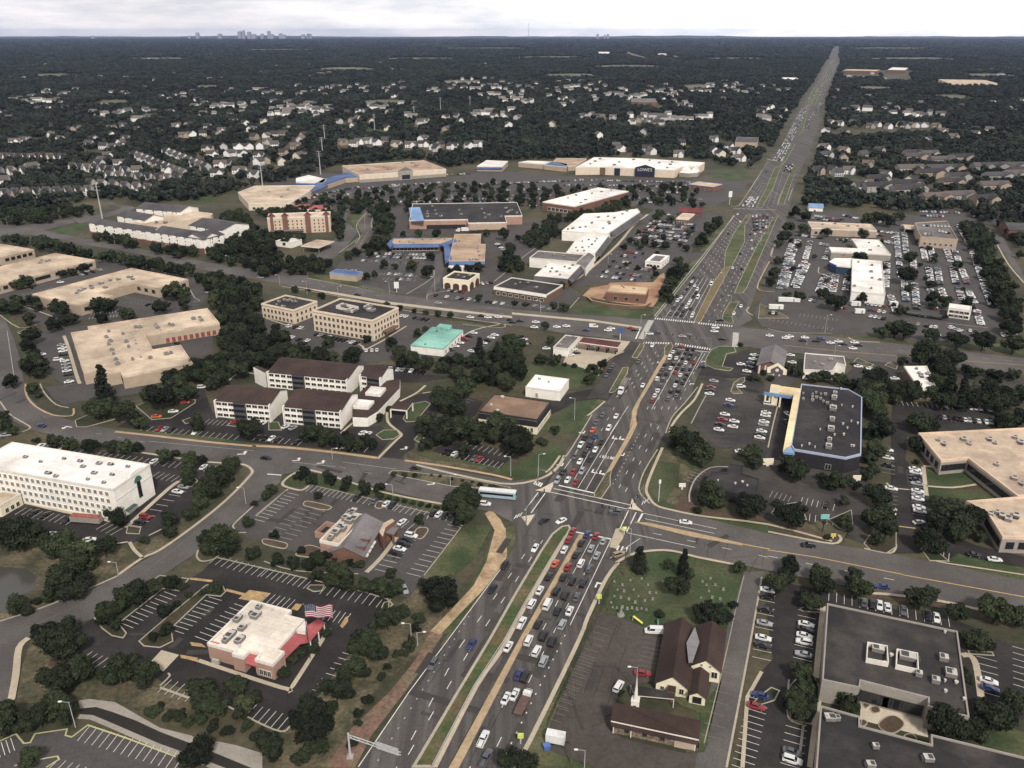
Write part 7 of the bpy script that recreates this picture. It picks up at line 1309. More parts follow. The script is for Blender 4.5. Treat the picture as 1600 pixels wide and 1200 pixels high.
houses(t30, '640,800 680,790 750,805 815,790 860,800 895,795 925,795 970,795 350,830 480,840 1090,835 1150,870 1240,805 1290,850 1380,825 1290,825 980,890 1040,800', 'along the right side street')
houses(t30, '345,935 360,985 470,955 470,1005 690,955 590,985 310,1085 400,1080 430,1100 500,1085 620,1045 560,1190 720,1110 600,1170 880,1145', 'right of the highway above the car yards')
houses(t30, '900,980 1000,985 920,1005 1080,1025 1200,1010 880,1080 1060,1080 1150,1075 1010,1110 1180,1130 1330,1065 1400,1065 1520,1065 1430,1130 1530,1115 1590,1095 1140,1165 860,1180 680,1145 1400,1190', 'in the right apartment quarter', 'l', .1)
houses(t31, '860,15 900,5 1040,65 1180,55 1340,75 680,-5', 'above the car yards', 'l', .2)
print('HOUSES', len(HOUSES))
# the hundreds of roofs too small to tell apart, deep in the woods
db = MB(); wm_, rm_ = [mat('far_wall_%s' % n, c, .1) for n, c in (('white', (226, 223, 216)), ('pale', (186, 182, 176)))], [mat('far_roof_%s' % n, c, .1) for n, c in (('dark', (84, 80, 80)), ('grey', (112, 106, 102)))]
for _ in range(46):
    cx, cy = rh.uniform(20, 1580), 80 + 110 * rh.random() ** .8
    for _k in range(rh.randint(3, 12)):
        sx, sy = cx + rh.gauss(0, 26), cy + rh.gauss(0, 3.2)
        if 74 < sy < 225 and not 1200 < sx < 1320: FARH.append(U(sx, sy)[:2])
for x, y in FARH:
    for _k in (0,):
        L, D_, a = rh.uniform(9, 22), rh.uniform(8, 12), rh.uniform(-.6, .6); c, s_ = math.cos(a), math.sin(a); P = lambda u, v, z: (x + c * u - s_ * v, y + s_ * u + c * v, z); ze = rh.uniform(5, 8); l, d = L / 2, D_ / 2
        db.add([P(-l, -d, 0), P(l, -d, 0), P(l, d, 0), P(-l, d, 0), P(-l, -d, ze), P(l, -d, ze), P(l, d, ze), P(-l, d, ze), P(-l, 0, ze + 4), P(l, 0, ze + 4)], [[0, 1, 5, 4], [1, 2, 6, 9, 5], [2, 3, 7, 6], [3, 0, 4, 8, 7]], rh.choice(wm_)); k = rh.choice(rm_)
        db.add([P(-l - .4, -d - .4, ze), P(l + .4, -d - .4, ze), P(l + .4, 0, ze + 4.3), P(-l - .4, 0, ze + 4.3), P(-l - .4, d + .4, ze), P(l + .4, d + .4, ze)], [[0, 1, 2, 3], [3, 2, 5, 4]], k); HOUSES.append((x, y, 9))
tag(db.build('distant_houses'), kind='stuff')
# ================================================================ TREES
leaf_a = leafmat('broadleaf_foliage', (23, 30, 20), (52, 61, 38)); leaf_b = leafmat('dark_conifer_foliage', (22, 27, 21), (36, 42, 30)); leaf_c = leafmat('light_foliage', (56, 64, 38), (78, 84, 52)); leaf_f = leafmat('distant_foliage', (22, 29, 26), (54, 60, 49), .12)
bark = mat('bark', (66, 54, 44), .2, .5, .3, 3)
ICO = [(0, .526, .851), (0, -.526, .851), (.851, 0, .526), (-.851, 0, .526), (.526, .851, 0), (-.526, .851, 0), (.526, -.851, 0), (-.526, -.851, 0), (.851, 0, -.526), (-.851, 0, -.526), (0, .526, -.851), (0, -.526, -.851)]
ICF = [(0,1,2),(0,3,1),(0,2,4),(0,4,5),(0,5,3),(1,6,2),(1,3,7),(1,7,6),(2,8,4),(2,6,8),(3,5,9),(3,9,7),(4,10,5),(4,8,10),(5,10,9),(6,7,11),(6,11,8),(7,9,11),(8,11,10),(9,10,11)]
def crown(seed, nb, per, qs, m, conifer=False, jit=.55):
    r = random.Random(seed); b = MB(); g = lambda: r.gauss(0, 1)
    blobs = []
    for i in range(nb):
        if conifer: f = i / nb; blobs.append((Vector((g() * .06, g() * .06, -1 + 2.6 * f)), .62 * (1 - f) + .14, .5))
        else:
            d = Vector((g(), g(), g())).normalized() * r.uniform(.28, .7) if i else Vector(); blobs.append((Vector((d.x, d.y, d.z * .75)), r.uniform(.26, .46), .85))
    for c, rad, fz in blobs:
        b.add([(c.x + x * rad * .78, c.y + y * rad * .78, c.z + z * rad * .78 * fz) for x, y, z in ICO], ICF, m)
        for _ in range(per):
            d = Vector((g(), g(), g() + .25)).normalized(); p = c + Vector((d.x, d.y, d.z * fz)) * rad * r.uniform(.72, 1.12)
            n = (d + Vector((g(), g(), g())) * jit).normalized(); u = n.orthogonal().normalized(); w = n.cross(u); a = r.uniform(0, 3.1); u, w = u * math.cos(a) + w * math.sin(a), w * math.cos(a) - u * math.sin(a); s = qs * r.uniform(.55, 1.25)
            b.add([p - u * s - w * s * .5, p + u * s * .3 - w * s * .7, p + u * s + w * s * .4, p - u * s * .4 + w * s * .7], [[0, 1, 2, 3]], m)
    return b
def mesh_of(b, n): o = b.build(n); me = o.data; bpy.data.objects.remove(o); return me
def trunk(conifer):
    b = MB(); b.tube((0, 0, -1.28), (.02, .02, -.1), .075, .045, bark, 7)
    if not conifer:
        for k in range(4): a = 1.6 * k + .4; b.tube((.01, .01, -.75 + .1 * k), (.42 * math.cos(a), .42 * math.sin(a), -.05 + .12 * k), .04, .015, bark, 5)
    return mesh_of(b, 'trunk')
NEAR = [mesh_of(crown(i, 18, 130, .08, leaf_a), 'crown') for i in range(6)]; LITE = [mesh_of(crown(30 + i, 15, 110, .085, leaf_c), 'crown') for i in range(2)]; CONI = [mesh_of(crown(50 + i, 10, 120, .085, leaf_b, True), 'crown') for i in range(2)]
MIDT = [mesh_of(crown(70 + i, 13, 60, .115, leaf_a), 'crown') for i in range(5)]; FART = [mesh_of(crown(90 + i, 7, 20, .25, leaf_f, False, .22), 'crown') for i in range(5)]
TRK = [trunk(False), trunk(True)]
TREES = []   # (apparent size, kind, x, y, R, label, group)
rt = random.Random(5)
def tree_at(px, rpx, kind, lab, grp):
    zc = 5.
    for _ in range(3):
        x, y, _z = U(px[0], px[1], zc); dist = math.sqrt(x * x + y * y + (H - zc) ** 2); Rw = rpx / F * dist; Rw = min(Rw, 8.0); zc = Rw * (1.0 if kind != 's' else .75)
    TREES.append((Rw / dist, kind, x, y, Rw, lab, grp))
KW = {'b': 'broadleaf tree', 'c': 'dark conifer', 'l': 'light green tree', 's': 'round shrub'}
def trees(conv, toks, desc, k=4.0):
    L = []
    for t in toks.split():
        v = t.split(','); L.append((float(v[0]), float(v[1]), float(v[2]), v[3] if len(v) > 3 else 'b'))
    L.sort(); cnt = {}
    for x, y, r, kd in L:
        cnt[kd] = cnt.get(kd, 0) + 1; sz = 'big' if r > 90 else ('small' if r < 50 else 'mid sized')
        tree_at(conv(f'{x},{y}')[0], r / k * .93, kd, f'{sz} {KW[kd]}, {ordw(cnt[kd])} from left {desc}', 'trees ' + desc)
trees(t02, '340,362,55 430,370,55 225,345,28,s 570,372,62 690,385,52 780,390,58 860,390,48 1030,450,55,c 1090,430,42 1190,465,66 1250,465,48 1180,545,62 1170,600,48', 'between the hotel and the street')
trees(t02, '1450,500,75 1370,580,88 1290,660,80 1420,560,60 1320,640,85 1240,740,60 1180,800,62 1050,860,66 1060,915,56 740,835,72 680,790,48 900,970,38', 'right of the white hotel'); trees(t02, '20,920,110 130,930,120 240,950,80 410,990,105 510,1045,95,l 450,1100,105 330,1015,80 650,1010,80 560,1110,60 380,1180,80', 'in the meadow by the pond')
trees(t02, '650,60,95,c 620,130,80 640,160,80 770,160,78 840,210,58 580,140,60 870,232,55 990,70,105 1080,65,68 920,65,60 1170,50,66 1220,210,52 1230,250,55 1560,270,85 1520,245,55', 'around the left part of the lodge car park'); trees(t02, '30,250,50 80,282,38 20,200,40 200,20,45 240,60,30,s', 'at the bend on the left edge')
trees(t02, '1370,960,120 1320,1010,80 1280,950,58 1440,1000,90 1580,1050,60 1545,865,45 1590,745,28,l', 'at the corner left of the steakhouse lot')
trees(t03, '360,40,105 450,80,85 300,120,55 520,40,65 100,170,75 150,210,50,s 220,150,40,s', 'between the pond and the diagonal street'); trees(t03, '680,210,75 760,140,85 860,100,85 940,70,66 660,270,55 720,300,42 1070,30,66 1140,50,40,s', 'on the upper planted island of the burger lot'); trees(t03, '1020,220,52 1100,170,36,s 1040,322,55 1350,60,56 1180,110,34,s 960,375,40,s 1270,90,34,s', 'on the middle planted island of the burger lot')
trees(t03, '340,380,120 420,430,105 280,335,75 400,340,85 480,580,95 400,640,105 320,640,78 540,560,66 760,570,105 700,610,85 830,530,58 920,620,95 860,600,75 620,600,40,s', 'on the slope left of the burger lot'); trees(t03, '330,800,112 240,880,85 420,850,78 150,930,66 30,860,105 60,940,58 190,1130,66 1230,1100,105 1180,1140,66', 'by the drainage channel')
trees(t03, '1280,700,95 1340,790,85 1250,780,85 1470,690,78 1520,800,80,l 1590,750,58 1500,850,60,l 950,830,50,s 1050,870,44,s 1120,860,50,s 1180,900,44,s 1000,800,36,s 1260,880,50,s 1330,930,50,s 1420,960,46,s 1540,930,50,s', 'below the burger lot')
trees(t13, '820,260,95 900,220,66 740,300,58 700,400,105 760,460,85 640,370,58 640,440,75 610,560,85 560,600,66 660,590,58 500,690,105 430,700,66 560,720,66 340,870,120 400,930,105 270,900,85 350,960,105 460,820,66 80,1060,95 30,1000,66 120,1100,66 270,1130,60,s 390,1060,75 330,1080,66', 'in the line right of the burger lot')
trees(t13, '380,-10,56 480,20,66 560,40,56 700,50,75 780,60,75 870,70,66 820,100,56 600,70,40,s', 'between the burger and steakhouse lots'); trees(t13, '1160,90,120 1100,60,85 1200,150,76 1130,170,76 1000,320,45 960,435,48,c 970,390,30 930,470,40,s 780,620,40,s 700,760,46,s 640,850,40,s 880,480,36,s 820,560,36,s 600,1040,40,s 1020,250,50,s 640,910,34,s', 'on the bank left of the highway'); trees(t13, '440,345,42,s 370,445,42,s 160,590,52,s 270,470,52,s 230,510,42,s 240,235,25,s 320,430,40,s', 'beside the burger restaurant walls')
trees(t12, '300,555,56 350,590,56 260,575,38 470,590,52 440,560,35 570,600,48 550,640,38 670,630,48 690,665,38 770,640,48 775,690,38', 'in the row along the top of the steakhouse lot'); trees(t12, '830,705,26,s 880,715,26,s 930,725,26,s 980,735,26,s 1030,745,26,s 1080,755,26,s 1130,765,26,s 1180,775,26,s', 'in the hedge along the steakhouse lot'); trees(t12, '1290,690,105 1240,740,76 1350,720,76 1300,800,85 1270,850,56', 'in the clump beside the long bus')
trees(t12, '1020,840,50,l 390,690,38,l 115,940,38 100,650,50 60,695,38 130,1090,56 230,1110,56 330,1110,66 390,1080,66 280,1030,38,s 430,1070,56 520,1160,76 570,1190,56 480,1130,56 840,1180,48 500,1080,34,s 640,1120,46,s 580,1110,38,s', 'around the steakhouse')
trees(t12, '330,310,72 390,300,66 440,330,76 500,350,58 580,360,66 640,370,58 720,360,58 680,330,38 770,200,46,s 830,150,38,s 560,300,34,s', 'in front of the lodge wings'); trees(t12, '1080,230,105 1170,250,95 1130,300,95 1190,320,76 1040,280,58 1060,370,60,l 1250,280,105 1330,260,105 1400,280,85 1370,330,66 1300,400,58,l 1530,230,115 1500,310,76 1570,300,85 1260,140,76 1170,120,76 1230,60,76 1300,20,85 1150,60,70', 'left of the brown roofed office')
trees(t12, '1095,565,18,s 1150,572,18,s 1225,590,16,s 1290,600,16,s 1350,610,15,s 860,555,32,s 930,560,28,s 990,567,24,s 1480,637,42,s 1580,662,34,s 1400,625,24,s', 'on the planted street median'); trees(t22, '60,310,95 30,400,85 0,350,85 100,380,56 270,285,38 190,350,46,s', 'right of the brown roofed office')
trees(t22, '1060,330,85 1130,380,105 1200,420,85 1090,400,66 1180,470,56 1020,330,38 1010,372,38 1500,430,76 1520,480,56', 'below the side lot'); trees(t22, '1240,680,95 1200,720,56 1290,740,56 1500,750,95 1460,790,66 1530,720,56 1160,780,38,s', 'in front of the dark roofed bank'); trees(t22, '800,1110,75,c 1070,1150,70,c 980,1130,42 1420,1140,52,l 1110,1180,50', 'in the cemetery'); trees(t23, '1040,50,85 1260,220,105 1180,240,66 1320,250,66 920,232,42,s 1380,170,36,s 680,725,30,s', 'beside the parish hall'); trees(t23, '40,1130,85 100,1170,76 -40,1150,76', 'at the bottom edge by the highway')
trees(t32, '690,160,76 640,100,76 700,280,90 640,300,56 680,400,76 640,450,56 660,520,56 620,560,48 690,690,85 720,740,56 700,840,95 640,840,66 740,900,85 690,960,56', 'in the line left of the campus lot'); trees(t32, '170,520,95 110,510,56 340,570,38 420,610,70 500,600,56 560,630,38 360,620,38 480,730,42 140,820,100 200,780,56 60,740,38 470,850,56 490,880,48 370,950,30,s 930,480,30,s', 'below the blue trim store'); trees(t32, '960,230,85 1020,250,56 900,220,38 920,370,56 960,390,38 1500,230,66 1450,210,48', 'above the campus building')
trees(t32, '1130,810,130 1060,870,76 1220,850,105 1290,830,76 1180,930,66 1330,940,48 1050,720,56 1010,980,85 960,960,48 1070,1010,56', 'in the clump at the foot of the campus'); trees(t32, '150,1130,85 100,1180,56 330,1180,66 540,1190,56', 'on the verge above the dark roof')
trees(t33, '270,150,76 230,110,48 560,70,95 530,30,56 960,130,95 1020,90,56 1190,210,76 1430,210,105 1390,180,76 1570,240,76 330,40,85 60,30,85 120,10,56 1300,380,85 1380,420,56', 'between the right hand street and the dark roof'); trees(t33, '200,600,76 260,650,56 230,700,66 160,750,76 200,820,85 260,780,56 140,800,56 490,740,76 510,810,66 450,760,48', 'left of the courtyard'); trees(t33, '1130,905,120 1190,930,105 1160,990,76 1260,950,76 1330,990,56 1430,860,112 1380,820,66 1500,880,76 1550,780,85 1350,800,48 1240,620,38,s 1270,650,30,s 1230,580,25,s', 'right of the courtyard')
trees(t01, '30,285,30 100,290,42 150,300,38 240,310,56 290,320,48 340,330,56 430,360,56 490,365,48 540,380,48 650,390,52 700,400,48 760,410,52 820,430,52 880,440,52 940,460,48 990,455,50,c 1060,480,52 1120,490,52 1180,475,56', 'along the far cross street on the left')
trees(t01, '390,500,34 450,490,34 520,465,38 100,570,42 170,550,48 1090,610,85 1050,620,56 1140,630,56 600,700,52 690,690,48 660,700,56 570,712,38 380,720,66 400,790,48 450,780,48 350,690,48 1000,710,58,c 1150,690,52 800,760,56 770,750,42 630,780,48 330,820,56', 'around the notched tan office'); trees(t01, '110,680,56 90,720,48 210,680,48 230,710,38 180,790,48 180,890,66 170,950,56 210,1060,85 170,1090,66 240,1110,56 220,1000,38 20,700,60 60,1180,50', 'along the left bend by the tan office')
trees(t31, '860,850,76 800,840,76 720,860,56 1020,880,56 1190,910,66 1350,920,76 1540,940,76 1170,1020,72 1000,1010,85 950,1040,56 1080,1060,66 840,730,46 1440,1150,50 1380,1190,60 860,1055,20,s', 'along the cross street below the dealership'); trees(t31, '200,640,48 120,640,34 340,630,48 430,680,66 590,660,42 40,500,56 70,420,38 70,320,34 100,270,56 130,210,48 170,120,48 240,140,48 220,220,38 370,240,38 600,260,42 580,400,56 870,510,66 890,400,48 1030,660,56 1110,680,48 1250,690,56 1020,570,38 1190,440,38 1040,420,28 20,560,40 690,150,60 620,160,50 760,170,50 820,140,40', 'within the dealership lots')
trees(t21, '1190,290,56 1240,220,56 1280,180,48 1170,310,40 960,610,56 1000,560,56 1020,520,66 1060,480,56 1040,430,38 980,650,50 740,300,30 830,305,34 890,325,30 960,330,36 1090,345,32 700,340,28 990,160,34 900,150,36 920,130,40 780,320,24 900,510,26 1110,250,26 790,250,22 310,580,34 260,700,36 330,710,46 20,690,24 85,700,20', 'in the plaza car park'); trees(t21, '180,1040,52 270,1040,56 240,920,38 500,1090,48 570,1070,42 390,1080,28,s 210,830,38 330,1075,20,s 20,960,80 10,1050,90 60,1120,70 480,1160,50 540,1110,40,s 1430,950,22,s', 'around the fuel station')
trees(t11, '920,260,28 1018,255,34 1125,255,38 1440,250,34 1550,260,48 580,390,40,l 710,375,38 620,370,38,l 450,440,42 400,460,56 800,450,40,l 870,460,30,l 970,460,48 1070,490,56 1090,400,36,l 690,520,38 740,510,30,l 1390,465,42 1330,470,38 1260,480,38 1220,490,34 1540,460,42 1590,400,30', 'around the busy middle car park'); trees(t11, '240,605,30 410,640,34 815,700,30 900,720,28 1060,745,25 1140,755,30 1215,760,30 990,740,24 1390,660,34 690,910,38 140,890,56 180,900,56 120,840,38 610,990,56 450,930,56 850,940,50 30,1020,60 1010,880,40 1060,850,30', 'around the beige offices'); trees(B8, '350,200,50 400,240,60 450,260,50 560,290,60 640,280,60 760,290,75 850,340,70 1060,300,95 1000,360,80 1130,350,80 1250,370,80 1340,380,70 1540,330,90 1580,260,80 1540,200,70 1400,120,75 1480,130,80 1240,170,40 170,250,34 60,300,36,s 120,300,36,s 220,300,36,s 960,250,26 1080,420,80 1000,440,70 1200,450,60', 'in the trees behind the blue trim store', 5.0)
# belts and woods: the trees of a polygon
def belt(conv, poly, sp, r0, r1, desc, kinds='bbbbbbbbbbblbbbc'):
    P = [(p.x, p.y) for p in W(conv(poly), 5)]; xs = [p[0] for p in P]; ys = [p[1] for p in P]; y = min(ys); L = []
    while y < max(ys):
        x = min(xs)
        while x < max(xs):
            p = (x + rt.uniform(-.35, .35) * sp, y + rt.uniform(-.35, .35) * sp)
            if inpoly(p, P): L.append(p)
            x += sp
        y += sp
    L.sort(key=lambda p: p[0] / p[1])
    for i, p in enumerate(L):
        Rw = rt.uniform(r0, r1); kd = rt.choice(kinds); TREES.append((0 if 'outside' in desc else Rw / math.hypot(p[0], p[1]), kd, p[0], p[1], Rw, f'{KW[kd]}, {ordw(i + 1)} from left {desc}', 'trees ' + desc))
belt(t01, '1230,520 1420,500 1600,590 1640,900 1600,1080 1500,1130 1340,1200 980,1200 960,1140 1200,1090 1340,1000 1380,870 1330,720 1300,600', 8.5, 4, 6, 'in the wood left of the lodge'); belt(t11, '0,900 130,850 220,930 420,950 500,1020 700,1045 900,1010 1000,1010 1250,1030 1500,970 1600,860 1600,1200 1300,1190 1100,1100 800,1060 500,1060 300,1050 0,1080', 8.5, 3.8, 5.8, 'in the wood below the beige offices')
belt(t11, '0,230 60,250 300,260 340,290 120,320 90,380 200,400 340,400 440,450 330,480 0,500', 9, 4, 6, 'in the wood left of the pale fuel canopies'); belt(t01, '1330,150 1500,100 1600,200 1600,480 1500,450 1340,400 1280,370 1400,330 1420,200', 9, 4, 6, 'in the wood right of the white apartments'); belt(t01, '520,270 700,270 900,330 1200,350 1250,370 1100,380 700,300', 7, 4.2, 6, 'in front of the white apartments'); belt(t01, '0,90 300,90 560,80 580,130 420,130 300,170 100,180 0,170', 9, 4, 5.5, 'above the far left junction')
belt(t11, '730,120 800,110 860,180 840,270 760,250', 8, 5, 6.5, 'right of the winding street'); belt(t11, '680,320 820,265 860,290 840,330 700,350', 8, 4.5, 6, 'left of the blue awning shops'); belt(t11, '590,20 690,20 740,50 640,110 590,80', 9, 4, 5.5, 'at the top of the winding street'); belt(t11, '0,120 60,100 200,90 480,110 530,160 480,190 430,140 60,150', 9, 4, 5, 'around the pink hotel'); belt(t11, '490,150 540,110 540,290 490,250', 8, 4, 5, 'right of the pink hotel')
belt(t21, '40,270 250,150 420,120 560,90 720,30 740,80 600,110 430,150 260,170 320,240 160,330 60,310', 8, 3.5, 5, 'in the hedge line behind the plaza'); belt(t21, '-40,330 20,300 40,400 100,450 60,480 -20,480 -80,420', 8, 3.5, 5, 'on the bank left of the plaza'); belt(t31, '1200,190 1330,190 1400,330 1480,480 1600,700 1600,900 1480,870 1440,700 1370,540 1290,360', 9, 4.5, 6.5, 'in the belt right of the dealership'); belt(t31, '1450,180 1600,160 1600,420 1560,330 1500,240', 9, 4, 6, 'around the brick apartments')
belt(t32, '780,60 930,20 1100,50 1600,60 1600,250 1480,160 1430,140 860,90', 9, 4.5, 6.5, 'in the wood above the campus lot'); belt(t32, '540,20 640,-40 760,0 740,110 600,140', 8, 4.5, 6, 'right of the blue trim store'); belt(t31, '1200,1060 1600,1110 1600,1160 1180,1110', 9, 3.5, 5, 'below the right end of the cross street')
for s in (((1640,605),(1660,440),(1900,520),(2080,600),(1990,590)),((1700,700),(1760,640),(2080,700),(2080,960),(1760,880)),((1720,1010),(2000,1110),(1950,1250),(1740,1250)),((-30,480),(-300,480),(-420,640),(-250,640),(-40,610)),((-230,700),(-480,700),(-480,1100),(-60,1000),(-120,900))): belt(lambda q_: list(s), '', 10, 4, 6.5, 'just outside the frame')
for s in (((430,325),(480,305),(560,295),(640,290),(760,280),(900,290),(1090,285),(1100,320),(980,318),(860,318),(700,325),(560,330)),): belt(lambda q_: list(s), '', 16, 3.5, 5.2, 'dotted over the shopping centre lot')
belt(t31, '130,260 250,200 660,260 780,260 1140,320 1330,640 1400,860 900,760 780,700 480,660 100,600', 30, 2.2, 3.4, 'dotted over the dealership lots', 'b'); belt(t21, '560,520 780,260 880,180 1140,200 1080,340 900,520', 24, 2.2, 3.4, 'dotted over the plaza car park', 'b')
# ---------------------------------------------------------------- build the individual trees, everything else becomes woodland
TREES.sort(key=lambda t: -t[0]); cnt = {'tree': 0, 's': 0}; SC = []      # SC: scatter points (x,y,z,sx,sy,sz,rot,idx)
for a, kd, x, y, Rw, lab, grp in TREES:
    key = 's' if kd == 's' else 'tree'; cnt[key] += 1; rz = rt.uniform(0, 6.28); hz = Rw * (rt.uniform(.85, 1.1) if kd != 'c' else rt.uniform(1.0, 1.3))
    if cnt[key] > 290 or (kd != 's' and a < .0025): SC.append((x, y, hz * (.95 if kd != 's' else .6), Rw, Rw, hz, rz, 0)); continue
    big = a > .007; me = rt.choice(CONI if kd == 'c' else LITE if kd == 'l' else (NEAR if big else MIDT))
    r = empty({'b': 'broadleaf_tree', 'c': 'conifer_tree', 'l': 'broadleaf_tree', 's': 'shrub'}[kd], (x, y, 0), lab, 'shrub' if kd == 's' else 'tree', grp, rz); zc = hz * (1.05 if kd != 's' else .55)
    o = link('crown', me, r, (0, 0, zc)); o.scale = (Rw * rt.uniform(.9, 1.1), Rw * rt.uniform(.9, 1.1), hz * (.8 if kd == 's' else 1))
    o = link('trunk', TRK[kd == 'c'], r, (0, 0, zc)); o.scale = (Rw, Rw, hz * (.5 if kd == 's' else .85))
print('TREES', len(TREES), cnt)
# far woods
EXC = []
def exc(P): EXC.append((min(p[0] for p in P), max(p[0] for p in P), min(p[1] for p in P), max(p[1] for p in P), P))
exc([(p.x, p.y) for p in W(hw + he)]); HWP = EXC.pop()[4]; mx_ = [(p[0] - 14, p[1]) for p in HWP[:len(hw)]] + [(p[0] + 14, p[1]) for p in HWP[len(hw):]]; exc(mx_)
for f_ in FIELDS: P_ = [(p.x, p.y) for p in W(f_)]; exc(P_); y0_ = min(p[1] for p in P_); x0_, x1_ = min(p[0] for p in P_), max(p[0] for p in P_); exc([(x0_, y0_ - y0_ * .02), (x1_, y0_ - y0_ * .02), (x1_, y0_ + 60), (x0_, y0_ + 60)])
for s, f in (('1250,1110 1330,1045 1480,1060 1460,1110 1380,1130', t20), ('650,830 700,805 800,810 820,835 700,845', t10), ('860,790 900,765 940,780 900,800', t10), ('840,680 920,655 1000,670 930,690', t20), ('660,650 740,635 740,645', t20), ('300,820 640,800 1000,800 1050,825 700,850 320,850', t30), ('440,450 700,450 700,490 480,500', t30), ('700,460 880,440 910,520 720,510', t30), ('1390,900 1600,890 1600,960 1540,930', t20), ('350,1050 400,960 380,1080', t10), ('570,960 600,960 580,1060 555,1060', t30)): exc([(p.x, p.y) for p in W(f(s))])
for o in list(scene.objects):
    if o.parent is None and o.type == 'EMPTY' and o.get('category') in ('shop', 'school', 'hospital', 'building', 'office building', 'restaurant', 'hotel', 'garage', 'apartment block') and o.location.y > 700 and o.name.split('.')[0] != 'apartment_building': x, y = o.location.x, o.location.y; w = max([max(abs(v.co.x) for v in c.data.vertices) for c in o.children if c.type == 'MESH'][:1] + [8]) + 5; d = max([max(abs(v.co.y) for v in c.data.vertices) for c in o.children if c.type == 'MESH'][:1] + [8]); k = 14; exc([(x - w, y - d - k), (x + w, y - d - k), (x + w, y + d + 4), (x - w, y + d + 4)])
HG = {}
for x, y, r in HOUSES:
    for i in range(-2, 3):
        for j in range(-5, 3): HG.setdefault((int(x // 20) + i, int(y // 20) + j), []).append((x, y, r))
BND = [(-400, 360), (-60, 340), (0, 330), (60, 332), (150, 310), (240, 318), (330, 312), (370, 300), (400, 288), (440, 285), (490, 272), (520, 260), (640, 248), (700, 262), (740, 256), (800, 250), (880, 250), (960, 245), (1110, 250), (1130, 262), (1165, 262), (1185, 275), (1240, 275), (1242, 325), (1290, 322), (1400, 330), (1500, 330), (1540, 350), (1600, 365), (2000, 430)]
def ybound(x):
    for (x0, y0), (x1, y1) in zip(BND, BND[1:]):
        if x0 <= x <= x1: return y0 + (y1 - y0) * (x - x0) / (x1 - x0)
    return 300
FARP = []
def fill(y0, y1, sp, r0, r1, zs, gap):
    y = y0
    while y < y1:
        hwid = .78 * y + 80; x = -hwid
        while x < hwid:
            px, py = x + rt.uniform(-.45, .45) * sp, y + rt.uniform(-.45, .45) * sp; x += sp
            if rt.random() < gap: continue
            sx, sy = proj((px, py, 0))
            if sx < -230 or sx > 1830 or sy > ybound(sx): continue
            if True:
                if any(e[0] < px < e[1] and e[2] < py < e[3] and inpoly((px, py), e[4]) for e in EXC): continue
                bad = False
                for hx, hy, hr in HG.get((int(px // 20), int(py // 20)), ()):
                    dx, dy = px - hx, py - hy
                    if abs(dx) < hr * 1.2 and -min(85, 8 + py * .05) * {9: 1, 7: .3}.get(hr, .28) < dy < hr * .9: bad = True; break
                if bad: continue
            R_ = rt.uniform(r0, r1); FARP.append((px, py, R_ * .8 * zs, R_, R_, R_ * zs, rt.uniform(0, 6.28), 0))
        y += sp
fill(640, 1500, 9.4, 3.8, 7.4, 1.0, .10); fill(1500, 3000, 12, 4.8, 9, .95, .07); fill(3000, 5500, 17, 8, 12, .8, .05); fill(5500, 10000, 34, 16, 26, .5, .05); fill(10000, 22000, 95, 45, 80, .22, .08)
def scatter(name, pts, forms, label=None):
    cl = bpy.data.collections.new(name + '_forms')
    for me in forms: o = bpy.data.objects.new('tree_form', me); cl.objects.link(o)
    me = bpy.data.meshes.new(name); n = len(pts); me.vertices.add(n); me.vertices.foreach_set('co', [v for p in pts for v in p[:3]])
    me.attributes.new('sc', 'FLOAT_VECTOR', 'POINT').data.foreach_set('vector', [v for p in pts for v in p[3:6]]); me.attributes.new('rz', 'FLOAT_VECTOR', 'POINT').data.foreach_set('vector', [v for p in pts for v in (0, 0, p[6])]); me.attributes.new('ix', 'INT', 'POINT').data.foreach_set('value', [rt.randrange(len(forms)) for _ in pts])
    o = bpy.data.objects.new(name, me); COL.objects.link(o); tag(o, kind='stuff')
    ng = bpy.data.node_groups.new(name, 'GeometryNodeTree'); ng.interface.new_socket('Geometry', in_out='INPUT', socket_type='NodeSocketGeometry'); ng.interface.new_socket('Geometry', in_out='OUTPUT', socket_type='NodeSocketGeometry')
    gi, go = ng.nodes.new('NodeGroupInput'), ng.nodes.new('NodeGroupOutput'); ip = ng.nodes.new('GeometryNodeInstanceOnPoints'); ci = ng.nodes.new('GeometryNodeCollectionInfo'); ci.inputs['Collection'].default_value = cl; ci.inputs['Separate Children'].default_value = True; ci.inputs['Reset Children'].default_value = True
    def at(nm, ty): a = ng.nodes.new('GeometryNodeInputNamedAttribute'); a.data_type = ty; a.inputs['Name'].default_value = nm; return next(s for s in a.outputs if s.enabled and s.name == 'Attribute')
    L = ng.links.new; L(gi.outputs[0], ip.inputs['Points']); L(ci.outputs[0], ip.inputs['Instance']); ip.inputs['Pick Instance'].default_value = True; L(at('ix', 'INT'), ip.inputs['Instance Index']); L(at('sc', 'FLOAT_VECTOR'), ip.inputs['Scale']); L(at('rz', 'FLOAT_VECTOR'), ip.inputs['Rotation']); L(ip.outputs[0], go.inputs[0])
    md = o.modifiers.new('scatter', 'NODES'); md.node_group = ng; return o
print('SCATTER', len(SC), len(FARP))
scatter('woodland', SC, MIDT); scatter('distant_forest', FARP, FART)
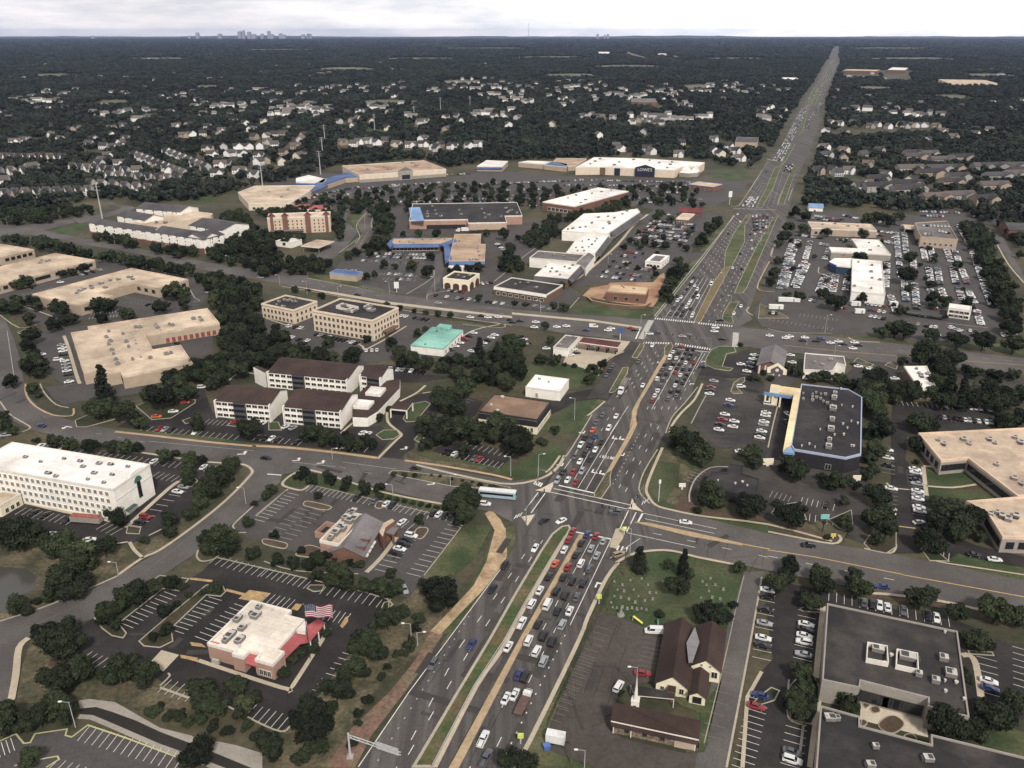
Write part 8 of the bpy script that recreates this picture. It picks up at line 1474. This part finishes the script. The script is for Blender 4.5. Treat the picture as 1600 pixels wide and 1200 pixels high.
# ================================================================ POLES, SIGNS, SMALL THINGS
wire_m = mat('dark_cable', (40, 40, 42), .05); wood = mat('weathered_pole', (92, 80, 66), .15, .4, .2, 2); galv = mat('pale_steel_pole', (170, 170, 168), .08, rough=.5); lens = mat('lamp_lens', (226, 224, 214), .05); sig = mat('signal_housing', (36, 34, 32), .1)
def height(base, ytop):
    x, y, _ = U(*base); lo, hi = 0., 160.
    for _ in range(40):
        m_ = (lo + hi) / 2
        if proj((x, y, m_))[1] > ytop: lo = m_
        else: hi = m_
    return lo
# steel pylons in a row across the suburb
for i, (bx_, by, yt) in enumerate(((160, 342, 285), (411, 296, 258), (501, 273, 236), (504.5, 244, 214), (508, 225, 195), (585.5, 203, 178), (647, 180, 166), (688.5, 176, 152), (734.5, 169, 150), (763, 161, 151))):
    x, y, _ = U(bx_, by); h = height((bx_, by), yt); r = empty('power_pylon', (x, y, 0), f'pale steel power pylon, {ordw(i + 1)} of the row counted from the left', 'pylon', 'power pylons crossing the suburb')
    b = MB(); b.tube((0, 0, 0), (0, 0, h), .75, .35, galv, 8); b.build('pole', r)
    for k in range(3): b = MB(); b.tube((-3.2, 0, h * (.97 - .09 * k)), (3.2, 0, h * (.97 - .09 * k)), .22, .16, galv, 5); b.build('cross_arm', r)
def street_light(conv, s, label, arm=2.2, cat='street lamp', hh=None):
    (bx_, by), (tx, ty) = conv(s); x, y, _ = U(bx_, by); h = hh or min(14, max(5, height((bx_, by), ty))); r = empty('street_lamp', (x, y, 0), label, cat, 'street lamps')
    b = MB(); b.tube((0, 0, 0), (0, 0, h), .13, .08, galv, 6); b.build('pole', r); sg = 1 if tx >= bx_ else -1
    b = MB(); b.tube((0, 0, h), (sg * arm, 0, h + .3), .06, .05, galv, 5); b.build('arm', r); b = MB(); b.box((sg * arm, 0, h + .2), .9, .4, .18, lens); b.build('lamp_head', r)
for s, lb in (('1538,750 1470,650', 'pale street lamp reaching over the diagonal street by the hotel corner'), ('742,1195 712,1155', 'street lamp by the pond meadow kerb')): street_light(t02, s, lb)
for s, lb in (('472,945 430,790', 'street lamp standing on the grass beside the drainage channel'),): street_light(t03, s, lb)
for s, lb in (('972,412 965,300', 'street lamp on the bank left of the red clay strip'), ('1010,440 1015,425', 'short pale lamp at the edge of the red clay')): street_light(t13, s, lb)
for s, lb in (('478,472 505,430', 'street lamp on the sandy verge in front of the lodge'), ('1592,575 1590,455', 'street lamp on the lawn left of the near junction'), ('1215,640 1225,595', 'lamp at the planted street median'), ('855,700 852,640', 'lamp by the steakhouse hedge')): street_light(t12, s, lb)
for s, lb in (('165,572 165,440', 'lamp pole on the triangular lawn by the near junction'), ('390,225 385,90', 'lamp pole on the lawn right of the brown roofed office'), ('560,1180 580,1000', 'lamp pole at the corner of the side lot') if 0 else ('735,1080 728,905', 'lamp pole on the corner island of the near junction')): street_light(t22, s, lb)
for s, lb in (('775,700 765,572', 'dark lamp post beside the stone church'), ('452,1200 448,1090', 'pale lamp post at the bottom edge below the church car park')): street_light(t23, s, lb)
for s, lb in (('240,960 235,920', 'lamp on the cross street right of the far junction'), ('415,1015 418,985', 'lamp opposite the grey roofed shop'), ('835,905 840,820', 'lamp among trees below the dealership'), ('355,880 362,770', 'lamp at the empty stalls below the showroom')): street_light(t31, s, lb)
for s, lb in (('805,820 808,770', 'lamp on the verge below the unfinished building'), ('1020,575 1030,505', 'lamp beside the trees left of the far highway'), ('178,760 175,680', 'lamp by the verge stalls of the brick shops'), ('600,450 600,390', 'lamp at the plaza kerb')): street_light(t21, s, lb)
for s, lb in (('150,585 145,520', 'lamp at the far left junction of the cross street'), ('515,665 515,590', 'lamp in the cross street beside the beige offices'), ('320,640 318,560', 'lamp above the smaller beige office'), ('1118,620 1115,530', 'lamp at the side street corner by the arched restaurant'), ('835,640 832,560', 'lamp in the corner car park')): street_light(t11, s, lb)
for s, lb in (('720,330 715,270', 'lamp in front of the white apartments on the left'), ('1065,395 1060,330', 'lamp in front of the white apartments on the right'), ('1438,462 1435,400', 'lamp by the wood on the far cross street')): street_light(t01, s, lb)
for s, lb in (('780,740 765,640', 'lamp on the median by the frontage road, nearest one'), ('850,920 845,850', 'lamp on the small green island of the frontage road'), ('1130,380 1135,270', 'lamp on the frontage median, middle one'), ('1205,240 1210,120', 'lamp on the frontage median, farthest one')): street_light(M5, s, lb)
# wooden utility poles with wires along the highway by the church
pp = [(800 + 440 / 4 - 18, 900 + 1180 / 4), (891.5, 1093), (925, 1010), (951, 955), (975, 900)]; tops = []
for i, p in enumerate(pp):
    x, y, _ = U(*p); r = empty('utility_pole', (x, y, 0), f'wooden utility pole, {ordw(i + 1)} up from the bottom along the church fence', 'utility pole', 'utility poles by the church'); b = MB(); b.tube((0, 0, 0), (0, 0, 11), .17, .12, wood, 6); b.build('pole', r); b = MB(); b.box((0, 0, 10.2), 2.4, .14, .16, wood, -RAZ); b.build('cross_arm', r); tops.append(Vector((x, y, 10.4)))
for i in range(4):
    b = MB()
    for o_ in (-1, 1):
        P_ = [tops[i].lerp(tops[i + 1], t / 6) + RN * o_ - Vector((0, 0, 3.2 * t / 6 * (1 - t / 6))) for t in range(7)]
        for a_, c_ in zip(P_, P_[1:]): b.tube(a_, c_, .035, .035, wire_m, 4)
    tag(b.build('power_line'), f'sagging pair of power cables, {ordw(i + 1)} span up from the bottom by the church fence', 'cable', 'power line spans')
# overhead sign gantry, bottom centre
x, y, _ = U(547.5, 1183); h = 7.4; r = empty('sign_gantry', (x, y, 0), 'grey cantilever sign gantry reaching over the southbound lanes', 'sign gantry'); b = MB(); b.box((0, 0, 0), 1.6, 1.6, .4, c_grey); b.build('footing', r); b = MB(); b.tube((0, 0, 0), (0, 0, h + .4), .3, .24, galv, 8); b.build('pole', r)
e_ = Vector(U(610, 1170, h)) - Vector((x, y, 0)); ex = Vector((e_.x, e_.y, 0)); ex.normalize(); b = MB()
for z in (h - .9, h): b.tube((0, 0, z), (ex.x * 14.5, ex.y * 14.5, z), .14, .12, galv, 6)
for k in range(12): a_, c_ = ex * (k * 1.2), ex * ((k + 1) * 1.2); b.tube((a_.x, a_.y, h - .9 if k % 2 else h), (c_.x, c_.y, h if k % 2 else h - .9), .07, .07, galv, 4)
b.build('truss_arm', r); b = MB(); c_ = ex * 11; b.box((c_.x - ex.y * -.3, c_.y - ex.x * .3 + .35, h - 1.4), 6, .15, 2.2, galv, math.atan2(ex.y, ex.x)); b.build('sign_back', r)
# flag
x, y, _ = U(484.7, 1029.5); hp = height((484.7, 1029.5), 944); r = empty('flagpole', (x, y, 0), 'tall dark flagpole beside the burger restaurant lawn', 'flagpole'); b = MB(); b.tube((0, 0, 0), (0, 0, hp), .14, .07, trim_d, 8); b.build('pole', r); b = MB(); b.tube((0, 0, hp), (0, 0, hp + .25), .16, .05, c_buff, 8); b.build('finial', r)
fr_ = mat('flag_red', (140, 44, 54), .06); fw_ = mat('flag_white', (196, 190, 190), .06); fb_ = mat('flag_blue', (44, 50, 84), .06); b = MB(); L_, Hh = 7.8, 4.3; NX = 26
def fp(u, v): return (u * L_ * .97, .9 * math.sin(u * 9 + v) * u + .6 * u, -v * Hh - .9 * u * u + .35 * math.sin(u * 7) * u)
for j in range(13):
    for i in range(NX):
        u0, u1, v0, v1 = i / NX, (i + 1) / NX, j / 13, (j + 1) / 13
        b.add([fp(u0, v0), fp(u1, v0), fp(u1, v1), fp(u0, v1)], [[0, 1, 2, 3]], fb_ if (u0 < .4 and j < 7) else (fr_ if j % 2 == 0 else fw_))
for rr_ in range(5):
    for cc_ in range(6):
        u, v = (cc_ + .6) / 6 * .4 * .97, (rr_ + .6) / 5 * 7 / 13 * .97; p = Vector(fp(u, v))
        for sd_ in (-.05, .05): b.add([p + Vector((.25 * math.sin(2.513 * k), sd_, .25 * math.cos(2.513 * k))) for k in range(5)], [[0, 1, 2, 3, 4]], fw_)
o = b.build('flag'); o.location = (x + .1, y, hp - .2); tag(o, 'large striped flag with a starred blue canton flying from the flagpole', 'flag')
# traffic signals
sgm = mat('signal_steel', (112, 112, 110), .08, rough=.5)
def signal(base, end, label, h=6.6, heads=3):
    x, y, _ = U(*base); r = empty('traffic_signal', (x, y, 0), label, 'traffic signal', 'mast arm traffic signals'); e_ = Vector(U(*end)) - Vector((x, y, 0)); e_.z = 0; L_ = e_.length; e_.normalize(); b = MB(); b.tube((0, 0, 0), (0, 0, h + .8), .22, .16, sgm, 7); b.build('pole', r); b = MB(); b.tube((0, 0, h), (e_.x * L_, e_.y * L_, h + .5), .14, .08, sgm, 6); b.build('mast_arm', r)
    for k in range(heads):
        f = 1 - k / (heads + 1.2); b = MB(); b.box((e_.x * L_ * f, e_.y * L_ * f, h - .5), .42, .42, 1.15, sig); b.build('signal_head', r)
signal((984, 824), (940, 815), 'signal mast on the corner island right of the near junction'); signal((840, 756), (885, 765), 'signal mast on the upper left corner of the near junction'); signal((1004, 783), (985, 815), 'signal mast on the upper right corner of the near junction'); signal((822, 818), (850, 790), 'signal mast on the triangular refuge left of the near junction')
signal((1006, 536), (1050, 540), 'signal mast at the lower left corner of the far junction'); signal((1110, 546), (1065, 545), 'signal mast at the lower right corner of the far junction'); signal((1022, 496), (1072, 500), 'signal mast at the upper left corner of the far junction'); signal((1146, 512), (1100, 508), 'signal mast at the upper right corner of the far junction')
signal((1134.5, 341), (1190, 333), 'long signal mast from the left across the highway beyond the plaza', 7); signal((1213, 334), (1180, 333), 'signal mast from the right across the highway beyond the plaza', 7); signal((427, 423), (400, 422), 'signal mast on the cross street by the fuel canopies', 6); signal((12, 353), (2, 352), 'signal mast at the far left junction', 6)
# guard rail on the median
b = MB(); P_ = W(M1('210,1190 600,445 880,20') + M2('455,780 690,380 850,120')); gp_ = MB()
for a_, c_ in zip(P_, P_[1:]):
    d_ = (c_ - a_); n_ = int(d_.length / 4); b.add([a_ + Vector((0, 0, .5)), c_ + Vector((0, 0, .5)), c_ + Vector((0, 0, .85)), a_ + Vector((0, 0, .85)), a_ + RN * .1 + Vector((0, 0, .5)), c_ + RN * .1 + Vector((0, 0, .5)), c_ + RN * .1 + Vector((0, 0, .85)), a_ + RN * .1 + Vector((0, 0, .85))], [[0, 1, 2, 3], [7, 6, 5, 4], [3, 2, 6, 7]], galv)
    for k in range(n_): q_ = a_ + d_ * (k / n_); gp_.box((q_.x, q_.y, .15), .15, .15, .6, wood)
r = empty('guard_rail', (P_[0].x, P_[0].y, 0), 'steel guard rail along the grass median below the near junction', 'guard rail'); o = b.build('rail', r, loc=r.location); o.location = (0, 0, 0); o = gp_.build('posts', r, loc=r.location); o.location = (0, 0, 0); o['kind'] = 'stuff'
# cemetery: gravestones, board, statue, slides
rg = random.Random(3); gs_ = mat('pale_gravestone', (138, 135, 127), .15, .5, .15, 2)
gv = MB(); gv.box((0, 0, 0), 1.0, .45, .18, gs_); gv.box((0, 0, .18), .8, .25, .85, gs_); gv.tube((-.4, 0, .98), (.4, 0, .98), .12, .12, gs_, 6); gme = mesh_of(gv, 'gravestone')
for x, y in t23('640,40 690,60 740,30 700,100 760,90 810,20 850,60 640,130 680,140 730,150 790,130 830,160 630,200 655,205 690,200 720,210 750,205 780,212 810,208 840,215 1190,40 1215,60 1230,100 1270,60 1300,150 1250,140 1320,90 900,110 880,150 940,40 1180,140 1240,20 660,90 770,170 860,110 620,170'):
    p = U(x, y); o = bpy.data.objects.new('gravestone', gme); COL.objects.link(o); o.location = p; o.rotation_euler = (0, 0, -RAZ + rg.uniform(-.1, .1)); o.scale = (rg.uniform(.6, .95),) * 3; tag(o, 'small pale gravestone on the cemetery lawn above the church', 'gravestone', 'gravestones of the cemetery')
def small(name, px, lab, cat, parts, rz=0.0):
    x, y, _ = U(*px); r = empty(name, (x, y, 0), lab, cat, None, rz)
    for n_, b_ in parts: b_.build(n_, r)
def tb(*a): b_ = MB(); b_.tube(*a); return b_
small('memorial', t23('680,245')[0], 'white memorial statue on a round base above the church car park', 'statue', [('base', tb((0, 0, 0), (0, 0, .5), 1.2, 1.1, gs_, 12)), ('plinth', bx(((0, 0, .5), .9, .9, 1.1), gs_)), ('figure', tb((0, 0, 1.6), (0, 0, 3.1), .4, .2, gs_, 8))])
for px_, lb, m_, a_ in (((785, 290), 'bright yellow slide on the lawn above the church car park', mat('yellow_plastic', (208, 200, 70), .06), -.6), ((912, 292), 'green slide beside the dark shrub above the parish hall', mat('green_plastic', (50, 140, 100), .06), 1.4)):
    b_ = MB(); b_.add([(-1.6, -.3, 1.5), (1.6, -.3, .3), (1.6, .3, .3), (-1.6, .3, 1.5), (-1.6, -.4, 1.7), (1.6, -.4, .5), (-1.6, .4, 1.7), (1.6, .4, .5)], [[0, 1, 2, 3], [0, 1, 5, 4], [3, 2, 7, 6]], m_); small('slide', t23(f'{px_[0]},{px_[1]}')[0], lb, 'slide', [('chute', b_), ('ladder', tb((-1.7, 0, 0), (-1.6, 0, 1.6), .12, .12, galv, 5))], a_)
def sign(px, lab, w, h, z, face, post=trim, rz=0.0, txt=None, tm=None):
    x, y, _ = U(*px); r = empty('sign', (x, y, 0), lab, 'sign', None, rz); b_ = MB(); b_.box((0, 0, 0), max(.25, w * .25) if z < 3 else .35, .3, z, post); b_.build('post', r); b_ = MB(); b_.box((0, 0, z), w, .35, h, face); b_.build('panel', r)
    if txt: text_part(r, txt, h * .5, (0, -.2, z + h / 2), 0, tm or trim)
sf = mat('sign_white', (218, 216, 208), .05); sign(t21('675,925')[0], 'tall blue and white fuel price sign at the far junction', 3.4, 3.6, 4, mat('sign_blue', (70, 90, 130), .06)); sign(t11('880,628')[0], 'white pylon sign at the corner of the middle car park', 3.2, 4.5, 3, sf); sign(t32('340,925')[0], 'teal topped pole sign on the street verge', 3.0, 1.8, 5.5, mat('sign_teal', (110, 180, 170), .06), trim_d); sign(t32('550,615')[0], 'small cream sign in the dark hedge', 3.2, 2.2, 1, wl_cream); sign(t22('1062,660')[0], 'white notice board on the lawn by the dark roofed bank', 2.6, 1.6, 1.2, sf); sign(t22('915,735')[0], 'thin white banner pole on the corner lawn', .8, 1.5, 8, sf, galv); sign(t32('405,965')[0], 'small yellow sign at the kerb nose', 1.8, 1.2, .8, mat('sign_yellow', (206, 180, 60), .06)); sign(B5('152,1150')[0], 'cream box sign below the cream fascia store', 4.5, 2.8, .8, wl_cream)
lime = mat('fluorescent_lime', (196, 206, 60), .05)
for px_, lb in ((t22('700,945')[0], 'lime crossing sign on the corner island of the near junction'), (M2('1175,740')[0], 'lime crossing sign on the kerb beside the cemetery'), (M1('1040,975')[0], 'pale lime sign above the tree at the bottom edge')): sign(px_, lb, 1.5, 1.5, 2.0, lime, galv)
sign(T(2,0,'1355,40') and M6('238,840')[0], 'tall white pylon sign beside the far highway trees', 3.5, 6, 8, sf); sign(T(3,2,'8,500')[0], 'pale box sign beside the side lot exit', 3, 2, .6, wl_cream)
# patches and sealed cracks in the asphalt
b = MB(); rp = random.Random(21)
for i in range(150):
    t = rp.random(); y_ = 1180 - 640 * t ** .8; f = rp.random(); L0, R0 = (560 + (1000 - 560) * (1180 - y_) / 640, 822 + (1100 - 822) * (1180 - y_) / 640); c = Vector(U(L0 + (R0 - L0) * f, y_)); l, w_ = rp.uniform(4, 22), rp.choice((.12, .15, 1.2, 2.4, 3.2)); d_ = RD if rp.random() < .8 else RN; n_ = Vector((-d_.y, d_.x, 0)); l = l if w_ > .5 or d_ is RD else rp.uniform(3, 9)
    b.poly([(v.x, v.y, .188 + .00003 * i) for v in (c - d_ * l / 2 - n_ * w_ / 2, c + d_ * l / 2 - n_ * w_ / 2, c + d_ * l / 2 + n_ * w_ / 2, c - d_ * l / 2 + n_ * w_ / 2)], (mat('patched_asphalt', (70, 65, 61), .14, .3, .12, 1.5) if w_ > .5 and rp.random() < .5 else mat('new_patch', (64, 60, 57), .14, .3, .12, 1.5)) if w_ > .5 else mat('crack_sealant', (38, 36, 34), .1))
for cv, poly, n_ in ((T(1,2,'340,640 1200,830 900,1150 100,900'), 0, 26), (T(0,3,'500,350 1400,150 1700,600 1200,650'), 0, 16), (T(2,3,'560,260 900,350 600,900 300,1050'), 0, 22), (T(3,2,'800,150 860,300 900,900 820,880'), 0, 10), (T(2,2,'1150,250 1300,20 1600,300 1400,460'), 0, 18), (T(1,2,'-300,420 1000,560 900,640 -200,480'), 0, 22), (T(2,2,'900,880 1600,1050 1600,1150 900,960'), 0, 16), (T(0,2,'-20,60 1000,380 1500,480 100,220'), 0, 16)):
    P_ = [(p.x, p.y) for p in W(cv)]; k = 0
    while k < n_:
        c = Vector((rp.uniform(min(p[0] for p in P_), max(p[0] for p in P_)), rp.uniform(min(p[1] for p in P_), max(p[1] for p in P_)), 0)); k += .25
        if not inpoly(c, P_): continue
        k += .75; a_ = rp.uniform(0, 3.14) if rp.random() < .5 else RH; d_ = Vector((math.cos(a_), math.sin(a_), 0)); nn_ = Vector((-d_.y, d_.x, 0)); l, w_ = rp.uniform(3, 14), rp.choice((.1, .12, .12, 1.0, 2.0)); b.poly([(v.x, v.y, .186 + .0001 * k) for v in (c - d_ * l / 2 - nn_ * w_ / 2, c + d_ * l / 2 - nn_ * w_ / 2, c + d_ * l / 2 + nn_ * w_ / 2, c - d_ * l / 2 + nn_ * w_ / 2)], MATS['crack_sealant'] if w_ < .5 else MATS['new_patch'])
tag(b.build('asphalt_patches'), kind='structure')

import re as _re
for o in scene.objects:
    l = o.get('label')
    if l and len(_re.findall(r"[\w']+", l)) > 16: print('LONG', o.name, l)
